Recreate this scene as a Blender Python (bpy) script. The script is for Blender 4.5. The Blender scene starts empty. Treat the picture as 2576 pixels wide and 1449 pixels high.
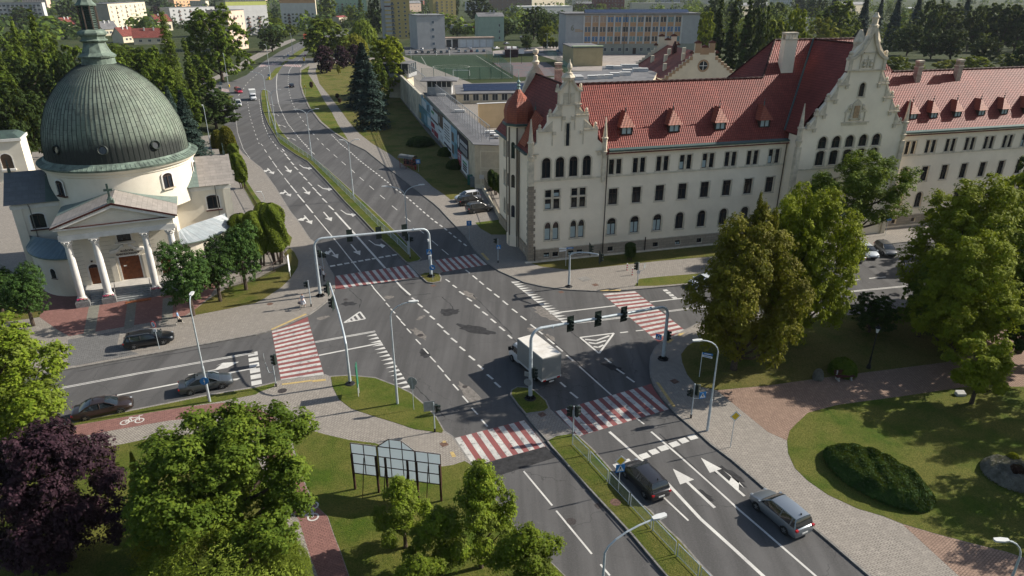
import bpy, bmesh, math, random
import numpy as np
from mathutils import Vector, Matrix
rad = math.radians
S = bpy.context.scene
C = S.collection
# ------------------------------------------------ camera, sky, sun, exposure
CAM_H, FPX, PW, PH, PITCH = 35.0, 1717.0, 2576.0, 1449.0, rad(23.67)
cd = bpy.data.cameras.new('camera'); cam = bpy.data.objects.new('camera', cd); C.objects.link(cam)
cam.location = (0, 0, CAM_H); cam.rotation_euler = (rad(90) - PITCH, 0, 0)
cd.sensor_width = 36; cd.lens = 36 * FPX / PW; cd.clip_start = .5; cd.clip_end = 6000
S.camera = cam
SUN_AZ, SUN_EL = rad(17.5), rad(32)          # sun seen from the ground: azimuth from +x, elevation
W = bpy.data.worlds.new('World'); S.world = W; W.use_nodes = True
wn = W.node_tree.nodes; wl = W.node_tree.links
sky = wn.new('ShaderNodeTexSky'); sky.sky_type = 'NISHITA'; sky.sun_disc = False
sky.sun_elevation = SUN_EL; sky.sun_rotation = rad(90) - SUN_AZ
sky.air_density = 1.2; sky.dust_density = 1.5
wn['Background'].inputs[1].default_value = .078
wl.new(sky.outputs[0], wn['Background'].inputs[0])
ld = bpy.data.lights.new('sun', 'SUN'); ld.energy = 5.0; ld.angle = rad(.5); ld.color = (1, .93, .82)
sun = bpy.data.objects.new('sun', ld); C.objects.link(sun)
sd = Vector((math.cos(SUN_EL) * math.cos(SUN_AZ), math.cos(SUN_EL) * math.sin(SUN_AZ), math.sin(SUN_EL)))
sun.rotation_euler = sd.to_track_quat('Z', 'Y').to_euler(); sun.location = sd * 200
S.view_settings.view_transform = 'Standard'; S.view_settings.look = 'None'
S.view_settings.exposure = .7; S.view_settings.gamma = 1
# ------------------------------------------------ coordinates
CP, SP = math.cos(PITCH), math.sin(PITCH)
def G(x, y, z=0.0):
    """point of the plane z seen at photo position x, y (2576 x 1449)"""
    dx = x - PW / 2; dy = -(y - PH / 2)
    d = (dx, CP * FPX + SP * dy, -SP * FPX + CP * dy)
    t = (z - CAM_H) / d[2]
    return (d[0] * t, d[1] * t)
def height(bx, by, ty):
    """height of an upright thing whose foot shows at bx, by and its top at ty"""
    X, Y = G(bx, by); lo, hi = 0, 90
    for _ in range(40):
        m = (lo + hi) / 2
        zc = Y * CP - (m - CAM_H) * SP; yc = PH / 2 - FPX * (Y * SP + (m - CAM_H) * CP) / zc
        if yc > ty: lo = m
        else: hi = m
    return lo
# ------------------------------------------------ object helpers
def tag(o, label=None, cat=None, group=None, kind=None):
    for k, v in (('label', label), ('category', cat), ('group', group), ('kind', kind)):
        if v: o[k] = v
    return o
def thing(name, label, cat, loc=(0, 0, 0), rz=0.0, group=None):
    o = bpy.data.objects.new(name, None); C.objects.link(o)
    o.location = (loc[0], loc[1], loc[2] if len(loc) > 2 else 0); o.rotation_euler = (0, 0, rz)
    o.empty_display_size = .3
    return tag(o, label, cat, group)
def dup(o, loc, rz, label=None, group=None, scale=None):
    r = o.copy(); C.objects.link(r); r.location = (loc[0], loc[1], loc[2] if len(loc) > 2 else 0)
    r.rotation_euler = (0, 0, rz)
    if scale: r.scale = scale
    if label: r['label'] = label
    if group: r['group'] = group
    for ch in list(o.children):
        c = ch.copy(); C.objects.link(c); c.parent = r
        for g in ch.children:
            d = g.copy(); C.objects.link(d); d.parent = c
    return r
class MB:
    def __init__(s, M=None):
        s.v = []; s.f = []; s.m = []; s.u = []; s.M = M; s.mi = 0; s.has = False
    def face(s, pts, mi=None, uv=None):
        b = len(s.v)
        for p in pts:
            if s.M is not None: p = s.M @ Vector(p)
            s.v.append((p[0], p[1], p[2]))
        s.f.append(list(range(b, b + len(pts)))); s.m.append(s.mi if mi is None else mi)
        s.u.append(uv); s.has = s.has or uv is not None
    def box(s, x0, y0, z0, x1, y1, z1, mi=None):
        a = [(x0,y0,z0),(x1,y0,z0),(x1,y1,z0),(x0,y1,z0),(x0,y0,z1),(x1,y0,z1),(x1,y1,z1),(x0,y1,z1)]
        for q in ((3,2,1,0),(4,5,6,7),(0,1,5,4),(1,2,6,5),(2,3,7,6),(3,0,4,7)): s.face([a[i] for i in q], mi)
    def prism(s, poly, z0, z1, mi=None, mtop=None, bottom=True):
        n = len(poly)
        s.face([(p[0], p[1], z1) for p in poly], mtop if mtop is not None else mi)
        if bottom: s.face([(p[0], p[1], z0) for p in reversed(poly)], mi)
        for i in range(n):
            a, b = poly[i], poly[(i + 1) % n]
            s.face([(a[0],a[1],z0),(b[0],b[1],z0),(b[0],b[1],z1),(a[0],a[1],z1)], mi)
    def vprism(s, poly, y0, y1, mi=None):
        """outline in x, z given depth from y0 to y1"""
        n = len(poly)
        s.face([(p[0], y0, p[1]) for p in poly], mi); s.face([(p[0], y1, p[1]) for p in reversed(poly)], mi)
        for i in range(n):
            a, b = poly[i], poly[(i + 1) % n]
            s.face([(a[0],y0,a[1]),(a[0],y1,a[1]),(b[0],y1,b[1]),(b[0],y0,b[1])], mi)
    def lathe(s, prof, n=16, cx=0, cy=0, mi=None, a0=0.0, uv=False, cap=True):
        for i in range(len(prof) - 1):
            (r0, z0), (r1, z1) = prof[i], prof[i + 1]
            for k in range(n):
                a, b = a0 + 2*math.pi*k/n, a0 + 2*math.pi*(k+1)/n
                ca, sa, cb, sb = math.cos(a), math.sin(a), math.cos(b), math.sin(b)
                p = [(cx+r0*ca,cy+r0*sa,z0),(cx+r0*cb,cy+r0*sb,z0),(cx+r1*cb,cy+r1*sb,z1),(cx+r1*ca,cy+r1*sa,z1)]
                u = [(k/n,z0),((k+1)/n,z0),((k+1)/n,z1),(k/n,z1)] if uv else None
                if r1 < 1e-4: p = p[:3]; u = u[:3] if u else None
                elif r0 < 1e-4: p = [p[0], p[2], p[3]]; u = [u[0], u[2], u[3]] if u else None
                s.face(p, mi, u)
        if cap:
            for (r, z) in (prof[0], prof[-1]):
                if r > 1e-4: s.face([(cx+r*math.cos(a0+2*math.pi*k/n), cy+r*math.sin(a0+2*math.pi*k/n), z) for k in range(n)], mi)
    def cyl(s, x, y, z0, z1, r0, r1=None, n=10, mi=None):
        s.lathe([(r0, z0), (r0 if r1 is None else r1, z1)], n, x, y, mi)
    def tube(s, pts, r, n=8, mi=None, cap=True):
        pts = [Vector(p) for p in pts]; rs = r if isinstance(r, (list, tuple)) else [r] * len(pts)
        rings = []; ref = None
        for i, p in enumerate(pts):
            d = (pts[min(i+1, len(pts)-1)] - pts[max(i-1, 0)]).normalized()
            if ref is None: ref = Vector((0,0,1)) if abs(d.z) < .9 else Vector((1,0,0))
            a = d.cross(ref).normalized(); b = d.cross(a).normalized(); ref = a.cross(d).normalized()
            rings.append([p + (a*math.cos(2*math.pi*k/n) + b*math.sin(2*math.pi*k/n))*rs[i] for k in range(n)])
        for i in range(len(rings)-1):
            for k in range(n):
                s.face([rings[i][k], rings[i][(k+1)%n], rings[i+1][(k+1)%n], rings[i+1][k]], mi)
        if cap: s.face(rings[0][::-1], mi); s.face(rings[-1], mi)
    def build(s, name, mats, parent=None, smooth=False, merge=False, loc=None):
        me = bpy.data.meshes.new(name); me.from_pydata(s.v, [], s.f)
        if not isinstance(mats, (list, tuple)): mats = [mats]
        for m in mats: me.materials.append(m)
        if s.has:
            uvl = me.uv_layers.new(name='UVMap'); k = 0; arr = []
            for f, u in zip(s.f, s.u):
                for i in range(len(f)): arr += list(u[i]) if u else [0.0, 0.0]
            uvl.data.foreach_set('uv', arr)
        if len(mats) > 1: me.polygons.foreach_set('material_index', s.m)
        if merge or smooth:
            bm = bmesh.new(); bm.from_mesh(me); bmesh.ops.remove_doubles(bm, verts=bm.verts, dist=.0008)
            bmesh.ops.recalc_face_normals(bm, faces=bm.faces); bm.to_mesh(me); bm.free()
        if smooth:
            me.polygons.foreach_set('use_smooth', [True] * len(me.polygons))
            if smooth != 'all': me.set_sharp_from_angle(angle=rad(38))
        me.update()
        o = bpy.data.objects.new(name, me); C.objects.link(o)
        if parent: o.parent = parent
        if loc: o.location = loc
        return o
def RZ(a, x=0, y=0, z=0): return Matrix.Translation((x, y, z)) @ Matrix.Rotation(a, 4, 'Z')
# ------------------------------------------------ materials
MC = {}
def nt(name):
    m = bpy.data.materials.new(name); m.use_nodes = True
    return m, m.node_tree.nodes, m.node_tree.links, m.node_tree.nodes['Principled BSDF']
def mix(n, l, fac, a, b, mode='MIX'):
    x = n.new('ShaderNodeMix'); x.data_type = 'RGBA'; x.blend_type = mode
    for k, val in ((0, fac), (6, a), (7, b)):
        if hasattr(val, 'is_output') or hasattr(val, 'links'): l.new(val, x.inputs[k])
        elif isinstance(val, (int, float)): x.inputs[k].default_value = val
        else: x.inputs[k].default_value = (*val, 1)
    return x.outputs[2]
def noise(n, l, vec, scale, detail=4, rough=.6):
    x = n.new('ShaderNodeTexNoise'); x.inputs['Scale'].default_value = scale
    x.inputs['Detail'].default_value = detail; x.inputs['Roughness'].default_value = rough
    l.new(vec, x.inputs['Vector']); return x.outputs[0]
def ramp(n, l, src, lo, hi):
    x = n.new('ShaderNodeMapRange'); x.inputs[1].default_value = lo; x.inputs[2].default_value = hi
    l.new(src, x.inputs[0]); return x.outputs[0]
def bump(n, l, b, h, strength, dist=.05):
    x = n.new('ShaderNodeBump'); x.inputs['Strength'].default_value = strength; x.inputs['Distance'].default_value = dist
    l.new(h, x.inputs['Height']); l.new(x.outputs[0], b.inputs['Normal'])
def coords(n): return n.new('ShaderNodeTexCoord')
def mat(name, col, rough=.8, var=.12, scale=1.5, metal=0, spec=.3, bmp=0, bscale=20, col2=None, coat=0):
    if name in MC: return MC[name]
    m, n, l, b = nt(name); tc = coords(n).outputs['Object']
    c2 = col2 or tuple(max(0, c * (1 - 2 * var)) for c in col); c1 = tuple(min(1, c * (1 + var)) for c in col)
    if var > 0 or col2:
        f = noise(n, l, tc, scale, 5, .65)
        l.new(mix(n, l, ramp(n, l, f, .32, .68), c1, c2), b.inputs['Base Color'])
    else: b.inputs['Base Color'].default_value = (*col, 1)
    b.inputs['Roughness'].default_value = rough; b.inputs['Metallic'].default_value = metal
    b.inputs['Specular IOR Level'].default_value = spec; b.inputs['Coat Weight'].default_value = coat
    if bmp: bump(n, l, b, noise(n, l, tc, bscale, 3), bmp)
    MC[name] = m; return m
def mat_asphalt(name, base, streak=.34):
    m, n, l, b = nt(name); tc = coords(n).outputs['Object']
    mp = n.new('ShaderNodeMapping'); mp.inputs['Rotation'].default_value = (0, 0, rad(-32)); mp.inputs['Scale'].default_value = (.7, .035, 1)
    l.new(tc, mp.inputs[0])
    f1 = noise(n, l, tc, .12, 5, .6); f2 = noise(n, l, mp.outputs[0], 1.0, 4, .6); f3 = noise(n, l, tc, 9, 4, .8)
    c = mix(n, l, ramp(n, l, f1, .3, .7), tuple(x*1.15 for x in base), tuple(x*.8 for x in base))
    c = mix(n, l, ramp(n, l, f2, .4, .62), c, tuple(x*(1-streak) for x in base))
    f4 = noise(n, l, tc, .9, 6, .75); c = mix(n, l, ramp(n, l, f4, .55, .8), c, tuple(x*.62 for x in base)); c = mix(n, l, ramp(n, l, f4, .4, .22), c, tuple(x*1.3 for x in base))
    x = n.new('ShaderNodeMath'); x.operation = 'MULTIPLY'; x.inputs[1].default_value = .55
    l.new(ramp(n, l, f3, .45, .75), x.inputs[0])
    c = mix(n, l, x.outputs[0], c, tuple(v*1.35 for v in base))
    v = n.new('ShaderNodeTexVoronoi'); v.feature = 'DISTANCE_TO_EDGE'; v.inputs['Scale'].default_value = .09; v.inputs['Randomness'].default_value = 1
    wv = n.new('ShaderNodeVectorMath'); wv.operation = 'ADD'; nz = n.new('ShaderNodeTexNoise'); nz.inputs['Scale'].default_value = .8; nz.inputs['Detail'].default_value = 5
    l.new(tc, nz.inputs['Vector']); sc = n.new('ShaderNodeVectorMath'); sc.operation = 'SCALE'; sc.inputs[3].default_value = 1.6
    l.new(nz.outputs[1], sc.inputs[0]); l.new(tc, wv.inputs[0]); l.new(sc.outputs[0], wv.inputs[1]); l.new(wv.outputs[0], v.inputs['Vector'])
    c = mix(n, l, ramp(n, l, v.outputs[0], .0035, .0), c, tuple(x*.55 for x in base))
    l.new(c, b.inputs['Base Color']); b.inputs['Roughness'].default_value = .88; b.inputs['Specular IOR Level'].default_value = .25
    bump(n, l, b, noise(n, l, tc, 25, 3), .35, .03)
    MC[name] = m; return m
def mat_pave(name, c1, c2, rot, bw=.42, bh=.22, mortar=.028, mcol=None, dirt=.3):
    m, n, l, b = nt(name); tc = coords(n).outputs['Object']
    mp = n.new('ShaderNodeMapping'); mp.inputs['Rotation'].default_value = (0, 0, rot); l.new(tc, mp.inputs[0])
    br = n.new('ShaderNodeTexBrick'); l.new(mp.outputs[0], br.inputs['Vector'])
    br.inputs['Scale'].default_value = 1; br.inputs['Brick Width'].default_value = bw; br.inputs['Row Height'].default_value = bh
    br.inputs['Mortar Size'].default_value = mortar; br.inputs['Color1'].default_value = (*c1, 1); br.inputs['Color2'].default_value = (*c2, 1)
    br.inputs['Mortar'].default_value = (*(mcol or tuple(x*.45 for x in c1)), 1)
    d = noise(n, l, tc, .35, 6, .7); c = mix(n, l, ramp(n, l, d, .42, .78), br.outputs[0], tuple(x*(1-dirt) for x in c1))
    d2 = noise(n, l, tc, 3, 4, .7); c = mix(n, l, ramp(n, l, d2, .5, .9), c, tuple(min(1, x*1.2) for x in c1))
    l.new(c, b.inputs['Base Color']); b.inputs['Roughness'].default_value = .9; b.inputs['Specular IOR Level'].default_value = .2
    bump(n, l, b, br.outputs[1], -.4, .02); MC[name] = m; return m
def mat_grass(name, g1, g2, dry, dryamt=.5, sc=1.0):
    m, n, l, b = nt(name); tc = coords(n).outputs['Object']
    a = noise(n, l, tc, .22*sc, 6, .65); f = noise(n, l, tc, 2.2*sc, 5, .75); h = noise(n, l, tc, 11*sc, 4, .8)
    c = mix(n, l, ramp(n, l, f, .35, .65), g1, g2); c = mix(n, l, ramp(n, l, a, 1 - dryamt, 1.2 - dryamt), c, dry)
    c = mix(n, l, ramp(n, l, h, .35, .7), c, tuple(x*.5 for x in g1))
    l.new(c, b.inputs['Base Color']); b.inputs['Roughness'].default_value = .95; b.inputs['Specular IOR Level'].default_value = .1
    bump(n, l, b, h, 1.0, .14); MC[name] = m; return m
A_ROAD = mat_asphalt('asphalt', (.088, .086, .085)); A_FAR = mat_asphalt('asphalt_pale', (.1, .099, .099), .15)
P_GREY = mat_pave('paving_grey', (.27, .245, .215), (.23, .21, .185), rad(-28), .34, .18)
P_WARM = mat_pave('paving_warm_grey', (.29, .262, .228), (.24, .217, .19), rad(37), .34, .18)
P_RED = mat_pave('paving_red', (.25, .13, .112), (.2, .105, .092), rad(-24), .3, .15)
P_BAND = mat_pave('paving_band', (.22, .215, .18), (.18, .175, .15), rad(-24), .3, .15)
P_BROWN = mat_pave('paving_brown', (.27, .185, .14), (.215, .145, .112), rad(-35), .3, .16)
P_DARK = mat_pave('paving_dark', (.15, .148, .145), (.13, .128, .125), rad(-24))
GR = mat_grass('grass', (.06, .108, .012), (.1, .145, .018), (.19, .175, .045), .64)
GR_DRY = mat_grass('grass_dry', (.07, .098, .014), (.105, .13, .022), (.2, .165, .055), .66)
GR_FAR = mat_grass('grass_far', (.035, .05, .018), (.055, .07, .024), (.1, .095, .05), .5, .3)
KERB = mat('kerb_stone', (.2, .19, .175), .9, .2, 3, bmp=.3)
def mat_worn(name, c1, c2, bare, amt):
    m, n, l, b = nt(name); tc = coords(n).outputs['Object']; c = mix(n, l, ramp(n, l, noise(n, l, tc, .5, 4), .35, .65), c1, c2)
    c = mix(n, l, ramp(n, l, noise(n, l, tc, 1.6, 9, .82), .62 - amt, .7 - amt*.8), c, bare); c = mix(n, l, ramp(n, l, noise(n, l, tc, 9, 3), .5, .9), c, tuple(x*.7 for x in c2))
    l.new(c, b.inputs['Base Color']); b.inputs['Roughness'].default_value = .85; MC[name] = m; return m
PAINT = mat_worn('road_paint', (.56, .55, .51), (.42, .41, .39), (.17, .165, .16), .045)
PAINT_OLD = mat_worn('road_paint_worn', (.5, .49, .455), (.34, .335, .32), (.13, .125, .12), .105)
RED_MARK = mat_worn('red_marking', (.23, .065, .06), (.17, .052, .05), (.1, .068, .065), .08)
YEL_TAC = mat('tactile_yellow', (.42, .31, .13), .85, .15, 4)
# ------------------------------------------------ ground, roads, pavements
def struct(name, mb, mats, **k):
    o = mb.build(name, mats, **k); o['kind'] = 'structure'; return o
def flat(poly, z, m, name):
    mb = MB(); mb.face([(*G(x, y, z), z) for x, y in poly]); return struct(name, mb, m)
def inset(P, d):
    n = len(P); ar = sum(P[i][0]*P[(i+1)%n][1] - P[(i+1)%n][0]*P[i][1] for i in range(n)); sg = 1 if ar > 0 else -1
    out = []
    for i in range(n):
        a, p, b = P[i-1], P[i], P[(i+1)%n]
        e1 = Vector((p[0]-a[0], p[1]-a[1])); e2 = Vector((b[0]-p[0], b[1]-p[1]))
        if e1.length < 1e-6 or e2.length < 1e-6: out.append(p); continue
        e1.normalize(); e2.normalize()
        n1 = Vector((-e1.y, e1.x))*sg; n2 = Vector((-e2.y, e2.x))*sg; m = n1+n2
        if m.length < .3: out.append(p); continue
        m.normalize(); k = d/max(.5, m.dot(n1)); out.append((p[0]+m.x*k, p[1]+m.y*k))
    return out
def area(name, poly, m, top=.12, z0=-.3, kerb=.16):
    P = [G(x, y) for x, y in poly]
    mb = MB(); mb.prism(P, z0, top, 0, 0, False)
    if kerb:
        Q = inset(P, kerb); mb.face([(p[0], p[1], top + .005) for p in Q], 1)
        return struct(name, mb, [KERB, m])
    return struct(name, mb, m)
mb = MB(); mb.face([(-3000, 10, -.06), (3000, 10, -.06), (3000, 4500, -.06), (-3000, 4500, -.06)])
struct('ground', mb, GR_FAR)
NK = [(754,175),(754,212),(761,237),(776,270),(804,307),(834,332),(879,360),(919,379),(969,419),(1019,457),(1069,497),(1089,512),(1106,527),(1124,547),(1169,594),(1194,632),(1224,662),(1256,684),(1288,698),(1318,712),(1363,722),(1418,730),(1513,735),(1594,730),(1651,725),(1748,716),(1900,698),(2100,665),(2115,630),(2260,612),(2750,565)]
WK = [(597,367),(612,387),(644,412),(659,424),(694,472),(731,532),(751,557),(781,602),(794,612),(816,644),(829,674),(841,694),(844,724),(836,744),(824,759),(799,779),(779,793),(684,833),(644,844),(375,894),(195,926.5),(-80,976)]
SK = [(-80,1116),(180,1064),(325,1034),(525,994),(644,974),(694,962),(707,958),(819,944),(829,948),(879,945),(944,951),(994,970),(1034,989),(1069,1019),(1099,1051),(1119,1086),(1142,1101),(1189,1171),(1221,1206),(1244,1251),(1264,1281),(1303,1336),(1340,1370),(1420,1449),(1470,1500)]
EK = [(2700,715),(2290,748),(2140,772),(1990,785),(1850,795),(1753,815),(1720,832),(1695,846),(1668,859),(1648,874),(1635,899),(1633,924),(1635,949),(1645,974),(1663,1001),(1700,1044),(1750,1086),(1788,1121),(1838,1158),(1888,1201),(1928,1236),(2029,1318),(2082,1363),(2132,1406),(2182,1449),(2245,1500)]
flat([(545,262),(560,300),(585,380),(635,425),(685,490),(720,550),(770,620),(800,660),(815,700),(815,745),(790,770),(760,795),(690,815),(644,830),(375,880),(195,915),(-80,962),(-80,1130),(180,1075),(325,1045),(525,1004),(644,985),(690,975),(760,1000),(900,1040),(1000,1070),(1080,1100),(1180,1200),(1260,1310),(1350,1400),(1450,1500),
      (2260,1500),(2120,1375),(2029,1300),(1950,1230),(1880,1170),(1800,1110),(1740,1050),(1690,990),(1660,940),(1660,890),(1700,855),(1760,825),(1850,805),(2000,795),(2140,785),(2300,757),(2750,715),(2750,550),(2260,600),(2105,622),(2090,655),(1900,690),(1748,708),(1651,717),(1594,722),(1513,727),(1418,722),(1370,716),(1318,704),(1288,690),(1256,676),(1224,654),(1194,624),(1169,586),(1124,539),(1106,519),(1089,504),(1069,489),(1019,449),(969,411),(919,371),(881,354),(834,326),(804,299),(785,262)], 0, A_ROAD, 'road')
flat([(545,261.8),(570,250),(540,240),(480,228),(480,208),(545,208),(582,205),(620,189),(644,170),(659,158),(701,131),(746,109),(770,99),(820,85),(860,76),(880,84),(800,112),(779,130),(757,147),(870,145),(880,158),(770,170),(760,212),(768,240),(785,261.8)], 0, A_FAR, 'road')
area('pavement', WK + [(-80,400),(540,340),(570,350)], P_GREY)
area('pavement', SK + [(-80,1500)], P_WARM)
area('pavement', EK + [(2900,1500)], P_WARM)
area('pavement', NK + [(2750,350),(2200,260),(1250,235),(1010,140),(779,158)], P_GREY)
L = .135
def lawn(poly, m=GR, top=L, name='lawn', z0=.05): return area(name, poly, m, top, z0, 0)
lawn([(100,800),(30,690),(180,700),(400,650),(560,700),(530,745),(492,780),(465,797),(400,810),(310,825),(175,848),(150,835)], P_RED, .13, 'plaza')
for q in ([(226,42),(252,41),(240,117),(210,122)], [(322,32),(345,30),(337,101),(312,108)], [(410,30),(436,25),(435,77),(407,95)]):
    lawn([(x, 724+y) for x, y in q], P_BAND, .1345, 'plaza_band', .1)
lawn([(172,857),(303,834),(295,872),(350,893),(195,922),(172,924)], P_DARK, .13, 'parking_bay')
lawn([(474,799),(487,796),(575,779),(644,764),(669,751),(694,734),(709,724),(731,702),(749,674),(751,657),(741,637),(729,625),(715,640),(727,662),(644,704),(575,725),(530,752),(492,780)], GR_DRY)
lawn([(-80,700),(40,690),(110,760),(100,800),(20,812),(-80,830)], GR_DRY, .14)
lawn([(586,370),(603,405),(620,455),(644,492),(680,540),(735,600),(729,622),(700,600),(640,520),(600,450),(565,395)], GR)
lawn([(-80,1120),(180,1068),(325,1038),(525,998),(644,978),(692,966),(690,976),(655,988),(644,995),(560,1012),(475,1025),(375,1041),(275,1058),(205,1070),(-80,1125)], GR)
lawn([(205,1070.5),(275,1058.5),(375,1041.5),(475,1025.5),(560,1016),(600,1020),(644,1030),(685,1048),(705,1070),(725,1105),(740,1150),(770,1230),(794,1276),(824,1303),(839,1348),(856,1391),(876,1449),(890,1500),(812,1500),(799,1449),(784,1410),(769,1365),(752,1310),(744,1300),(710,1240),(680,1180),(655,1110),(640,1075),(600,1055),(540,1050),(475,1056),(425,1061),(282,1086),(200,1102),(130,1125),(0,1165),(-80,1190),(-80,1126)], P_RED, .13, 'cycle_path')
lawn([(-80,1250),(0,1190),(100,1160),(300,1122),(370,1108),(450,1098),(560,1090),(620,1110),(650,1160),(680,1230),(715,1300),(740,1360),(772,1449),(785,1500),(-80,1500)], GR)
lawn([(892,1500),(878,1449),(858,1391),(841,1348),(826,1303),(797,1276),(773,1230),(748,1160),(735,1110),(784,1086),(819,1096),(879,1110),(944,1118),(1111,1177),(1139,1173),(1169,1163),(1186,1173),(1217,1206),(1240,1251),(1260,1281),(1299,1336),(1336,1370),(1416,1449),(1466,1500)], GR)
lawn([(833,951),(879,948),(943,954),(993,973),(1032,992),(1066,1021),(1096,1053),(1115,1086),(1112,1092),(1044,1083),(994,1066),(944,1051),(884,1031),(853,1007),(837,975)], GR, .15)
lawn([(1803,985),(1932,973),(2082,952),(2257,930),(2382,914),(2450,870),(2500,840),(2600,810),(2900,800),(2900,900),(2600,975),(2427,976),(2257,1001),(2107,1021),(2032,1041),(2002,1069),(1986,1086),(1979,1111),(1932,1090)], P_BROWN, .13, 'plaza_path')
lawn([(2269,1322),(2407,1449),(2465,1500),(2900,1500),(2700,1440),(2576,1408),(2532,1393),(2432,1368),(2357,1348)], P_BROWN, .13, 'plaza_path')
lawn([(1758,854),(1728,874),(1713,894),(1716,914),(1728,944),(1746,966),(1763,976),(1803,984.5),(1932,972.5),(2082,951.5),(2257,929.5),(2382,913.5),(2450,869),(2500,839),(2700,790),(2900,760),(2700,730),(2400,755),(2290,775),(2140,795),(1990,805),(1850,815),(1790,830)], GR_DRY, .14)
lawn([(1986,1086.5),(2002,1069.5),(2032,1041.5),(2107,1021.5),(2257,1001.5),(2427,976.5),(2600,975.5),(2900,901),(2900,1480),(2700,1439),(2576,1407),(2532,1392),(2432,1367),(2357,1347),(2269,1321),(2219,1301),(2157,1283),(2082,1248),(2032,1213),(1999,1181),(1982,1143),(1979.5,1111)], GR, .14)
lawn([(758,178),(758,212),(765,237),(780,270),(810,307),(840,332),(876,354),(869,342),(851,315),(834,282),(816,255),(794,215),(774,185),(779,166)], GR)
lawn([(799,164),(794,180),(804,212),(829,242),(856,277),(876,305),(904,337),(936,362),(981,389),(1019,419),(1054,439),(1089,472),(1119,492),(1134,504),(1185,494),(1198,480),(1111,375),(1069,327),(1004,244),(1000,180),(1000,145)], GR_DRY)
lawn([(1196,562),(1259,554),(1276,587),(1274,592),(1236,592),(1209,577)], GR)
lawn([(1338,665),(1363,673),(1433,681),(1513,674),(1663,658),(1785,648),(1960,630),(1960,606),(1785,616),(1560,640),(1345,664)], GR_DRY)
lawn([(1596,722),(1608,704),(1663,698),(1763,690),(1830,683),(1840,698),(1748,713),(1651,721)], GR)
MS = [(1374,1110),(1388,1128),(1438,1186),(1495,1248),(1540,1296),(1588,1348),(1638,1408),(1672,1449),(1715,1500),(1838,1500),(1790,1449),(1763,1421),(1713,1363),(1678,1331),(1638,1288),(1610,1266),(1533,1178),(1493,1133),(1460,1103),(1458,1098),(1438,1092),(1398,1098)]
area('median_lawn', MS, GR, .14, -.3, .14)
area('refuge_pavement', [(1322,1046),(1383,1030),(1440,1084),(1436,1091),(1397,1097),(1374,1108),(1340,1070)], P_GREY, .1, -.3, .14)
area('median_lawn', [(1285,984),(1300,975),(1322,976),(1345,984),(1375,1010),(1383,1029),(1372,1038),(1322,1045),(1302,1022),(1283,996)], GR, .14, -.3, .14)
area('median_lawn', [(704,362),(744,390),(774,407),(819,454),(869,510),(914,555),(957,602),(994,635),(1022,662),(1034,662),(1054,658),(1061,652),(1034,624),(994,582),(944,534),(894,489),(859,457),(819,422),(784,394),(749,370),(729,356),(706,327),(686,287),(675,250),(674,228),(661,225),(656,237),(659,275),(674,312)], GR, .14, -.3, .14)
area('refuge_pavement', [(1023,663),(1054,659),(1088,652),(1114,684),(1106,689),(1084,685),(1064,688),(1054,693)], P_GREY, .1, -.3, .14)
area('median_lawn', [(1054,694),(1064,689),(1084,686),(1106,690),(1111,700),(1109,710),(1089,714),(1074,712)], GR_DRY, .14, -.3, .14)
area('median_lawn', [(669,202),(682,186),(694,172),(709,167),(700,182),(684,200)], GR, .14, -.3, 0)
area('median_lawn', [(706,163),(716,154),(726,153),(711,164)], GR, .14, -.3, 0)
area('median_lawn', [(721,149),(745,132),(774,115),(777,118),(758,135),(736,149)], GR, .14, -.3, 0)
F2 = .01
flat([(530,206),(575,190),(620,167),(640,152),(700,121),(745,101),(738,97),(690,112),(630,143),(600,160),(560,182),(528,198)], F2, P_GREY, 'path')
flat([(575,253),(589,241),(560,238),(552,246)], F2, GR, 'lawn')
PIT = [(1036,140),(1213,137),(1292,197),(1064,201)]
TURF = mat_grass('turf', (.035, .06, .035), (.04, .068, .04), (.05, .075, .045), .3)
flat(PIT, .02, TURF, 'football_pitch')
flat([(1020,139),(1016,118),(1235,116),(1240,136)], F2, A_FAR, 'parking_ground')
flat([(1236,158),(1372,156),(1430,190),(1300,194)], .02, mat('court_surface', (.1, .06, .06), .9, .3, .2, col2=(.07, .085, .09)), 'sports_court')
flat([(1340,134),(1425,128),(1700,138),(1680,165),(1520,178),(1440,178),(1400,152)], F2, mat('yard_concrete', (.27, .24, .22), .9, .15, .3), 'school_yard')
flat([(1240,128),(1420,112),(1415,126),(1340,133),(1240,140)], F2 + .004, mat('yard_concrete', (.2, .2, .2)), 'path')
flat([(1005,215),(1300,206),(1420,190),(1430,300),(1240,345),(1190,345)], F2, P_DARK, 'prison_yard')
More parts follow.
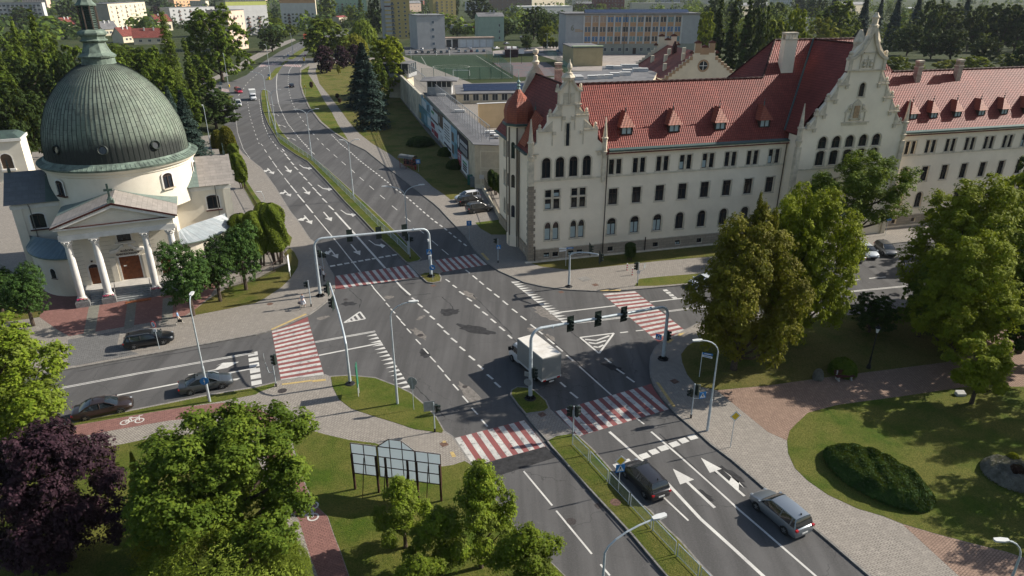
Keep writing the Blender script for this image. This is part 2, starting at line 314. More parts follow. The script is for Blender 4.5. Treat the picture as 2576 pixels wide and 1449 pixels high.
# ------------------------------------------------ road markings
def V2(p): return Vector(G(*p))
MZ = .006
def strip(mb, a, b, w, z=MZ):
    a, b = V2(a), V2(b); d = (b - a).normalized(); n = Vector((-d.y, d.x)) * w / 2
    mb.face([(*(a - n), z), (*(b - n), z), (*(b + n), z), (*(a + n), z)])
def poly_line(mb, pts, w):
    for i in range(len(pts) - 1): strip(mb, pts[i], pts[i+1], w, MZ + .0004 * (i % 2))
def dashes(mb, a, b, n, fill, w):
    A, B = V2(a), V2(b); d = B - A; L_ = d.length; u = d / L_; nn = Vector((-u.y, u.x)) * w / 2; p = L_ / (n - 1 + fill)
    for i in range(n):
        s, e = A + u * p * i, A + u * (p * i + p * fill)
        mb.face([(*(s - nn), MZ), (*(e - nn), MZ), (*(e + nn), MZ), (*(s + nn), MZ)])
def zebra(q, extra=None):
    A, B, Cc, D = [V2(p) for p in q]     # A->B first long side, D->C the other
    n = int(round(((B - A).length + (Cc - D).length) / 2 / .5)); n += (n + 1) % 2
    w, r = MB(), MB()
    pts = [A, B, Cc, D]; cen = sum(pts, Vector((0, 0))) / 4
    r.face([(*(cen + (p - cen) * 1.012), .003) for p in pts])
    if extra: r.face([(*V2(p), .0045) for p in extra])
    for i in range(0, n, 2):
        t0, t1 = i / n, (i + 1) / n
        w.face([(*A.lerp(B, t0), MZ+.001), (*A.lerp(B, t1), MZ+.001), (*D.lerp(Cc, t1), MZ+.001), (*D.lerp(Cc, t0), MZ+.001)])
    struct('crossing_red_field', r, RED_MARK); struct('crossing_stripes', w, PAINT_OLD)
def T(r, c): return lambda x, y: (644*c + x/4, 362*r + y/4)
t11, t21, t22, t32, t12, t20, t01, t23, t13, t31 = T(1,1), T(2,1), T(2,2), T(3,2), T(1,2), T(2,0), T(0,1), T(2,3), T(1,3), T(3,1)
zebra([t11(805,1328), t11(1545,1218), t11(1640,1335), t11(900,1452)], [t11(800,1330), t11(905,1450), t11(905,1458), t21(795,15), t11(790,1400)])
zebra([t11(1745,1180), t11(2205,1108), t11(2325,1215), t11(1850,1294)])
zebra([t21(160,437), t21(255,940), t21(682,872), t21(528,340)], [t21(160,440), t21(345,372), t21(522,292), t21(530,345)])
zebra([t22(912,62), t22(1428,508), t22(1745,432), t22(1238,35)], [t22(1428,508), t22(1480,552), t22(1525,520), t22(1700,440)])
zebra([t22(440,1243), t22(1307,995), t22(1577,1222), t32(670,45)], [t22(1307,995), t22(1400,965), t22(1440,1040), t22(1577,1222)])
zebra([t31(2000,65), t22(122,1334), t32(335,147), t31(2185,345)], [t31(1965,75), t31(2010,62), t31(2190,345), t31(2170,350)])
zebra([(650,169), (699,163), (703,158), (657,162)]); zebra([(711,166), (757,169), (759,163), (718,162)])
zebra([(537,219), (540,227), (577,232), (575,225)])
k = MB()
dashes(k, t11(290,340), t11(575,695), 3, .78, .14)
k2 = MB()
for a, b in (((165,175),(210,237)),((217,252),(270,315)),((287,342),(340,408)),((347,417),(410,492)),((418,508),(487,588)),((500,608),(573,695)),((128,122),(155,157)),((85,55),(107,87)),((50,0),(70,20)),((265,50),(285,75)),((287,95),(313,124)),((313,133),(343,162)),((350,180),(380,211)),((388,230),(423,262)),((435,285),(472,317)),((478,332),(515,366)),((525,385),(563,420)),((568,436),(607,472)),((608,480),(655,523)),((668,548),(715,592)),((730,620),(782,666))):
    strip(k2, t11(*a), t11(*b), .16 if a[0] < 250 or a[1] > 330 and a[0] < 290 else .24)
strip(k2, t11(588,718), t11(820,995), .16); strip(k2, t11(820,995), t11(1050,1287), .16)
strip(k2, t11(795,688), t11(1030,945), .3); strip(k2, t11(1030,945), t11(1300,1250), .3)
dashes(k2, t11(745,1232), t11(1418,1113), 10, .72, .5)
strip(k2, t21(1180,0), t21(1298,132), .15); strip(k2, t21(1470,0), t21(1555,75), .24)
strip(k2, (930,711), (940,724), .15); strip(k2, (995,706), (1011,724), .24)
for q in (((1308,152),(1345,192)),((1355,210),(1400,257)),((1412,280),(1457,329)),((1458,338),(1502,381)),((1518,410),(1562,458)),((1608,518),(1658,570)),((1686,610),(1735,663)),((1750,690),(1808,750)),((1828,782),(1887,846)),((1902,873),(1955,934)),((1982,970),(2038,1032)),((2078,1088),(2135,1153)),((2170,1208),(2232,1275)),((2268,1325),(2330,1396))):
    strip(k2, t21(*q[0]), t21(*q[1]), .15)
for q in (((1568,100),(1615,135)),((1628,157),(1675,195)),((1690,218),(1740,255)),((1750,282),(1798,318)),((1825,360),(1882,406)),((1888,428),(1942,472)),((1963,505),(2022,550)),((2048,592),(2103,634)),((2142,684),(2202,730)),((2233,775),(2288,820)),((2325,872),(2385,920)),((2400,950),(2460,1002)),((2045,37),(2095,70)),((2123,103),(2172,136)),((2198,170),(2250,206)),((2278,240),(2332,278)),((2362,312),(2415,354)),((2447,390),(2503,433)),((2535,475),(2576,510)),((2322,0),(2370,32)),((2397,60),(2448,97)),((2482,130),(2535,172))):
    strip(k2, t21(*q[0]), t21(*q[1]), .22)
for q in (((1908,1362),(1950,1390)),((1978,1420),(2020,1448)),((2110,1268),(2150,1300)),((2180,1325),(2225,1362)),((2247,1382),(2292,1418))): strip(k2, t11(*q[0]), t11(*q[1]), .2)
for q in (((0,212),(55,252)),((88,284),(145,326)),((185,368),(247,415)),((270,438),(310,468)),((360,514),(425,566)),((445,585),(510,640)),((548,678),(620,738)),((50,555),(95,590)),((932,706),(997,756)),((1052,815),(1130,868)),((1152,894),(1232,950)),((585,1050),(662,1110)),((485,950),(540,998))):
    strip(k2, t22(*q[0]), t22(*q[1]), .2)
strip(k2, t22(678,792), t22(1000,1080), .16)
dashes(k2, t22(1088,452), t22(1325,425), 2, .5, .2)
for q in (((708,42),(743,70)),((782,108),(818,138)),((862,178),(903,213)),((960,258),(993,292)),((1042,335),(1085,371)),((1140,420),(1187,461)),((1248,515),(1297,555)),((1368,622),(1420,665)),((1498,735),(1553,780)),((1645,866),(1690,900)),((1768,972),(1830,1023)),((1870,1060),(1937,1115)),
          ((490,0),(520,20)),((560,78),(590,105))): strip(k2, t11(*q[0]), t11(*q[1]), .14)
pts = [(850,0),(935,68),(1040,165),(1150,250),(1240,318),(1330,390),(1405,455),(1490,515),(1580,590),(1680,680),(1790,772),(1900,852),(2000,935),(2135,1040)]
pp = [V2(t11(*p)) for p in pts]
def along(pp, period, fill, w, mb):
    acc = 0
    for i in range(len(pp) - 1):
        a, b = pp[i], pp[i+1]; Ln = (b - a).length; u = (b - a) / Ln; n = Vector((-u.y, u.x)) * w / 2; s = -acc
        while s < Ln:
            s0, s1 = max(s, 0), min(s + period * fill, Ln)
            if s1 - s0 > .1: mb.face([(*(a+u*s0-n), MZ), (*(a+u*s1-n), MZ), (*(a+u*s1+n), MZ), (*(a+u*s0+n), MZ)])
            s += period
        acc = (Ln + acc) % period
along(pp, 2, .55, .25, k2)
for pts_, per, fill, w in ((((328,740),(322,830),(335,930),(355,1010),(400,1110),(460,1200),(545,1310),(640,1420),(708,1490)), 7, .4, .15), (((215,720),(205,830),(210,930),(225,1030)), 200, 1, .22),
                           (((225,1035),(260,1130),(320,1245),(390,1335),(470,1430),(560,1530)), 2.4, .55, .22), (((760,1355),(850,1448)), 2, .5, .2), (((440,600),(380,650),(340,700),(328,740)), 200, 1, .14)):
    along([V2(t01(*p)) for p in pts_], per, fill, w, k2)
along([V2(p) for p in ((587,247),(592,290),(598,335),(612,375),(630,400))], 1.6, .5, .16, k2)
along([V2(p) for p in ((622,250),(628,290),(640,330),(652,362))], 6, .35, .14, k2)
along([V2(p) for p in ((600,240),(625,205),(655,180),(700,148),(775,104))], 9, .4, .2, k2)
along([V2(p) for p in ((652,250),(662,310),(678,345),(700,375),(712,383))], 4, .5, .16, k2)
for a, b in (((118,398),(405,743)),((445,795),(803,1230)),((890,1335),(985,1448))): strip(k2, t32(*a), t32(*b), .14)
strip(k2, t22(1255,1315), t22(1330,1372), .14)
strip(k2, t32(980,0), t32(1340,318), .24); strip(k2, t32(1500,450), t32(1900,880), .26); strip(k2, t32(1900,880), t32(2200,1150), .26); strip(k2, t32(2200,1150), t32(2580,1500), .26)
strip(k2, t32(1400,0), t32(1680,240), .18); strip(k2, t32(1680,240), t32(2000,525), .17); strip(k2, t32(2000,525), t32(2290,790), .17); strip(k2, t32(2290,790), t32(2576,1035), .17); strip(k2, (1932,1345), (2052,1449), .17); strip(k2, (2052,1449), (2100,1492), .17)
strip(k2, t32(1525,660), t32(1775,895), .14)
for a, b in (((1280,248),(1385,215)),((1378,205),(1475,175)),((1468,168),(1572,138)),((1582,130),(1685,98)),((1678,92),(1772,62)),((1765,55),(1865,30)),((1118,300),(1205,278)),((1018,345),(1110,318))):
    A, B = V2(t32(a[0], a[1]+12)), V2(t32(b[0], b[1]+12)); u = (B-A).normalized()
    strip(k2, t32(a[0]+13, a[1]+9), t32(b[0]-9, b[1]+15), .62)
def double(a, b):
    A, B = V2(a), V2(b); u = (B - A).normalized(); n = Vector((-u.y, u.x))
    for s in (-.12, .12):
        k2.face([(*(A+n*(s-.06)), MZ), (*(B+n*(s-.06)), MZ), (*(B+n*(s+.06)), MZ), (*(A+n*(s+.06)), MZ)])
double(t20(200,1088), t20(1400,860)); double(t20(1400,860), t20(2560,653)); double(t21(595,547), t21(1200,438))
strip(k2, t20(1170,1083), t20(1800,960), .22); strip(k2, t20(2280,862), t20(2576,806), .22); strip(k2, t21(632,680), t21(1268,553), .24)
dashes(k2, (635.5,886), (646,968), 6, .68, .95)
double(t22(495,370), t22(1180,290)); double(t22(1530,242), t22(1990,182)); double(t23(500,70), t23(1500,-28))
strip(k2, t22(380,258), t22(1040,180), .24); strip(k2, t22(1388,143), t22(1720,105), .22)
strip(k2, t13(755,1380), t13(918,1366), .2); strip(k2, t13(1018,1353), t13(1185,1338), .2)
dashes(k2, t22(1535,18), t22(1645,108), 4, .7, .6)
def teeth(a, b, n, side, L_=1.0, w=.7):
    A, B = V2(a), V2(b); u = (B - A).normalized(); m = Vector(side)
    for i in range(n):
        p = A.lerp(B, i/(n-1))
        k2.face([(*(p - u*w/2), MZ), (*(p + u*w/2), MZ), (*(p + m*L_), MZ)])
du = (V2(t21(595,547)) - V2(t21(1200,438))).normalized()
teeth(t21(1212,470), t21(1545,990), 15, du, 1.15, .5)
teeth(t12(0,1395), t22(500,342), 18, (V2(t22(1040,180)) - V2(t22(380,258))).normalized(), 1.3, .6)
def tri(P, hatch):
    for i in range(3): strip(k2, P[i], P[(i+1)%3], .22, MZ + .0005*i)
    A, B, D = P
    for t in hatch:
        a = (A[0]+(B[0]-A[0])*t, A[1]+(B[1]-A[1])*t); b = (D[0]+(B[0]-D[0])*t, D[1]+(B[1]-D[1])*t)
        strip(k2, a, b, .3, MZ + .002)
tri([t21(1045,242), t21(888,350), t21(1098,312)], (.25, .5, .72)); tri([t22(685,500), t22(1026,457), t22(876,660)], ())
for q in (((735,520),(850,530)),((850,530),(980,482)),((770,552),(845,562)),((845,562),(945,530)),((820,592),(870,600)),((870,600),(920,575))): strip(k2, t22(*q[0]), t22(*q[1]), .25, MZ+.002)
ARW = {'s': [[(-.08,0),(.08,0),(.08,3.2),(.45,3.2),(0,5),(-.45,3.2),(-.08,3.2)]],
       'l': [[(-.1,0),(.1,0),(.1,2.4),(-.5,3.3),(-.5,2.8),(-1.2,3.9),(-.5,4.6),(-.5,4.1),(.1,3.1),(-.1,2.6)]],
       'r': [[(.1,0),(-.1,0),(-.1,2.6),(.5,3.6),(.35,4.4),(1.4,3.7),(1.1,2.5),(.75,2.9),(.1,2.3)]],
       'sl': [[(-.08,0),(.08,0),(.08,3.2),(.45,3.2),(0,5),(-.45,3.2),(-.08,3.2)], [(-.08,.9),(-.55,1.5),(-.55,1.1),(-1.35,1.9),(-.55,2.8),(-.55,2.3),(-.08,1.7)]]}
def arrow(kind, tail, tip, mirror=1, Ls=None, wid=1.0):
    A, B = V2(tail), V2(tip); d = B - A; s = d.length / 5; u = d.normalized(); n = Vector((u.y, -u.x)) * mirror * wid
    for i, pl in enumerate(ARW[kind]):
        k2.face([(*(A + n*x*max(s, .8) + u*y*s), MZ + .001*i) for x, y in pl])
for tl, tp in (((115,245),(178,305)),((283,465),(350,530)),((485,720),(562,808)),((738,1048),(825,1152))): arrow('sl', t11(*tl), t11(*tp), -1, wid=1.2)
for tl, tp in (((292,222),(350,290)),((470,435),(538,512)),((680,685),(760,778)),((955,1010),(1048,1120))): arrow('s', t11(*tl), t11(*tp), wid=1.2)
for tl, tp in (((438,210),(525,270)),((622,413),(728,486)),((853,665),(970,747)),((1135,968),(1270,1064))): arrow('r', t11(*tl), t11(*tp), -1, wid=.8)
for tl, tp in (((300,1280),(245,1250)),((400,1412),(330,1378)),((230,1165),(195,1140)),((185,1065),(150,1045))): arrow('l', t01(*tl), t01(*tp))
arrow('s', t32(2040,765), t32(1618,372), wid=1.5); arrow('s', t32(2340,648), t32(1900,262), wid=1.3)
k2.face([(*V2(t32(2210,450)), MZ+.002), (*V2(t32(2125,388)), MZ+.002), (*V2(t32(2340,570)), MZ+.002), (*V2(t32(2285,505)), MZ+.002), (*V2(t32(2280,585)), MZ+.002), (*V2(t32(2185,500)), MZ+.002)])
for q in ([(1893,880),(2165,820),(2235,765),(2165,790),(2245,755),(2405,745),(2290,805),(2190,825),(1895,872)], [(2335,920),(2430,905),(2380,930),(2335,934)]):
    k2.face([(*V2(t20(*p)), MZ+.0015) for p in q])
struct('road_markings', k2, PAINT)
k = MB()
for q in ([(150,415),(500,258),(512,268),(160,425)], [(262,965),(560,925),(562,940),(262,980)], [(565,930),(700,915),(705,935),(568,950)]): k.face([(*G(*t21(*p), .13), .137) for p in q])
for q in ([(1445,948),(1480,955),(1648,1195),(1620,1205)], [(1550,545),(1600,510),(1630,520),(1580,560)], [(880,20),(1100,18),(1090,30),(890,32)], [(1680,460),(1740,450),(1700,480),(1660,485)]): k.face([(*G(*t22(*p), .13), .137) for p in q])
for q in ([(2260,1100),(2285,1095),(2350,1165),(2325,1172)],): k.face([(*G(*t11(*p), .13), .137) for p in q])
for q in ([(1875,95),(1905,88),(1915,108),(1880,112)], [(1950,205),(1985,200),(2015,250),(1975,258)]): k.face([(*G(*t31(*p), .13), .137) for p in q])
struct('tactile_paving', k, YEL_TAC)
def disc(mb, c, rx, ry, z, rot=0, n=14):
    x, y = G(*c); mb.face([(x + math.cos(a)*rx*math.cos(rot) - math.sin(a)*ry*math.sin(rot), y + math.cos(a)*rx*math.sin(rot) + math.sin(a)*ry*math.cos(rot), z) for a in [2*math.pi*i/n for i in range(n)]])
PATCH1 = mat('asphalt_patch_pale', (.17, .155, .14), .95, .25, 3, bmp=.5); PATCH2 = mat('asphalt_patch_dark', (.028, .028, .03), .9, .3, 2, bmp=.4)
rnd = random.Random(4)
def blob(c, rx, ry, rot, m, z, nm):
    mb = MB(); x, y = G(*c); P = []
    for i in range(22):
        a = 2*math.pi*i/22; r = 1 + rnd.uniform(-.28, .28); u, w = math.cos(a)*rx*r, math.sin(a)*ry*r
        P.append((x + u*math.cos(rot) - w*math.sin(rot), y + u*math.sin(rot) + w*math.cos(rot), z))
    mb.face(P); struct(nm, mb, m)
for c, rx, ry, ro, m in ((t21(2150,1070), 2.6, .55, 2.1, PATCH1), (t21(2210,418), 2.2, .8, -.5, PATCH2), (t21(1640,460), 1.6, .5, 2.2, PATCH1), (t21(2140,70), 1.4, .5, 2.2, PATCH1), (t21(1660,300), .8, .3, 1, PATCH1), (t21(1950,245), 1.3, .9, 0, PATCH2), (t22(340,255), 2.2, .8, 2.2, PATCH1), (t22(230,420), .8, .5, 0, PATCH1), (t21(680,300), .8, .4, .6, PATCH1), (t21(930,160), .9, .6, 0, PATCH2), (t21(1335,95), .6, .5, 0, PATCH1), (t22(670,765), .9, .4, 2.3, PATCH1), (t22(1010,800), 1.4, .5, 2.4, PATCH2), (t32(2180,440), 1.4, .6, 2.2, PATCH2), (t22(380,500), 1.0, .4, 2.2, PATCH1), (t22(540,885), .6, .4, 2.3, PATCH1), (t21(1690,655), 1.0, .5, 2, PATCH2), (t32(1940,640), .9, .3, 2.2, PATCH2)):
    blob(c, rx, ry, ro, m, .003, 'asphalt_patch')
strip_new = MB(); strip_new.face([(*G(*p), .0028) for p in ((1192,1173),(1372,1123),(1400,1150),(1225,1206))]); struct('asphalt_patch', strip_new, PATCH2)
IRON = mat('cast_iron', (.06, .052, .05), .7, .3, 8, metal=.3, bmp=.4); IRONR = mat('cast_iron_rusty', (.13, .075, .055), .8, .3, 6, bmp=.4)
def cover(c, r, z, lab, sq=False, m=IRON):
    mb = MB()
    if sq:
        x, y = G(*c); a = rad(30); ca, sa = math.cos(a), math.sin(a)
        mb.prism([(x + u*ca - w*sa, y + u*sa + w*ca) for u, w in ((-r,-r),(r,-r),(r,r),(-r,r))], z - .04, z + .006)
    else: mb.lathe([(r, z - .04), (r, z + .008)], 20, *G(*c))
    tag(mb.build('manhole_cover' if not sq else 'drain_cover', m), lab, 'cover', None)
for c, r, z, lab, sq, m in ((t32(597,902), .36, 0, 'dark round manhole cover in the lane of the bottom carriageway', 0, IRON), (t32(1040,725), .4, .14, 'rusty round cover in the grass of the lower median', 0, IRONR), (t21(267,1047), .42, .13, 'round cover in the paving below the left crossing', 0, IRON), (t21(142,172), .35, .13, 'round brown cover in the paving by the cyclist', 0, IRONR),
    (t22(1635,953), .35, .13, 'rusty square cover in the curved pavement beside the lower right crossing', 1, IRONR), (t22(495,43), .3, .0, 'rusty drain grate at the kerb above the yield teeth', 1, IRONR), (t32(875,745), .28, 0, 'drain grate against the lower median kerb', 1, IRON), (t22(303,1285), .3, .11, 'square cover in the paved refuge', 1, IRONR), (t31(1893,138), .3, .13, 'square cover in the pavement by the lower left crossing', 1, IRONR), (t12(730,1367), .7, .13, 'large square cover in the pavement before the courthouse', 1, mat('kerb_stone', ())), (t12(838,1427), .35, .13, 'rusty square cover in the pavement nearest the courthouse corner kerb', 1, IRONR), (t11(1785,1427), .3, .0, 'drain grate at the tip of the upper median nose', 1, IRONR),
    (t21(1655,478), .35, .004, 'worn manhole cover amid broken asphalt in the middle of the junction', 0, IRON), (t21(903,118), .3, .004, 'round manhole cover near the hatched triangle on the left', 0, IRON), (t21(2102,995), .25, .004, 'small round cover beside a pale asphalt patch', 0, IRON)):
    cover(c, r, z, lab, sq, m)
ck = MB(); pts_ = [[t11(0, 190), t11(250, 172), t11(430, 166)], [t11(340, 632), t11(620, 600), t11(905, 585)], [t11(480, 590), t11(620, 745), t11(745, 885)], [t11(250, 0), t11(420, 130), t11(560, 240), t11(760, 450), t11(960, 640), t11(1180, 890)], [t21(940, 20), t21(1060, 130), t21(1040, 200)], [t21(1440, 0), t21(1520, 80), t21(1760, 60)], [t21(1870, 95), t21(1960, 170), t21(2015, 265)], [t21(2180, 70), t21(2350, 240), t21(2576, 470)], [t22(0, 500), t22(150, 640)], [t22(560, 420), t22(680, 510), t22(740, 560)], [t22(330, 470), t22(600, 700), t22(860, 930)], [t21(1540, 925), t21(1700, 1090), t21(1900, 1300)], [t32(1480, 20), t32(1900, 420), t32(2300, 800)], [t20(780, 840), t20(1500, 700), t20(2200, 590)], [t32(0, 330), t32(300, 262), t32(500, 210)]]
rc_ = random.Random(9)
for P in pts_:
    Q = []
    for a, b in zip(P, P[1:]):
        for i in range(8): Q.append((a[0] + (b[0]-a[0])*i/8 + rc_.uniform(-1.2, 1.2), a[1] + (b[1]-a[1])*i/8 + rc_.uniform(-.8, .8)))
    Q.append(P[-1])
    for a, b in zip(Q, Q[1:]): strip(ck, a, b, rc_.uniform(.05, .14), .0035)
struct('asphalt_cracks', ck, PATCH2)
def symbol(c, rot, s, nm):
    x, y = G(*c, .13); M = Matrix.Translation((x, y, .139)) @ Matrix.Rotation(rot, 4, 'Z') @ Matrix.Scale(s, 4); mb = MB(M)
    for cx in (-.62, .62):
        for i in range(16):
            a, b = 2*math.pi*i/16, 2*math.pi*(i+1)/16
            mb.face([(cx+math.cos(a)*.42, math.sin(a)*.42, 0), (cx+math.cos(b)*.42, math.sin(b)*.42, 0), (cx+math.cos(b)*.3, math.sin(b)*.3, 0), (cx+math.cos(a)*.3, math.sin(a)*.3, 0)])
    def ln(a, b, w=.1):
        a, b = Vector(a), Vector(b); u = (b-a).normalized(); n = Vector((-u.y, u.x))*w/2
        mb.face([(*(a-n), .001), (*(b-n), .001), (*(b+n), .001), (*(a+n), .001)])
    ln((-.62,0),(-.3,.62)); ln((-.3,.62),(.45,.62)); ln((.45,.62),(0,0)); ln((0,0),(-.3,.62)); ln((.62,0),(.4,.85)); ln((.4,.85),(.7,.9)); ln((-.45,.75),(-.15,.75)); ln((-.62,0),(0,0))
    struct(nm, mb, PAINT)
symbol(t20(1330,1345), rad(14), .95, 'cycle_symbol'); symbol(t31(575,800), rad(105), 1.0, 'cycle_symbol')
k = MB()
def pl(a, b, w=.15): strip(k, a, b, w, .03)
pl((1197,139),(1289,197)); pl((1060,143),(1090,194)); pl((1050,170),(1262,166)); pl((1040,142),(1195,139)); pl((1066,199),(1286,196))
cx, cy = G(1135,168)
for i in range(28):
    a, b = 2*math.pi*i/28, 2*math.pi*(i+1)/28
    k.face([(cx+math.cos(a)*9, cy+math.sin(a)*9, .031), (cx+math.cos(b)*9, cy+math.sin(b)*9, .031), (cx+math.cos(b)*8.8, cy+math.sin(b)*8.8, .031), (cx+math.cos(a)*8.8, cy+math.sin(a)*8.8, .031)])
struct('pitch_lines', k, PAINT)
# ------------------------------------------------ building helpers
GLASS = mat('window_glass', (.02, .024, .03), .08, 0, spec=.7); GLASS_B = mat('window_glass_blue', (.05, .09, .14), .1, .3, .5, spec=.7)
BLIND = mat('window_blind', (.42, .5, .5), .7, .05, 1); WOOD_D = mat('dark_wood', (.045, .03, .024), .6, .2, 4)
WHITE_F = mat('white_frame', (.6, .6, .58), .5, .05, 3); COPPER_D = mat('gutter_copper', (.045, .075, .075), .45, .3, 2, metal=.3, col2=(.08, .13, .12))
def mat_tiles(name, c1, c2, pu=.24, pv=.36, rough=.38, spec=.5, bst=.7):
    m, n, l, b = nt(name); uv = n.new('ShaderNodeUVMap').outputs[0]
    sep = n.new('ShaderNodeSeparateXYZ'); l.new(uv, sep.inputs[0])
    def mth(op, a, bb=None, c=None):
        x = n.new('ShaderNodeMath'); x.operation = op
        for i, q in enumerate((a, bb, c)):
            if q is None: continue
            if isinstance(q, (int, float)): x.inputs[i].default_value = q
            else: l.new(q, x.inputs[i])
        return x.outputs[0]
    su = mth('ABSOLUTE', mth('SINE', mth('MULTIPLY', sep.outputs[0], math.pi / pu)))
    fv = mth('FRACT', mth('MULTIPLY', sep.outputs[1], 1 / pv))
    h = mth('ADD', mth('MULTIPLY', su, 1.0), mth('MULTIPLY', fv, -1.7))
    cb = n.new('ShaderNodeCombineXYZ'); l.new(mth('FLOOR', mth('MULTIPLY', sep.outputs[0], 1/pu)), cb.inputs[0]); l.new(mth('FLOOR', mth('MULTIPLY', sep.outputs[1], 1/pv)), cb.inputs[1])
    wn_ = n.new('ShaderNodeTexWhiteNoise'); l.new(cb.outputs[0], wn_.inputs['Vector'])
    big = noise(n, l, uv, .25, 4, .6)
    c = mix(n, l, wn_.outputs[0], c1, c2); c = mix(n, l, ramp(n, l, big, .4, .8), c, tuple(x*.7 for x in c2))
    c = mix(n, l, ramp(n, l, su, .35, .0), c, tuple(x*.25 for x in c2))
    c = mix(n, l, ramp(n, l, fv, .8, 1.0), c, tuple(x*.3 for x in c2))
    l.new(c, b.inputs['Base Color']); b.inputs['Roughness'].default_value = rough; b.inputs['Specular IOR Level'].default_value = spec
    bump(n, l, b, h, bst, .06); MC[name] = m; return m
TILE = mat_tiles('roof_tile_glazed', (.26, .062, .046), (.19, .045, .036), .3, .4, .6, .14, .9)
TILE_O = mat_tiles('roof_tile_orange', (.36, .1, .05), (.28, .075, .045), .2, .28, .6, .3)
TILE_M = mat_tiles('roof_tile_matt', (.22, .06, .045), (.16, .045, .038), .25, .33, .7, .2)
STUCCO = mat('stucco_cream', (.86, .755, .6), .92, .03, .25, bmp=.15, bscale=14, col2=(.75, .65, .51))
STONE = mat('trim_stone', (.64, .56, .43), .9, .12, 1.2, bmp=.3, bscale=8, col2=(.42, .37, .29))
def mat_block(name, c1, c2, bw, bh, rot=None, mcol=None, rough=.9, bst=.6):
    m, n, l, b = nt(name); uv = n.new('ShaderNodeUVMap').outputs[0]
    br = n.new('ShaderNodeTexBrick'); l.new(uv, br.inputs['Vector']); br.inputs['Scale'].default_value = 1
    br.inputs['Brick Width'].default_value = bw; br.inputs['Row Height'].default_value = bh; br.inputs['Mortar Size'].default_value = .02
    br.inputs['Color1'].default_value = (*c1, 1); br.inputs['Color2'].default_value = (*c2, 1); br.inputs['Mortar'].default_value = (*(mcol or tuple(x*.5 for x in c1)), 1)
    f = noise(n, l, uv, 1.2, 5, .7); c = mix(n, l, ramp(n, l, f, .4, .8), br.outputs[0], tuple(x*.6 for x in c1))
    l.new(c, b.inputs['Base Color']); b.inputs['Roughness'].default_value = rough; bump(n, l, b, br.outputs[1], -bst, .04)
    MC[name] = m; return m
PLINTH = mat_block('plinth_stone', (.4, .33, .25), (.3, .25, .19), .9, .38)
QUOIN = mat_block('quoin_stone', (.33, .27, .2), (.24, .2, .155), .8, .36)
WCACHE = {}
def arch_pts(x0, z0, w, h, seg=10, rise=None):
    """outline from lower left clockwise over the arch; rise = height of the arched part"""
    r = rise if rise is not None else w / 2
    return [(x0, z0)] + [(x0 + w/2 - w/2*math.cos(math.pi*i/seg), z0 + h - r + r*math.sin(math.pi*i/seg)) for i in range(seg + 1)] + [(x0 + w, z0)]
def window_part(parent, M, x0, z0, w, h, arch=0, depth=.28, fm=None, gm=None, blind=0, style='grid', name='window'):
    """frame mesh + glass child; M maps wall coordinates (along, outward = -y, up) to the thing"""
    key = (round(w, 2), round(h, 2), arch, style, depth, name, (fm or WOOD_D).name)
    if key not in WCACHE:
        mb = MB(); t = .07; y0, y1 = depth - .09, depth - .01
        if arch:
            P = arch_pts(0, 0, w, h, 10, arch); n = len(P); cx, cz = w/2, h/2
            Q = [(cx + (x-cx)*(1 - 2*t/w), cz + (z-cz)*(1 - 2*t/h)) for x, z in P]
            for i in range(n - 1): mb.face([(P[i][0], y0, P[i][1]), (P[i+1][0], y0, P[i+1][1]), (Q[i+1][0], y0, Q[i+1][1]), (Q[i][0], y0, Q[i][1])])
            mb.box(0, y0, 0, w, y1, t)
            zt = h - arch
        else:
            mb.box(0, y0, 0, w, y1, t); mb.box(0, y0, h - t, w, y1, h); mb.box(0, y0, t, t, y1, h - t); mb.box(w - t, y0, t, w, y1, h - t); zt = h * .66
        if style in ('grid', 'cross'):
            mb.box(t, y0 + .01, zt - .05, w - t, y1, zt + .05)
            if w > 1.0: mb.box(w/2 - .05, y0 + .005, t, w/2 + .05, y1, h - (.1 if not arch else .02))
        if style == 'grid':
            nb = 3 if w > 1 else 2
            for i in range(1, nb * (2 if w > 1 else 1)):
                x = w * i / (nb * (2 if w > 1 else 1))
                hh = h - t if not arch else zt + arch * math.sqrt(max(0, 1 - ((x - w/2)/(w/2))**2)) - .02
                mb.box(x - .018, y0 + .02, zt, x + .018, y1, hh)
        if style == 'mid': mb.box(w/2 - .03, y0 + .005, t, w/2 + .03, y1, h - t)
        fr = mb.build(name, fm or WOOD_D)
        g = MB(); g.face([(x, depth, z) for x, z in (arch_pts(0, 0, w, h, 10, arch) if arch else [(0,0),(0,h),(w,h),(w,0)])])
        gl = g.build('pane', GLASS)
        WCACHE[key] = (fr.data, gl.data); bpy.data.objects.remove(fr); bpy.data.objects.remove(gl)
    fd, gd = WCACHE[key]
    o = bpy.data.objects.new(name, fd); C.objects.link(o); o.parent = parent; o.matrix_local = M @ Matrix.Translation((x0, 0, z0))
    p = bpy.data.objects.new('pane', gd); C.objects.link(p); p.parent = o
    if gm: p.data = gd.copy(); p.data.materials.clear(); p.data.materials.append(gm)
    if blind:
        b = MB(); b.box(.07, depth - .02, .07, w/2 - .05 if w > 1 else w - .07, depth - .012, h * blind)
        if w > 1: b.box(w/2 + .05, depth - .02, .07, w - .07, depth - .012, h * blind)
        b.build('blind', BLIND, o)
    return o
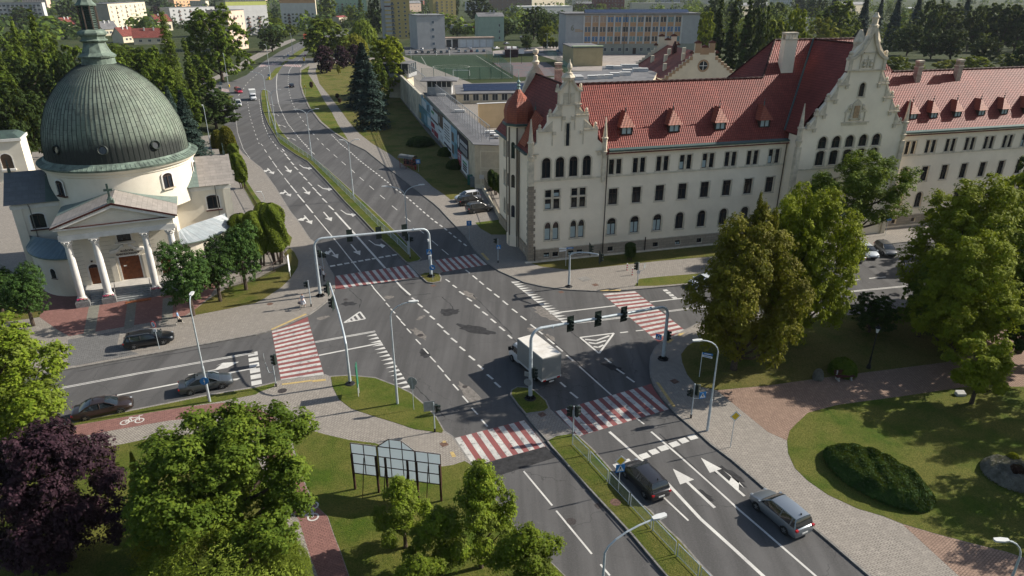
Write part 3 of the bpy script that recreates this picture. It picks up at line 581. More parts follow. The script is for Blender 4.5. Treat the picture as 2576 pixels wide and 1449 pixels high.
def wall(mb, M, L0, L1, z0, z1, wins, depth=.28, mi=0, surround=None, reveal_mi=0):
    """wall in the x-z plane (outward -y) from L0 to L1 with openings (x, z, w, h, arch)"""
    old = mb.M; mb.M = M
    xs = sorted({L0, L1} | {round(q, 4) for a in wins for q in (a[0], a[0] + a[2]) if L0 < q < L1}); zs = sorted({z0, z1} | {round(q, 4) for a in wins for q in (a[1], a[1] + a[3]) if z0 < q < z1})
    for j in range(len(zs) - 1):
        run = None
        for i in range(len(xs) - 1):
            cx, cz = (xs[i] + xs[i+1]) / 2, (zs[j] + zs[j+1]) / 2
            inside = any(a[0] < cx < a[0] + a[2] and a[1] < cz < a[1] + a[3] for a in wins)
            if inside:
                if run is not None: mb.face([(run, 0, zs[j]), (xs[i], 0, zs[j]), (xs[i], 0, zs[j+1]), (run, 0, zs[j+1])], mi, [(run, zs[j]), (xs[i], zs[j]), (xs[i], zs[j+1]), (run, zs[j+1])]); run = None
            elif run is None: run = xs[i]
        if run is not None: mb.face([(run, 0, zs[j]), (L1, 0, zs[j]), (L1, 0, zs[j+1]), (run, 0, zs[j+1])], mi, [(run, zs[j]), (L1, zs[j]), (L1, zs[j+1]), (run, zs[j+1])])
    for a in wins:
        x, z, w, h = a[:4]; ar = a[4] if len(a) > 4 else 0
        if x < L0 or x + w > L1: continue
        P = arch_pts(x, z, w, h, 10, ar) if ar else [(x, z), (x, z+h), (x+w, z+h), (x+w, z)]
        if ar:
            for side in (0, 1):
                cx = x if side == 0 else x + w; q = [p for p in P[1:-1] if (p[0] <= x + w/2 + 1e-6 if side == 0 else p[0] >= x + w/2 - 1e-6)]
                for i in range(len(q) - 1): mb.face([(cx, 0, z + h), (q[i][0], 0, q[i][1]), (q[i+1][0], 0, q[i+1][1])], mi)
        n = len(P)
        for i in range(n):
            p, q = P[i], P[(i+1) % n]; mb.face([(p[0], 0, p[1]), (q[0], 0, q[1]), (q[0], depth, q[1]), (p[0], depth, p[1])], reveal_mi)
        if surround is not None:
            t = .17; y = -.035; cx, cz = x + w/2, z + h/2
            Q = arch_pts(x - t, z, w + 2*t, h + t, 10, ar + t) if ar else [(x - t, z), (x - t, z+h+t), (x+w+t, z+h+t), (x+w+t, z)]
            for i in range(n - 1):
                mb.face([(P[i][0], y, P[i][1]), (P[i+1][0], y, P[i+1][1]), (Q[i+1][0], y, Q[i+1][1]), (Q[i][0], y, Q[i][1])], surround)
                mb.face([(Q[i][0], y, Q[i][1]), (Q[i+1][0], y, Q[i+1][1]), (Q[i+1][0], 0, Q[i+1][1]), (Q[i][0], 0, Q[i][1])], surround)
            mb.box(x - t - .06, -.09, z - .14, x + w + t + .06, .02, z - .001, surround)
    mb.M = old
def slope(mb, a, b, c, d, mi=0):
    """roof face, a-b along the eave; UV in metres"""
    A, B, Cc, Dd = map(Vector, (a, b, c, d)); u = (B - A).normalized(); nn = (B - A).cross(Dd - A if (Dd-A).length > 1e-3 else Cc - A).normalized(); v = nn.cross(u)
    P = [A, B, Cc] + ([Dd] if (Dd - Cc).length > 1e-3 else [])
    mb.face(P, mi, [((p - A).dot(u), (p - A).dot(v)) for p in P])
# ------------------------------------------------ courthouse
CH_O = G(1335, 659); CH_A = rad(14.9)
ch = thing('courthouse', 'long cream courthouse with glazed red tile roof, stepped gables and an onion turret', 'courthouse', CH_O, CH_A)
ID = Matrix.Identity(4); EAVE, RK = 15.2, 1.317
def front(y): return Matrix.Translation((0, y, 0))
lw = [11.87 + 3.535*i for i in range(8)]; rw = [60.5 + 3.75*i for i in range(11)]
def pair(c, z, w, h, gap=.3): return [(c - gap/2 - w, z, w, h), (c + gap/2, z, w, h)]
wmb = MB(); allw = []
def winset(M, specs, **k):
    for q in specs:
        allw.append((M, q, k))
F0, FG = front(0), front(-2.4)
specW = [(1.41 + 1.91*i, 11.8, 1.22, 2.75, .6) for i in range(4)]
for c in (2.97, 6.72): specW += [(c - 1.05, 9.1, .9, 1.05), (c + .15, 9.1, .9, 1.05), (c - 1.05, 7.43, .9, 1.45), (c + .15, 7.43, .9, 1.45), (c - 1.02, 2.98, .88, 2.6, .7), (c + .14, 2.98, .88, 2.6, .7)]
specL, specR = [], []
for c in lw: specL += pair(c, 11.72, .78, 2.08) + [(c - .72, 7.4, 1.35, 2.3), (c - .68, 2.93, 1.32, 2.52, .62)]
for c in rw: specR += pair(c, 11.68, .82, 2.0) + [(c + .1 - .6, 7.2, 1.25, 2.35), (c + .1 - .6, 2.93, 1.3, 2.5, .62)]
base = [(c - .45, .48, .88, .72) for c in (2.3, 3.6, 5.9, 7.2) + tuple(lw)]
wall(wmb, F0, 0, 10.55, 1.75, 15.0, specW, .3, 0, 1); winset(F0, specW)
wall(wmb, F0, 10.55, 38.55, 1.75, 15.0, specL, .3, 0, 1); winset(F0, specL)
wall(wmb, F0, 56.35, 101, 1.75, 15.0, specR, .3, 0, 1); winset(F0, specR)
specB = [q for q in base if q[0] < 38]
wall(wmb, front(-.12), -.4, 38.55, 0, 1.75, specB, .3, 2); wall(wmb, front(-.12), 56.35, 101, 0, 1.75, [(c - .4, .48, .88, .72) for c in rw], .3, 2)
for q in specB: allw.append((front(-.12), q, {'style': 'mid'}))
wmb.box(-.4, -.13, 1.751, 38.55, 0, 1.84, 1); wmb.box(56.4, -.13, 1.751, 101, 0, 1.84, 1)
wmb.box(-.9, -.75, -.02, 38.5, -.12, .16, 1); wmb.box(56.4, -.75, -.02, 101, -.12, .16, 1)
for x0, x1, y in ((0.2, 10.4, 0), (10.75, 38.5, 0), (56.4, 101, 0)): wmb.box(x0, y - .12, 11.4, x1, y + .01, 11.6, 1)
wmb.box(38.6, -2.52, 11.05, 56.3, -2.4, 11.25, 1)
for x0, x1 in ((10.75, 38.5), (56.4, 101)): wmb.box(x0, -.35, 14.75, x1, .01, 15.0, 1); wmb.box(x0, -.2, 14.55, x1, .01, 14.749, 1)
GC = 47.45
specG = [(GC - 5.65 + 2.28*i, z, 1.5, h, a) for i in range(5) for z, h, a in ((14.0, 1.75, .75), (11.55, 2.15, .35))]
specG += [(GC - 5.6 + 2.9*i, 7.0, 1.4, 2.5) for i in range(4)] + [(GC - 5.6 + 2.9*i, 2.6, 1.5, 2.8, .7) for i in range(4)]
wall(wmb, FG, 38.55, 56.35, 0, 17.0, specG, .35, 0, 1); winset(FG, specG, depth=.35)
wmb.face([(38.55, 0, 0), (38.55, -2.4, 0), (38.55, -2.4, 16.0), (38.55, 0, 16.0)], 0); wmb.face([(56.35, 0, 0), (56.35, -2.4, 0), (56.35, -2.4, 16.0), (56.35, 0, 16.0)], 0)
def stack(levels, cx, y, dmi=0, thick=.55):
    """stepped gable: levels (half_low, half_high, z0, z1)"""
    for h0, h1, z0, z1 in levels: wmb.vprism([(cx - h0, z0), (cx + h0, z0), (cx + h1, z1), (cx - h1, z1)], y, y + thick, dmi)
g = 4.9
wmb.vprism([(0, 15.0), (9.9, 15.0), (9.9, 16.0), (9.1, 16.6), (9.1, 18.2), (8.3, 18.2), (7.7, 19.1), (7.7, 20.05), (7.1, 20.05), (6.3, 21.3), (6.3, 23.1), (5.9, 23.2), (5.3, 24.2), (4.9, 24.8), (4.5, 24.2), (3.9, 23.2), (3.5, 23.1), (3.5, 21.3), (2.7, 20.05), (2.1, 20.05), (2.1, 19.1), (1.5, 18.2), (.7, 18.2), (.7, 16.6), (0, 16.0)], 0, .5, 0)
def ledge(x0, x1, z, y, t=.14, out=.2): wmb.box(x0, y - out, z - t, x1, y + .05, z, 1)
def ball(x, y, z, r=.2, mi=1, stem=.35):
    wmb.box(x - .22, y - .1, z, x + .22, y + .34, z + stem, mi); wmb.lathe([(.12, z + stem), (r, z + stem + .15), (r*.95, z + stem + .35), (.05, z + stem + .5)], 8, x, y + .12, mi)
def corbel(x, z, y): wmb.box(x - .22, y - .18, z - .45, x + .22, y - .001, z, 1)
for s in (-1, 1):
    for a, b, z in ((4.15, 2.2, 18.1), (2.8, .95, 20.0)):
        x0, x1 = sorted((g + s*a, g + s*b)); ledge(x0, x1, z, 0)
        ball(g + s*(a - .3), 0, z, .2); corbel(g + s*b - s*.3, z - .14, 0)
        wmb.box(g + s*b - (.12 if s > 0 else .0), -.06, z - 2.0, g + s*b + (.0 if s > 0 else .12), -.001, z - .14, 1)
        wmb.vprism([(g + s*b - s*.02, z + .01), (g + s*(a - .55), z + .01), (g + s*b - s*.02, z + 1.2)], -.08, .001, 1)
    ledge(*sorted((g + s*1.75, g + s*.85)), 21.4, 0); corbel(g + s*1.2, 21.25, 0); ball(g + s*1.55, 0, 23.1, .2)
    wmb.box(g + s*.45 - .3, -.06, 21.5, g + s*.45 + .3, -.001, 22.8, 1); wmb.box(g + s*1.45 - .1, -.1, 21.4, g + s*1.45 + .1, -.001, 23.1, 1)
    wmb.vprism([(g + s*1.75, 23.1), (g + s*1.3, 23.25), (g + s*.7, 24.0), (g + s*.25, 25.0), (g, 25.1), (g, 24.75), (g + s*.5, 23.9), (g + s*1.1, 23.05), (g + s*1.75, 22.9)], -.25, .55, 1)
    corbel(g + s*4.55, 14.95, 0); ledge(*sorted((g + s*4.9, g + s*4.0)), 15.2, 0)
wmb.box(g - .95, -.1, 21.25, g + .95, -.001, 21.45, 1); wmb.box(g - .08, -.1, 21.45, g + .08, -.001, 24.3, 1)
wmb.lathe([(.4, 24.9), (.42, 25.25), (.2, 25.3), (.22, 25.6), (.36, 25.9), (.3, 26.2), (.12, 26.5), (.04, 26.9)], 8, g, .15, 1)
wmb.lathe([(.75, 24.3), (.95, 24.7), (.6, 25.1), (.2, 25.3)], 8, g - .1, .35, 1)
def pinnacle(x, y, zb, zt, r=.36):
    wmb.lathe([(r*.7, zb - .8), (r*1.35, zb), (r*1.35, zb + .12), (r, zb + .15), (r, zb + 1.7), (r*1.3, zb + 1.75), (r*1.3, zb + 1.95), (r*.9, zb + 2.0), (r*.15, zt)], 8, x, y, 1, rad(22.5))
wmb.box(-.5, -.3, 10.9, .25, .5, 14.1, 1); wmb.box(-.55, -.35, 11.35, .3, .5, 11.6, 1)
for i in range(24):
    z = .05 + i * .45; w = .72 if i % 2 else .95
    wmb.face([(-.42, -.16, z), (-.42 + w, -.16, z), (-.42 + w, -.16, z + .45), (-.42, -.16, z + .45)], 3, [(0, z), (w, z), (w, z + .45), (0, z + .45)])
    wmb.face([(-.42, -.16, z), (-.42, -.16 + w, z), (-.42, -.16 + w, z + .45), (-.42, -.16, z + .45)], 3, [(0, z), (w, z), (w, z + .45), (0, z + .45)])
    wmb.face([(-.42 + w, -.16, z), (-.42 + w, .0, z), (-.42 + w, .0, z + .45), (-.42 + w, -.16, z + .45)], 3)
wmb.face([(-.42, -.16, 10.85), (.4, -.16, 10.85), (.4, .6, 10.85), (-.42, .6, 10.85)], 1)
pinnacle(-.15, .05, 14.8, 19.7); pinnacle(10.15, -.02, 14.9, 19.5, .33); wmb.box(9.9, -.2, 11.2, 10.45, .2, 14.2, 1); corbel(10.18, 11.2, -.001)
for h0, h1, z0, z1 in ((8.1, 6.6, 17.0, 18.75), (6.9, 5.3, 18.75, 20.7), (5.5, 3.9, 20.7, 22.6), (4.2, 3.0, 22.6, 24.6), (3.0, 3.0, 24.6, 26.3), (2.9, .5, 26.3, 29.4)):
    if z0 == 20.7 or z0 == 22.6: continue
    stack([(h0, h1, z0, z1)], GC, -2.4)
cwin = (GC - .5, 21.1, 1.0, 1.9, .5)
wall(wmb, FG, GC - 3.0, GC + 3.0, 20.7, 24.6, [cwin], .3, 0, 1); allw.append((FG, cwin, {}))
for s in (-1, 1):
    wmb.vprism([(GC + s*3.0, 20.7), (GC + s*5.5, 20.7), (GC + s*4.2, 22.6), (GC + s*3.0, 24.4)], -2.4, -1.85, 0)
    for a, b, z in ((8.1, 6.4, 17.05), (7.1, 5.15, 18.9), (5.65, 3.75, 20.9), (4.25, 2.3, 22.85)):
        x0, x1 = sorted((GC + s*a, GC + s*b)); ledge(x0, x1, z, -2.4); ball(GC + s*(a - .35), -2.4, z, .24); corbel(GC + s*(b + .35), z - .14, -2.4)
        wmb.vprism([(GC + s*(b + .3), z + .01), (GC + s*(a - .6), z + .01), (GC + s*(b + .3), z + 1.5)], -2.5, -2.399, 1)
        wmb.box(GC + s*(b + .3) - .1, -2.48, z + .01, GC + s*(b + .3) + .1, -2.401, z + 1.7, 1)
    wmb.box(GC + s*2.75 - .22, -2.62, 24.8, GC + s*2.75 + .22, -2.0, 26.4, 1); ball(GC + s*2.85, -2.4, 26.4, .26)
    wmb.box(GC + s*1.1 - .1, -2.52, 24.8, GC + s*1.1 + .1, -2.401, 28.2, 1)
    wmb.vprism([(GC + s*3.1, 26.3), (GC + s*2.3, 26.6), (GC + s*1.4, 27.4), (GC + s*.7, 28.8), (GC + s*.45, 30.2), (GC, 30.3), (GC, 29.6), (GC + s*.5, 28.2), (GC + s*1.3, 26.9), (GC + s*2.2, 26.2), (GC + s*3.1, 26.0)], -2.7, -1.8, 1)
    wmb.lathe([(.3, 26.5), (.75, 27.0), (.65, 27.8), (.8, 28.4), (.5, 29.2), (.2, 29.9)], 7, GC + s*1.25, -1.5, 1)
wmb.box(GC - 3.15, -2.62, 24.6, GC + 3.15, -2.35, 24.8, 1); wmb.box(GC - .9, -2.55, 26.9, GC + .9, -2.401, 27.1, 1)
wmb.lathe([(.55, 30.2), (.62, 30.5), (.4, 30.6), (.42, 31.3), (.55, 31.5), (.3, 31.8), (.2, 32.1)], 8, GC + .1, -2.2, 1)
for x in (38.6, 56.25): pinnacle(x, -2.3, 15.3, 20.5, .38); wmb.box(x - .35, -2.7, 0, x + .35, -2.1, 14.5, 1)
wmb.box(GC - 2.4, -2.58, 17.45, GC + 2.15, -2.38, 17.65, 1); wmb.box(GC - 2.3, -2.48, 17.15, GC + 1.9, -2.395, 17.449, 1)
for s in (-1, 1):
    wmb.box(GC - .35 + s*1.6 - .07, -2.5, 17.66, GC - .35 + s*1.6 + .07, -2.4, 19.0, 1)
    wmb.vprism([(GC - .35 + s*.9, 19.0), (GC - .35 + s*1.95, 19.0), (GC - .35 + s*1.5, 19.45)], -2.5, -2.4, 1)
    wmb.lathe([(.1, 19.3), (.28, 19.6), (.22, 19.95), (.05, 20.1)], 6, GC - .35 + s*1.05, -2.45, 1); wmb.lathe([(.1, 17.8), (.3, 18.1), (.2, 18.6), (.05, 18.9)], 6, GC - .35 + s*.75, -2.45, 1)
wmb.vprism([(GC - 1.05, 17.9), (GC + .35, 17.9), (GC + .5, 18.6), (GC + .4, 20.1), (GC + .05, 20.5), (GC - .35, 20.8), (GC - .75, 20.5), (GC - 1.1, 20.1), (GC - 1.2, 18.6)], -2.56, -2.395, 1)
wmb.box(GC - .8, -2.62, 18.2, GC + .1, -2.561, 19.9, 4)
wmb.box(GC - .06, -2.5, 25.0, GC + .06, -2.401, 26.6, 1); wmb.box(GC - .7, -2.5, 26.0, GC + .7, -2.401, 26.12, 1)
for s in (-1, 1): wmb.lathe([(.08, 25.0), (.3, 25.25), (.2, 25.5), (.32, 25.8), (.08, 26.0)], 6, GC + s*.55, -2.44, 1)
wmb.box(4.45, -.07, 16.0, 4.62, -.001, 18.95, 1); wmb.box(5.08, -.07, 16.0, 5.25, -.001, 18.95, 1); wmb.box(4.45, -.07, 18.95, 5.25, -.001, 19.1, 1)
WS = Matrix.Rotation(rad(-90), 4, 'Z') @ Matrix.Translation((-18, 0, 0))     # west facade: along from the back corner to the front
specS = [(18 - 15.0, 11.8, 1.0, 2.4, .5), (18 - 15.0, 7.4, 1.0, 2.2), (18 - 15.0, 3.0, 1.0, 2.2, .5), (18 - 12.2, 7.4, 1.0, 2.2), (18 - 12.2, 11.8, 1.0, 2.4, .5)]
wall(wmb, WS, 0, 18, 1.75, 15.0, specS, .3, 0, 1); winset(WS, specS)
wall(wmb, WS @ Matrix.Translation((0, -.12, 0)), 0, 18, 0, 1.75, [(14.5, .5, .8, .7)], .3, 2)
wmb.M = None
wmb.face([(0, 18, 0), (10.5, 18, 0), (10.5, 18, 15), (0, 18, 15)], 0); wmb.face([(10.5, 12.2, 0), (40, 12.2, 0), (40, 12.2, 15), (10.5, 12.2, 15)], 0)
wmb.face([(10.5, 12.2, 0), (10.5, 18, 0), (10.5, 18, 15), (10.5, 12.2, 15)], 0); wmb.face([(38, 12.2, 0), (38, 19.4, 0), (38, 19.4, 15), (38, 12.2, 15)], 0)
wmb.face([(101, 0, 0), (101, 12.2, 0), (101, 12.2, 15), (101, 0, 15)], 0); wmb.face([(56.4, 12.2, 0), (101, 12.2, 0), (101, 12.2, 15), (56.4, 12.2, 15)], 0)
wmb.vprism([(0, 15.0), (10.2, 15.0), (9.6, 17.0), (8.2, 18.8), (7.2, 21), (6.2, 23.5), (5.1, 25.0), (4, 23.5), (3, 21), (2, 18.8), (.6, 17.0)], 15.5, 16.1, 1)     # rear gable of the west wing
wmb.lathe([(.5, 24.8), (.6, 25.2), (.35, 25.4), (.35, 26.0), (.15, 26.1), (.4, 26.35), (.45, 26.6), (.4, 26.85), (.1, 27.0)], 10, 5.1, 15.8, 1)
wmb.build('wall', [STUCCO, STONE, PLINTH, QUOIN, mat('arms_panel', (.4, .27, .16), .9, .2, 4)], ch)
bl = random.Random(3)
for M, q, kk in allw:
    gf = q[1] == 2.98 or (q[1] == 2.93 and q[0] < 20)
    st = kk.get('style', 'grid'); dp = kk.get('depth', .3)
    window_part(ch, M, q[0], q[1], q[2], q[3], q[4] if len(q) > 4 else 0, dp, style=st, blind=(.62 if gf else (.5 if bl.random() < .12 else 0)))
mb = MB(); mb.vprism([(4.62, 16.0), (5.08, 16.0), (5.08, 18.95), (4.62, 18.95)], -.03, -.004); mb.build('slit_window', GLASS, ch)
rf = MB()
def ry(z): return (z - EAVE) / RK
HZ = 23.1; yr = ry(HZ) + .0; e0 = -.45; ze = EAVE + RK * e0
slope(rf, (10.3, e0, ze), (38.5, e0, ze), (37.0, yr, HZ), (6.0, yr, HZ)); slope(rf, (38.5, 2*yr - e0, ze), (10.3, 2*yr - e0, ze), (6.0, yr, HZ), (37.0, yr, HZ))
slope(rf, (56.2, e0, ze), (101, e0, ze), (101, yr + .15, HZ + .2), (56.2, yr + .15, HZ + .2)); slope(rf, (101, 2*yr - e0, ze), (56.2, 2*yr - e0, ze), (56.2, yr + .15, HZ + .2), (101, yr + .15, HZ + .2))
Z2 = 28.0; y2 = ry(Z2); yb = 2*y2 - e0
xa, xb = 40.7, 56.5; xl = xa - (Z2 - ze)/RK; xr = xb + (Z2 - ze)/RK
xl2 = xa - (Z2 - 19.5)/RK; yl2 = ry(19.5)
slope(rf, (38.45, e0, ze), (56.3, e0, ze), (xb, y2, Z2), (xa, y2, Z2))
rf.face([(38.45, e0, ze), (xa, y2, Z2), (37.0, yr, HZ)], 0, [(0, 0), (2, 16), (-1.5, 10)]); rf.face([(56.3, e0, ze), (xb, y2, Z2), (60.2, yr, HZ)], 0, [(0, 0), (0, 16), (3, 10)])
slope(rf, (xl2, 2*y2 - yl2, 19.5), (xl2, yl2, 19.5), (xa, y2, Z2), (xa, y2, Z2)); slope(rf, (xb + (Z2-19.5)/RK, yl2, 19.5), (xb + (Z2-19.5)/RK, 2*y2 - yl2, 19.5), (xb, y2, Z2), (xb, y2, Z2))
slope(rf, (58, yb, ze), (36, yb, ze), (xa, y2, Z2), (xb, y2, Z2))
hw = 9.2; zg = 28.0 - RK*hw + .35; k_ = (28.0 - zg) / hw                     # cross gable behind the big gable
slope(rf, (GC - hw, 9.5, zg), (GC - hw, -1.9, zg), (GC, -1.9, 28.0), (GC, 9.9, 28.0)); slope(rf, (GC + hw, -1.9, zg), (GC + hw, 9.5, zg), (GC, 9.9, 28.0), (GC, -1.9, 28.0))
g2, zw = 5.1, 23.5; sl = (zw - 15.1) / 5.5                                   # west wing
slope(rf, (-.4, 18.3, 15.1), (-.4, .45, 15.1), (g2, .45, zw), (g2, 15.6, zw)); slope(rf, (10.6, .45, 15.1), (10.6, 18.3, 15.1), (g2, 15.6, zw), (g2, .45, zw))
slope(rf, (10.6, 18.3, 15.1), (-.4, 18.3, 15.1), (g2, 15.6, zw), (g2, 15.6, zw))
rf.build('roof', TILE, ch)
rd = MB()
for a, b in (((6, yr, HZ), (37, yr, HZ)), ((60, yr+.15, HZ+.2), (101, yr+.15, HZ+.2)), ((xa, y2, Z2), (xb, y2, Z2)), ((xa, y2, Z2), (37, yr, HZ)), ((g2, .5, zw), (g2, 15.5, zw)), ((GC, -1.8, 28.0), (GC, 9.6, 28.0)), ((xa, y2, Z2), (xl2, 2*y2 - yl2, 19.5))):
    d = (Vector(b) - Vector(a)); n_ = int(d.length / .45); rd.tube([Vector(a) + d*i/n_ for i in range(n_ + 1)], [.13 if i % 2 else .17 for i in range(n_ + 1)], 6)
rd.build('ridge_tiles', TILE_M, ch)
gt = MB()
for x0, x1 in ((10.75, 38.4), (56.5, 101)): gt.box(x0, -.62, 15.0, x1, -.36, 15.16); gt.box(x0, -.36, 14.9, x1, .5, 15.0); gt.face([(x0, -.36, 15.16), (x1, -.36, 15.16), (x1, .05, 15.3), (x0, .05, 15.3)])
gt.box(-.75, .8, 14.85, -.4, 18, 15.1); gt.tube([(GC - hw, .75, zg + .08), (GC - .1, y2 - .1, Z2 + .02)], .13, 6)
gt.build('gutter', COPPER_D, ch)
for q in ((10.62, -.22, 14.9), (38.3, -.22, 14.9), (-.15, 5.8, 15), (17.2, -.2, 2.2), (.5, -.3, 2.3)): dpm = MB(); dpm.tube([q, (q[0], q[1], .2)], .07, 6); dpm.build('downpipe', mat('downpipe_brown', (.03, .02, .018), .5, .1, 3), ch)
def dormer():
    t = MB(); t.box(-.72, 0, 0, .72, 1.4, .12, 0); t.box(-.8, .02, 0, -.62, 1.5, 1.0, 0); t.box(.62, .02, 0, .8, 1.5, 1.0, 0); t.box(-.8, .02, .92, .8, .25, 1.08, 0); t.box(-.05, .02, .1, .05, .2, .95, 0)
    for s in (-1, 1): t.face([(s*.78, 0, 0), (s*.78, .0, 1.05), (s*.78, .85, 1.05)], 0)
    a, b = (-1.05, -.3, .95), (1.05, -.3, .95); ap, rg = (0, .75, 2.75), (0, 2.15, 2.75); e1, e2 = (-1.05, .9, .95), (1.05, .9, .95)
    slope(t, a, b, ap, ap, 1); slope(t, (-1.05, .85, .95), a, ap, rg, 1); slope(t, b, (1.05, .85, .95), rg, ap, 1)
    t.lathe([(.09, 2.7), (.05, 2.95), (.1, 3.05), (.02, 3.3), (.05, 3.4), (.01, 3.7)], 6, 0, .8, 2)
    return t
dm = None
for i, x in enumerate((13.75, 20.85, 28.0, 35.1, 60.9, 64.7, 69.2, 73.8, 78.3, 82.9, 87.5)):
    if dm is None:
        dm = dormer().build('dormer', [WOOD_D, TILE_O, COPPER_D], ch); p = MB(); p.box(-.6, .1, .12, -.05, .14, .92); p.box(.05, .1, .12, .6, .14, .92); pn = p.build('pane', GLASS, dm); o = dm
    else:
        o = dm.copy(); C.objects.link(o); o.parent = ch; q = pn.copy(); C.objects.link(q); q.parent = o
    o.location = (x, 1.12, 16.78); o.scale = (1.08, 1.05, 1.1) if i < 4 else (.86, .95, .9)
    if i in (0, 8):
        q = [c for c in o.children][0]; q.data = q.data.copy(); q.data.materials.clear(); q.data.materials.append(BLIND)
def chim(x, y, w, d, z0, z1, name='chimney', m=STUCCO):
    c = MB(); c.box(x - w/2, y - d/2, z0, x + w/2, y + d/2, z1 - .9, 0); c.box(x - w/2 - .08, y - d/2 - .08, z1 - 1.05, x + w/2 + .08, y + d/2 + .08, z1 - .9, 1)
    for i in range(4):
        for j in range(2): c.box(x - w/2 + w*i/4 + .04, y - d/2 + d*j*.8 + .02, z1 - .9, x - w/2 + w*i/4 + w/4 - .06, y - d/2 + d*j*.8 + d*.18, z1 - .3, 0)
    c.box(x - w/2 - .03, y - d/2 - .03, z1 - .3, x + w/2 + .03, y + d/2 + .03, z1, 1); c.build(name, [m, STONE], ch)
chim(41.2, 6.9, 2.0, 1.1, 21.5, 29.2); chim(63.9, 5.3, .9, .8, 20.8, 24.9, m=mat('chimney_brick', (.42, .34, .27), .9, .2, 2)); chim(71.6, 5.3, .9, .8, 20.8, 24.9, m=MC['chimney_brick'])
chim(7.9, 13.5, .9, .9, 18, 25.2, m=MC['chimney_brick'])
tc = MB(); TX, TY = .25, 7.6; a8 = rad(22.5 + 90)
tc.lathe([(1.75, 0), (1.75, 1.75), (1.62, 1.85), (1.62, 17.5), (1.9, 17.8), (1.95, 18.0)], 8, TX, TY, 0, a8)
for kx in range(8):
    a = a8 + kx*math.pi/4; tc.cyl(TX + 1.62*math.cos(a), TY + 1.62*math.sin(a), 0, 17.5, .14, None, 6, 1)
tw = tc.build('turret', [STUCCO, QUOIN], ch)
for z, h in ((13.2, 2.3), (9.0, 1.9), (4.6, 1.8), (14.0, 0)):
    if not h: continue
    for aa in (rad(180), rad(225)):
        w_ = MB(); nx, ny = math.cos(aa), math.sin(aa); r_ = 1.62*math.cos(rad(22.5)) + .02
        P = arch_pts(-.3, 0, .6, h, 6, .3); w_.face([(TX + nx*r_ - ny*x, TY + ny*r_ + nx*x, z + zz) for x, zz in P]); w_.build('window', GLASS, tw)
tr = MB(); prof = [(2.1, 18.0), (1.95, 18.35), (2.05, 18.9), (2.08, 19.6), (1.9, 20.3), (1.5, 21.0), (.95, 21.6), (.5, 22.1), (.25, 22.5)]
for kx in range(8):
    a, b = a8 + kx*math.pi/4, a8 + (kx+1)*math.pi/4; v = 0
    for i in range(len(prof) - 1):
        (r0, z0), (r1, z1) = prof[i], prof[i+1]; dv = math.hypot(r1-r0, z1-z0); hw0, hw1 = r0*.38, r1*.38
        tr.face([(TX+r0*math.cos(a), TY+r0*math.sin(a), z0), (TX+r0*math.cos(b), TY+r0*math.sin(b), z0), (TX+r1*math.cos(b), TY+r1*math.sin(b), z1), (TX+r1*math.cos(a), TY+r1*math.sin(a), z1)], 0, [(-hw0, v), (hw0, v), (hw1, v+dv), (-hw1, v+dv)]); v += dv
tr.build('turret_roof', TILE_O, ch)
tf = MB(); tf.lathe([(2.25, 17.75), (2.3, 18.05), (2.0, 18.1)], 8, TX, TY, 0, a8); tf.build('turret_gutter', COPPER_D, ch); tf = MB(); tf.lathe([(.3, 22.4), (.18, 22.7), (.3, 22.9), (.12, 23.1), (.28, 23.4), (.06, 23.7), (.02, 25.0)], 8, TX, TY)
tf.build('turret_finial', mat('verdigris_light', (.25, .36, .33), .6, .3, 4), ch)
hd = MB()                                                                     # small hipped dormer roof beside the turret
slope(hd, (-.3, 2.4, 15.6), (-.3, 5.4, 15.6), (1.6, 4.0, 20.2), (1.6, 4.0, 20.2)); slope(hd, (-.3, 2.4, 15.6), (2.4, 2.6, 19.2), (1.6, 4.0, 20.2), (1.6, 4.0, 20.2)); slope(hd, (-.3, 5.4, 15.6), (1.8, 5.6, 18.4), (1.6, 4.0, 20.2), (1.6, 4.0, 20.2))
hd.lathe([(.07, 20.1), (.12, 20.5), (.02, 20.7), (.02, 21.2)], 6, 1.6, 4.0, 1); hd.build('dormer_roof', [TILE_O, COPPER_D], ch)
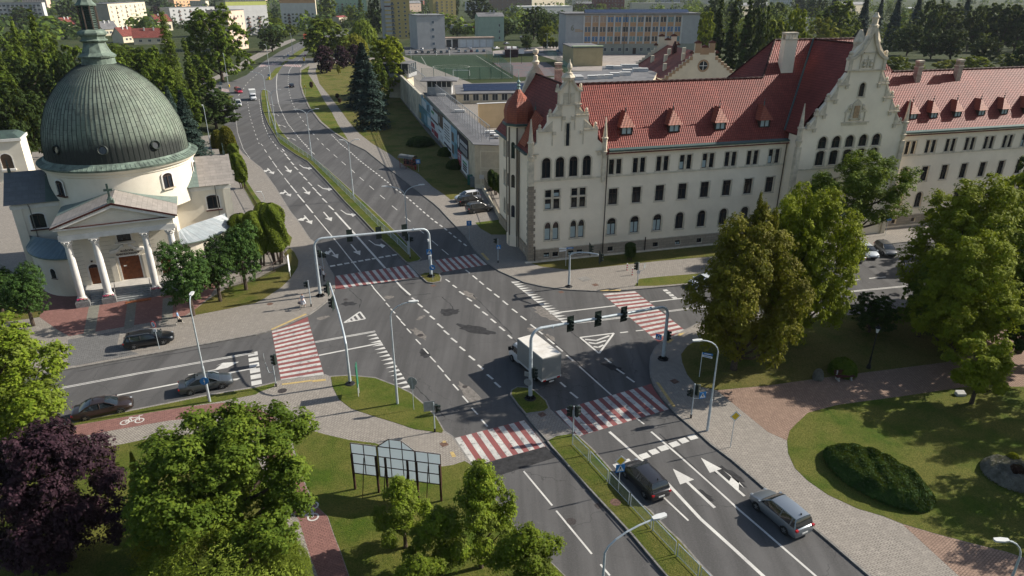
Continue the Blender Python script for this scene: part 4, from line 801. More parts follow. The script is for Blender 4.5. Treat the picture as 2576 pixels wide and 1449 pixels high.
# ------------------------------------------------ garrison church
CC, CA = (-46.554, 76.633), rad(24)
def mat_copper(name, vscale, stain):
    m, n, l, b = nt(name); uvn = n.new('ShaderNodeUVMap').outputs[0]; tcn = coords(n).outputs['Object']
    mp = n.new('ShaderNodeMapping'); mp.inputs['Scale'].default_value = (vscale, 1, 1); l.new(uvn, mp.inputs[0])
    br = n.new('ShaderNodeTexBrick'); rot = n.new('ShaderNodeMapping'); rot.inputs['Rotation'].default_value = (0, 0, rad(90)); l.new(mp.outputs[0], rot.inputs[0]); l.new(rot.outputs[0], br.inputs['Vector'])
    br.inputs['Scale'].default_value = 1; br.inputs['Brick Width'].default_value = 1.15; br.inputs['Row Height'].default_value = 1.0; br.inputs['Mortar Size'].default_value = .022
    br.inputs['Color1'].default_value = (.19, .225, .18, 1); br.inputs['Color2'].default_value = (.145, .178, .145, 1); br.inputs['Mortar'].default_value = (.04, .05, .045, 1)
    f = noise(n, l, tcn, .9, 6, .7); f2 = noise(n, l, tcn, .35, 4, .6)
    mp2 = n.new('ShaderNodeMapping'); mp2.inputs['Scale'].default_value = (2.2, 2.2, .12); l.new(tcn, mp2.inputs[0]); f3 = noise(n, l, mp2.outputs[0], 1, 5, .7)
    c = mix(n, l, ramp(n, l, f, .45, .75), br.outputs[0], (.085, .09, .075)); c = mix(n, l, ramp(n, l, f2, .5, .8), c, (.14, .18, .135)); c = mix(n, l, ramp(n, l, f3, .55, .8), c, (.045, .058, .048))
    if stain:   # black weathering on the lower front of the dome
        sx = n.new('ShaderNodeSeparateXYZ'); l.new(tcn, sx.inputs[0])
        def mth(op, a, bb):
            x = n.new('ShaderNodeMath'); x.operation = op
            for i, q in enumerate((a, bb)):
                if isinstance(q, (int, float)): x.inputs[i].default_value = q
                else: l.new(q, x.inputs[i])
            return x.outputs[0]
        zz = mth('ADD', sx.outputs[2], mth('MULTIPLY', f3, -2.6)); yy = mth('MULTIPLY', sx.outputs[1], .1)
        k = ramp(n, l, mth('ADD', zz, yy), 18.2, 16.5)
        k2_ = mth('MULTIPLY', k, ramp(n, l, sx.outputs[1], 13.5, 10.0)); c = mix(n, l, k2_, c, (.028, .032, .03))
    l.new(c, b.inputs['Base Color']); b.inputs['Roughness'].default_value = .72; b.inputs['Specular IOR Level'].default_value = .2
    bump(n, l, b, br.outputs[1], -.35, .03); MC[name] = m; return m
COP = mat_copper('dome_copper', 88.0, True); COPP = mat('copper_plain', (.14, .185, .15), .7, .3, 1.2, metal=0, col2=(.06, .078, .066), bmp=.2); COPD = mat('copper_dark', (.04, .055, .052), .5, .3, 1.5, metal=.3, col2=(.08, .12, .1))
SHEET = mat_block('sheet_roof_pinkish', (.30, .27, .245), (.24, .22, .2), 1.6, .55, rough=.6, bst=.4); ZINC = mat_block('zinc_roof', (.32, .35, .37), (.26, .3, .32), 9, .62, rough=.35, bst=.5); ZINC_B = mat_block('zinc_roof_blue', (.09, .15, .18), (.07, .12, .15), 9, .62, rough=.45, bst=.5); SHEET_G = mat_block('sheet_roof_green', (.15, .2, .18), (.12, .165, .15), 1.6, .6, rough=.55, bst=.5)
SHEET_D = mat_block('sheet_roof_dark', (.11, .12, .125), (.085, .095, .1), 1.3, .75, rough=.55, bst=.5)
CHW = mat('church_cream', (.68, .63, .53), .9, .03, .4, bmp=.1, col2=(.6, .55, .455)); CHS = mat('church_white', (.68, .66, .62), .85, .05, 1, col2=(.56, .54, .5)); DOOR = mat('door_brown', (.17, .055, .02), .55, .2, 3); GRAN = mat('granite_grey', (.22, .22, .22), .8, .2, 6); BORD = mat('maroon_trim', (.06, .015, .012), .6)
cc = thing('church', 'cream domed garrison church with green copper dome, lantern and white columned porch', 'church', CC, CA)
DX, DY = .55, 14.0
prof = [(8.35, 15.25), (8.33, 16.3), (8.28, 17.3), (8.1, 18.4), (7.85, 19.4), (7.5, 20.3), (7.1, 21.3), (6.5, 22.4), (5.75, 23.4), (4.9, 24.4), (4.0, 25.2), (3.0, 25.95), (2.1, 26.45)]
mb = MB(); mb.lathe(prof, 88, DX, DY, uv=True, cap=False); mb.build('dome', COP, cc, smooth='all', merge=True)
mb = MB()
for k_ in range(88):
    a = 2*math.pi*k_/88; mb.tube([(DX + r*math.cos(a), DY + r*math.sin(a), z) for r, z in prof], .045, 3, cap=False)
mb.build('dome_seams', mat('copper_seam', (.035, .045, .04), .5, .3, 1, metal=.3), cc)
mb = MB(); mb.lathe([(9.35, 14.75), (9.45, 15.0), (8.7, 15.35), (8.5, 15.55), (8.3, 15.5)], 72, DX, DY, cap=False)
for k_ in range(110):
    a = 2*math.pi*k_/110; mb.tube([(DX + 9.42*math.cos(a), DY + 9.42*math.sin(a), 15.03), (DX + 8.7*math.cos(a), DY + 8.7*math.sin(a), 15.38)], .03, 3, cap=False)
mb.build('dome_eave', COPP, cc)
mb = MB(); mb.lathe([(8.6, 9), (8.6, 13.9), (8.75, 14.0), (8.75, 14.3), (9.1, 14.45), (9.25, 14.74)], 72, DX, DY, cap=False); mb.build('drum', [CHW], cc, smooth=True)
for k_, a in enumerate((rad(-90 - 50), rad(-90 + 38), rad(-90+80), rad(-90-88))):
    M = Matrix.Translation((DX, DY, 0)) @ Matrix.Rotation(a + rad(90), 4, 'Z') @ Matrix.Translation((-.65, -8.66, 0))
    w_ = window_part(cc, M, 0, 11.6, 1.3, 1.9, .35, depth=-.02, gm=None, style='grid', name='drum_window')
    s_ = MB(); s_.box(-.2, -.25, -.16, 1.5, .1, -.02); s_.build('sill', BORD if k_ != 1 else STONE, w_)
    s_ = MB(); P = arch_pts(0, 0, 1.3, 1.9, 8, .35); Q = arch_pts(-.18, 0, 1.66, 2.08, 8, .45)
    for i in range(len(P) - 1): s_.face([(P[i][0], -.09, P[i][1]), (P[i+1][0], -.09, P[i+1][1]), (Q[i+1][0], -.05, Q[i+1][1]), (Q[i][0], -.05, Q[i][1])])
    s_.build('surround', CHS, w_)
for a, z in ((rad(-96), 17.2), (rad(-55), 17.1), (rad(-136), 17.2)):          # round dome windows
    M = Matrix.Translation((DX + 8.22*math.cos(a), DY + 8.22*math.sin(a), z)) @ Matrix.Rotation(a, 4, 'Z') @ Matrix.Rotation(rad(90 - 12), 4, 'Y')
    o_ = MB(M); o_.lathe([(.56, -.3), (.62, .22), (.52, .3), (.44, .24), (.44, .1)], 18, cap=False); ro = o_.build('round_window', MC['copper_seam'], cc)
    o_ = MB(M); o_.lathe([(.45, .08), (.45, .1)], 18); o_.build('pane', GLASS, ro)
lt = MB(); lt.lathe([(2.05, 26.3), (1.92, 26.5), (1.88, 27.15)], 24, DX, DY); lt.lathe([(2.1, 27.2), (2.15, 27.4)], 12, DX, DY, None, rad(15)); lt.lathe([(2.15, 27.4), (1.7, 27.75), (1.45, 28.3), (1.3, 28.8), (1.3, 28.95), (1.6, 29.1), (1.65, 29.2), (1.35, 29.35), (1.4, 29.6), (1.7, 29.85), (1.72, 30.05), (1.5, 30.3), (1.05, 30.45)], 8, DX, DY, None, rad(22.5))
lan = lt.build('lantern', COPP, cc)
lt = MB()
for i in range(10): z = 30.5 + i*.26; lt.lathe([(1.0, z), (.78, z + .2), (.78, z + .26)], 8, DX, DY, 0, rad(22.5))
for k_ in range(8):
    a = rad(22.5) + k_*math.pi/4; lt.box(DX + 1.0*math.cos(a) - .07, DY + 1.0*math.sin(a) - .07, 30.45, DX + 1.0*math.cos(a) + .07, DY + 1.0*math.sin(a) + .07, 33.1, 1)
lt.build('louvres', [COPD, mat('copper_brown', (.13, .1, .08), .6, .2, 3)], lan)
lt = MB(); lt.lathe([(1.15, 33.1), (1.2, 33.25), (.85, 33.6), (.68, 33.95), (.68, 36.0), (1.0, 36.2), (.5, 37.2), (.3, 38.5), (.05, 41)], 8, DX, DY, 0, rad(22.5)); lt.tube([(DX, DY, 40.5), (DX, DY, 43)], .06, 6); lt.box(DX - .5, DY - .05, 42, DX + .5, DY + .05, 42.12)
lt.build('lantern_spire', COPP, lan)
mb = MB(); mb.box(-6.1, -.5, 8.45, 6.1, 6, 9.05, 1); mb.box(-6.0, -.42, 9.05, 6.0, 6, 9.75, 0); mb.box(-6.35, -.75, 9.75, 6.35, 6, 9.95, 1); mb.vprism([(-5.9, 9.95), (5.9, 9.95), (0, 11.85)], -.45, 6, 0)
for s in (-1, 1): mb.vprism([(s*6.4, 9.95), (s*6.4, 10.15), (0, 12.15), (0, 11.85), (s*5.6, 9.95)], -.8, -.45, 1)
mb.build('entablature', [CHW, CHS], cc)
mb = MB(); mb.box(-6.35, -.8, 9.951, 6.35, -.5, 10.01)
for s in (-1, 1): mb.vprism([(s*6.6, 9.98), (s*6.6, 10.18), (0, 12.42), (0, 12.2)], -.88, -.8)
mb.build('pediment_trim', BORD, cc)
mb = MB(); slope(mb, (-6.6, -.85, 10.15), (-6.6, 8.5, 10.15), (0, 8.5, 12.4), (0, -.85, 12.4), 0) ; slope(mb, (6.6, 8.5, 10.15), (6.6, -.85, 10.15), (0, -.85, 12.4), (0, 8.5, 12.4), 0)
mb.face([(-6.6, 4.2, 10.18), (0, 5.4, 12.43), (0, 8.5, 12.43), (-6.6, 8.5, 10.18)], 1, [(0,0),(6,0),(6,3),(0,3)]); mb.face([(6.6, 4.2, 10.18), (0, 5.4, 12.43), (0, 8.5, 12.43), (6.6, 8.5, 10.18)], 1, [(0,0),(6,0),(6,3),(0,3)])
mb.build('porch_roof', [SHEET, SHEET_G], cc)
mb = MB(); mb.box(-.35, -.75, 12.3, .35, -.1, 12.75, 1); mb.lathe([(.3, 12.75), (.16, 13.1)], 6, 0, -.45); mb.box(-.11, -.55, 13.0, .11, -.33, 14.6); mb.box(-.45, -.54, 13.75, .45, -.34, 13.98); mb.build('cross', [COPD, COPP], cc)
for x in (-5.4, -2.63, 2.63, 5.4):
    mb = MB(); mb.lathe([(.56, 1.0), (.56, 1.12), (.48, 1.2), (.5, 1.3), (.42, 1.36), (.43, 3.2), (.4, 5.5), (.36, 7.6)], 20, x, 0); o_ = mb.build('column', CHS, cc, smooth=True)
    mb = MB(); mb.lathe([(.37, 7.6), (.42, 7.66), (.38, 7.7), (.5, 7.95), (.42, 8.0), (.58, 8.28), (.5, 8.3)], 12, x, 0)
    for k_ in range(8): a = k_*math.pi/4; mb.lathe([(.02, 7.8), (.09, 7.95), (.02, 8.08)], 5, x + .44*math.cos(a), .44*math.sin(a)); mb.lathe([(.02, 8.05), (.11, 8.18), (.02, 8.3)], 5, x + .55*math.cos(a+.4), .55*math.sin(a+.4))
    mb.box(x - .52, -.52, 8.3, x + .52, .52, 8.449); mb.build('capital', CHS, o_)
    mb = MB(); mb.box(x - .75, -.75, 0, x + .75, .8, .82); mb.box(x - .66, -.66, .82, x + .66, .72, 1.0, 0); pd = mb.build('pedestal', GRAN, cc)
fl = MB(); rr = random.Random(8)
flc = [mat('petals_magenta', (.45, .02, .12), .8), mat('petals_red', (.4, .03, .03), .8), mat('planter_leaf', (.05, .09, .02), .8)]
for x, n_ in ((-5.4, 26), (-2.63, 24), (2.63, 30)):
    f_ = MB()
    for i in range(n_):
        u_, y_ = rr.uniform(-.55, .55), rr.uniform(-.66, -.5); f_.lathe([(.01, 1.02 + rr.random()*.1), (.07, 1.1), (.01, 1.22)], 5, x + u_, y_, rr.choice((0, 1, 0, 2)))
    tag(f_.build('flower_planter', flc), {-5.4: 'row of magenta flowers on the leftmost column pedestal of the church', -2.63: 'row of red flowers on the second column pedestal from the left', 2.63: 'dark red flowers on the third column pedestal beside the steps'}[x], 'flowers')['group'] = 'flowers on the church pedestals'
for o_ in [o for o in C.objects if o.name.startswith('flower_planter')]: o_.matrix_world = RZ(CA, *CC) @ Matrix.Identity(4)
mb = MB(); mb.box(-6.0, .85, 0, 6.1, 3.3, 1.35, 0)
for i in range(6): mb.box(-4.6, -.6 + i*.25, 0, 4.62, .849 + .0, .2 + i*.2, 1)
mb.box(6.1, -.9, 0, 7.9, 1.4, 1.1, 1); mb.box(6.1, 1.4, 0, 7.6, 4, 1.35, 0)
mb.box(6.1, -1.2, 0, 7.9, -.9, .25, 1)
mb.build('steps', [mat('floor_slab', (.42, .4, .37), .8, .1, 1), mat('step_stone', (.26, .27, .27), .8, .15, 3)], cc)
mb = MB(); mb.box(-.9, -1.65, .135, 1.9, -1.05, .17); tag(mb.build('doormat', mat('doormat_orange', (.28, .09, .035), .95, .2, 4)), 'long orange brown doormat at the foot of the church steps', 'doormat'); bpy.data.objects['doormat'].matrix_world = RZ(CA, *CC)
rl = mat('rail_steel', (.35, .35, .34), .35, .1, 2, metal=.7)
for x in (-1.9, 1.95, 6.2):
    mb = MB(); mb.tube([(x, -.7, .1), (x, -.7, 1.0), (x, .8, 2.1), (x, .8, 1.2)], .03, 6); mb.build('handrail', rl, cc)
yw = 3.25; Mf = front(yw); mb = MB()
dr = [(-1.1, 1.36, 2.25, 3.1), (-4.55, 1.36, 1.15, 2.65, .5), (3.4, 1.36, 1.15, 2.65, .5), (-.75, 6.4, 1.5, 1.45)]
wall(mb, Mf, -6.0, 6.05, 1.35, 8.45, dr, .3, 0, 1)
mb.face([(-6.0, yw, 0), (-6.0, 12, 0), (-6.0, 12, 10), (-6.0, yw, 10)], 0); mb.face([(6.05, yw, 0), (6.05, 12, 0), (6.05, 12, 10), (6.05, yw, 10)], 0)
for z in [2.0 + .52*i for i in range(12)]:
    for x0, x1 in ((-5.95, -4.8), (-3.2, -1.5), (1.6, 3.2), (4.75, 6.0)):
        mb.box(x0, yw - .012, z, x1, yw - .001, z + .025, 2)
for s in (-1, 1): mb.vprism([(s*.25, 6.05), (s*.5, 6.1), (s*1.0, 5.6), (s*1.9, 5.45), (s*1.9, 5.15), (s*1.3, 5.15), (s*.9, 5.3), (s*.55, 5.75), (s*.25, 5.8)], yw - .35, yw, 1)
mb.box(-1.15, yw - .3, 6.15, 1.15, yw, 6.32, 1); mb.box(-2.1, yw - .18, 1.36, -1.45, yw - .001, 4.5, 0); mb.box(1.5, yw - .18, 1.36, 2.1, yw - .001, 4.5, 0)
for s in (-1, 1):
    xo = DX + s*12.6; xi = DX + s*4.0; x0, x1 = sorted((xi, xo)); wx = DX + s*10.2 - .8
    ww = [(wx, 7.35, 1.55, 1.95, .3)]
    wall(mb, front(10), x0, x1, 0, 10.9, ww, .35, 0, 1); window_part(cc, front(10), *ww[0], .35, style='grid')
    sb = MB(); sb.box(wx - .25, 9.75, 7.15, wx + 1.8, 10.0, 7.3); sb.build('window_sill', BORD, cc)
    mb.face([(xo, 10, 0), (xo, 18, 0), (xo, 18, 10.9), (xo, 10, 10.9)], 0); mb.face([(x0, 18, 0), (x1, 18, 0), (x1, 18, 10.9), (x0, 18, 10.9)], 0)
    mb.face([(xo, 10, 10.9), (xo, 18, 10.9), (xo, 14, 13.7)], 0)
    c0, c1 = sorted((xo + s*.15, xi)); mb.box(c0, 9.88, 10.05, c1, 9.999, 10.55, 1); mb.box(c0, 9.8, 10.7, c1, 9.99, 10.9, 1)
    mb.box(min(xo, xo - s*1.0), 9.85, 0, max(xo, xo - s*1.0), 9.999, 10.05, 0)
    r_ = MB(); xe = xo + s*.6; xm = DX + s*8.8; x00 = DX + s*5.0
    for (a, b, m_) in ((xe, xm, 0), (xm, x00, 1)):
        A, B = sorted((a, b)); slope(r_, (A, 9.4, 10.75), (B, 9.4, 10.75), (B, 14, 13.85), (A, 14, 13.85), m_); slope(r_, (B, 18.6, 10.75), (A, 18.6, 10.75), (A, 14, 13.85), (B, 14, 13.85), m_)
    r_.build('wing_roof', [SHEET if s > 0 else SHEET_D, SHEET_G if s > 0 else COPD], cc)
    d_ = MB(); d_.tube([(xo - s*1.9, 9.3, 10.7), (xo - s*1.9, 9.85, 10.2), (xo - s*1.9, 9.85, 1)], .06, 6); d_.build('downpipe', mat('downpipe_grey', (.2, .2, .19), .5, .1, 2, metal=.4), cc)
    q_ = MB(); q_.box(xe - s*.6 - .15, 13.85, 13.8, xe - s*.6 + .15, 14.15, 14.3); q_.box(xe - s*.6 - .06, 13.94, 14.3, xe - s*.6 + .06, 14.06, 15.4); q_.box(xe - s*.6 - .06, 13.7, 14.8, xe - s*.6 + .06, 14.3, 14.92); q_.build('cross', COPD, cc)
    n_ = 12; P0 = (s*6.05 + (.05 if s > 0 else 0), 3.4); P1 = (DX + s*12.1, 12.2); cx_, cy_ = P0[0], P1[1]
    rx, ry_ = abs(P1[0] - cx_), P1[1] - P0[1]
    arc = [(cx_ + s*rx*math.sin(t*math.pi/2/n_), cy_ - ry_*math.cos(t*math.pi/2/n_)) for t in range(n_ + 1)]
    z_ = MB(); Lc = 0
    for i in range(n_):
        a, b = arc[i], arc[i+1]; d = math.dist(a, b)
        mb.face([(a[0], a[1], 0), (b[0], b[1], 0), (b[0], b[1], 5.2), (a[0], a[1], 5.2)], 0)
        ea = (cx_ + (a[0]-cx_)*1.07, cy_ + (a[1]-cy_)*1.05); eb = (cx_ + (b[0]-cx_)*1.07, cy_ + (b[1]-cy_)*1.05)
        ta = (cx_ + (a[0]-cx_)*(.05 + .85*i/n_), 3.9 + 6.0*i/n_); tb = (cx_ + (b[0]-cx_)*(.05 + .85*(i+1)/n_), 3.9 + 6.0*(i+1)/n_)
        z_.face([(*ea, 5.2), (*eb, 5.2), (*tb, 6.6), (*ta, 6.6)], 0, [(0, Lc), (0, Lc + d), (3, Lc + d), (3, Lc)]); z_.face([(*ea, 5.05), (*eb, 5.05), (*eb, 5.2), (*ea, 5.2)], 1); Lc += d
        if i in (3, 6, 9):
            mx, my = (a[0]+b[0])/2, (a[1]+b[1])/2; an = math.atan2(b[1]-a[1], b[0]-a[0]); nx, ny = math.sin(an), -math.cos(an)
            if s < 0: nx, ny = -nx, -ny
            M = Matrix.Translation((mx + nx*.03, my + ny*.03, 0)) @ Matrix.Rotation(math.atan2(ny, nx) + rad(90), 4, 'Z')
            if i == 9: dd = MB(M); dd.face([(x, 0, z) for x, z in arch_pts(-.5, .9, 1.0, 2.6, 8, .5)]); dd.build('side_door', mat('door_orange', (.35, .1, .03), .5, .15, 3) if s > 0 else BORD, cc)
            else:
                w_ = MB(M); P = arch_pts(-.38, 2.5, .76, 1.25, 8, .38); w_.face([(x, 0, z) for x, z in P]); w_.face([(x, -.01, z) for x, z in [(-.5, 2.36), (-.5, 2.46), (.5, 2.46), (.5, 2.36)]], 1)
                Q = arch_pts(-.5, 2.5, 1.0, 1.4, 8, .5)
                for j in range(len(P) - 1): w_.face([(P[j][0], -.03, P[j][1]), (P[j+1][0], -.03, P[j+1][1]), (Q[j+1][0], -.03, Q[j+1][1]), (Q[j][0], -.03, Q[j][1])], 2)
                w_.build('small_window', [GLASS, BORD, CHS], cc)
    z_.build('side_roof', [ZINC if s > 0 else ZINC_B, COPP], cc)
mb.build('wall', [CHW, CHS, mat('joint_line', (.3, .26, .19), .9)], cc)  # third slot: darker tan joint lines across the porch wall
d_ = MB(); d_.box(-1.1, yw + .12, 1.36, 1.15, yw + .2, 4.46)
for i, (x0, x1) in enumerate(((-1.05, -.55), (-.5, 0), (.05, .55), (.6, 1.1))):
    for z0, z1 in ((1.5, 2.3), (2.4, 3.4), (3.5, 4.35)): d_.box(x0 + .05, yw + .09, z0, x1 - .05, yw + .121, z1)
dd = d_.build('main_door', DOOR, cc); n_ = MB(); n_.box(-.75, yw + .07, 3.15, -.4, yw + .089, 3.3); n_.build('notice', CHS, dd)
for x in (-4.55, 3.4):
    d_ = MB(); d_.face([(px, yw + .15, pz) for px, pz in [(x, 1.36), (x, 3.5), (x + 1.15, 3.5), (x + 1.15, 1.36)]])
    for z0, z1 in ((1.5, 2.3), (2.4, 3.35)):
        for q in (.1, .62): d_.box(x + q, yw + .12, z0, x + q + .43, yw + .149, z1)
    o_ = d_.build('side_door', DOOR, cc); w_ = MB(); w_.face([(px, yw + .16, pz) for px, pz in arch_pts(x, 3.5, 1.15, .51, 8, .5)]); w_.build('fanlight', GLASS, o_)
    l_ = MB(); l_.box(x + .45, yw - .2, 4.35, x + .65, yw - .01, 4.5); l_.build('door_lamp', IRON, cc)
w_ = window_part(cc, Mf, -.75, 6.4, 1.5, 1.45, 0, .3, style='mid')
def text(s_, size, m, parent, M, ext=.015, name='lettering', bold=.0):
    cu = bpy.data.curves.new(name, 'FONT'); cu.body = s_; cu.size = size; cu.extrude = ext; cu.align_x = 'CENTER'; cu.align_y = 'CENTER'; cu.offset = bold; cu.resolution_u = 2
    o = bpy.data.objects.new(name, cu); C.objects.link(o); bpy.context.view_layer.update()
    me = bpy.data.meshes.new_from_object(o); bpy.data.objects.remove(o); me.materials.clear(); me.materials.append(m)
    o = bpy.data.objects.new(name, me); C.objects.link(o); o.parent = parent; o.matrix_local = M @ Matrix.Rotation(rad(90), 4, 'X'); return o
LET = mat('letter_brown', (.08, .05, .035), .7)
text('KOŚCIÓŁ', .33, LET, cc, Matrix.Translation((-.0, yw - .02, 5.18)), bold=.012); text('GARNIZONOWY', .33, LET, cc, Matrix.Translation((0, yw - .02, 4.8)), bold=.012)
# ------------------------------------------------ background buildings
def col(name, c, **k): return mat(name, c, .9, k.pop('var', .06), k.pop('scale', .3), **k)
PLW = col('render_white', (.50, .50, .49)); PLG = col('render_grey', (.36, .365, .37)); PLC = col('render_cream', (.56, .5, .38)); PLP = col('render_pink', (.55, .42, .34)); PLY = col('render_yellow', (.42, .33, .14)); PLGR = col('render_green', (.3, .38, .32)); PLO = col('render_orange', (.5, .3, .17)); PLT = col('render_teal', (.2, .3, .23))
ROOFF = mat('roof_felt', (.13, .13, .135), .9, .2, .3, col2=(.09, .09, .095)); ROOFL = mat('roof_felt_pale', (.2, .205, .21), .85, .2, .3); BRICKR = mat_block('brick_red', (.26, .07, .05), (.2, .055, .04), .5, .2); BALC = col('balcony_brown', (.12, .07, .06)); BALG = col('balcony_grey', (.16, .18, .2)); PV = mat('solar_panel', (.02, .03, .06), .25, .1, 1, spec=.7)
FW = {}; FGL = mat('far_glass', (.03, .038, .046), .35, .2, .4, spec=.25)
def far_window(parent, x, z, w, h, y=0, side=None, gm=None, fmat=None, depth=0):
    key = (w, h, (gm or FGL).name, (fmat or WHITE_F).name)
    if key not in FW:
        m = MB(); t = .09; m.box(-w/2, -.06, 0, w/2, .02, h, 0); n_ = 2 if w > 1.1 else 1
        for i in range(n_): x0 = -w/2 + t + (w - 2*t)/n_*i + (.04 if i else 0); m.face([(x0, -.068, t), (x0 + (w-2*t)/n_ - .05, -.068, t), (x0 + (w-2*t)/n_ - .05, -.068, h - t), (x0, -.068, h - t)], 1)
        o = m.build('window', [fmat or WHITE_F, gm or FGL]); FW[key] = o.data; bpy.data.objects.remove(o)
    o = bpy.data.objects.new('window', FW[key]); C.objects.link(o); o.parent = parent
    if side is None: o.location = (x, y, z)
    else: o.location = (side[0], side[1], z); o.rotation_euler = (0, 0, side[2])
    return o
def block(name, label, cat, pL, pR, ytop, depth, wallm, roofm=None, floors=0, cols=0, win=(1.9, 1.6), z0=1.2, fh=None, mx=1.5, balc=(), sidewin=0, overhang=.3, group=None, hgt=None, skip=(), endm=None, gm=None, parapet=.3, rise=0, topm=None):
    A, B = Vector(G(*pL)), Vector(G(*pR)); d = B - A; w = d.length; a = math.atan2(d.y, d.x); h = hgt or height(pL[0], pL[1], ytop)
    t = thing(name, label, cat, (A.x, A.y, 0), a, group)
    m = MB(); m.box(0, 0, -.5, w, depth, h)
    mats = [wallm];
    wo = m.build('wall', wallm, t)
    if endm is not None:
        for q in (-.06, w): e = MB(); e.box(q, -.02, 0, q + .06, depth + .02, h + .05); e.build('end_wall', endm, t)
    if topm is not None:
        e = MB(); e.box(-.05, -.05, h - (fh or 3), w + .05, .01, h); e.build('top_storey_facing', topm, t)
    r = MB()
    if rise:
        r.face([(-.5, -.5, h), (w + .5, -.5, h), (w + .5, depth/2, h + rise), (-.5, depth/2, h + rise)], 0, [(0,0),(w,0),(w,depth*.7),(0,depth*.7)]); r.face([(w + .5, depth + .5, h), (-.5, depth + .5, h), (-.5, depth/2, h + rise), (w + .5, depth/2, h + rise)], 0, [(0,0),(w,0),(w,depth*.7),(0,depth*.7)])
        e = MB()
        for x in (0, w): e.face([(x, 0, h), (x, depth, h), (x, depth/2, h + rise)])
        e.build('gable', wallm, t)
    else: r.box(-overhang, -overhang, h, w + overhang, depth + overhang, h + parapet); r.box(.3, .3, h + parapet, w - .3, depth - .3, h + parapet + .02)
    r.build('roof', roofm or ROOFF, t)
    if floors:
        fh_ = fh or (h - z0) / floors; win = (win[0]*max(1, fh_/3), win[1]*max(1, fh_/3)) if win == (1.9, 1.6) else win; cx = [(i + .5) * (w - 2*mx) / cols + mx for i in range(cols)]
        for f in range(floors):
            for i, x in enumerate(cx):
                if (f, i) in skip: continue
                far_window(t, x, z0 + f*fh_, win[0] if (i + f) % 3 else win[0], win[1], 0, gm=gm)
        for i in balc:
            for f in range(1, floors):
                b = MB(); z = z0 + f*fh_ - .75; b.box(-1.3, -1.0, z, 1.3, -.001, z + .12); b.box(-1.3, -1.0, z, 1.3, -.94, z + 1.05); b.box(-1.3, -1, z, -1.24, 0, z + 1.05); b.box(1.24, -1, z, 1.3, 0, z + 1.05)
                o = b.build('balcony', BALC if balc and name[0] == 'a' and i % 2 else BALG, t); o.location.x = cx[i]
        for s in range(sidewin):
            for f in range(floors): far_window(t, 0, z0 + f*fh_, 1.4, 1.4, side=(-.0, depth*(s + .5)/sidewin, rad(-90)))
    return t, w, h
AP = 'apartment_block'
block(AP, 'long pale grey apartment block beyond the poplars at the top left', 'apartment block', (-20, 62), (118, 60), 7, 14, PLG, floors=5, cols=12, balc=(1, 4, 7, 10), endm=PLW)
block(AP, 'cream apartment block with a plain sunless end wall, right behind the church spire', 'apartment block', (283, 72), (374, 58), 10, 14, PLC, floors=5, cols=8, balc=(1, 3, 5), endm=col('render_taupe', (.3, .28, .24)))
block(AP, 'orange and white apartment block far off above the red tiled houses', 'apartment block', (440, 18), (506, 15), -18, 12, PLO, floors=4, cols=7)
block(AP, 'low grey and white apartment block with red balconies left of the big roadside tree', 'apartment block', (433, 62), (545, 56), 20, 14, PLG, floors=4, cols=8, balc=(1, 3, 5), roofm=ROOFL)
block(AP, 'apartment block with a pink end wall, nearest to the road bend', 'apartment block', (585, 128), (626, 121), 27, 13, PLP, floors=5, cols=4, balc=(1,), endm=col('render_peach', (.6, .45, .36)), win=(1.5, 1.5))
block(AP, 'grey and lime green apartment block with a yellow striped end wall', 'apartment block', (580, 92), (680, 86), 4, 13, PLG, floors=5, cols=7, balc=(1, 3, 5), endm=col('render_lime', (.52, .5, .28)), topm=col('render_olive', (.28, .31, .09)), fh=3.0)
block(AP, 'white apartment block with orange top storey, facing down the road', 'apartment block', (712, 76), (800, 75), -1, 13, PLW, floors=5, cols=8, balc=(1, 4, 6), endm=PLC, topm=PLO, fh=2.9)
block(AP, 'teal green apartment block behind the weeping trees', 'apartment block', (845, 45), (925, 44), -16, 12, PLT, floors=6, cols=7, balc=(1, 4), fh=3)
t, w, h = block('tower_block', 'tall yellow tower block with a column of balconies, front of the two', 'tower block', (964, 98), (1035, 97), -34, 18, PLY, floors=9, cols=4, fh=2.9, win=(1.5, 1.5), gm=None, balc=(1,))
e = MB(); e.box(-.1, -.35, 0, 2.4, -.01, h); e.box(2.4, -1.2, 2, 7.2, -.01, h); e.build('stair_panel', PLG, t)
for f in range(9): e = MB(); e.box(2.5, -1.3, 2.2 + f*2.9, 7.0, -1.21, 3.2 + f*2.9); e.build('balcony', PLY if f != 7 else BALC, t)
block('tower_block', 'tall yellow tower block half hidden behind the plain grey building', 'tower block', (1092, 62), (1148, 61), -34, 18, PLY, floors=8, cols=4, fh=2.9, win=(1.5, 1.5), balc=(0,))
t, w, h = block('plain_building', 'plain pale grey building with one column of windows and roof aerials', 'building', (1052, 125), (1121, 123), 40, 22, PLG, ROOFL, parapet=.5)
for f in range(4): far_window(t, w*.57, 2.5 + f*(h - 3)/4, 1.7, 1.7, gm=GLASS_B)
for i in range(5): e = MB(); e.tube([(w*.45 + (i % 2)*2.0, 3 + i*3, h + .4), (w*.45 + (i % 2)*2.0, 3 + i*3, h + 2.6)], .08, 5); e.box(w*.45 - .4 + (i % 2)*2, 2.8 + i*3, h + 1.3, w*.45 + .4 + (i % 2)*2, 3.2 + i*3, h + 2.3); e.build('roof_aerial', IRON, t)
t, w, h = block('garage_row', 'low flat roofed garage row with white shutters behind the parked cars', 'garage', (1122, 121), (1242, 119), 97, 9, PLW, mat('roof_rust', (.25, .19, .15), .8, .3, .4), parapet=.4, overhang=.8)
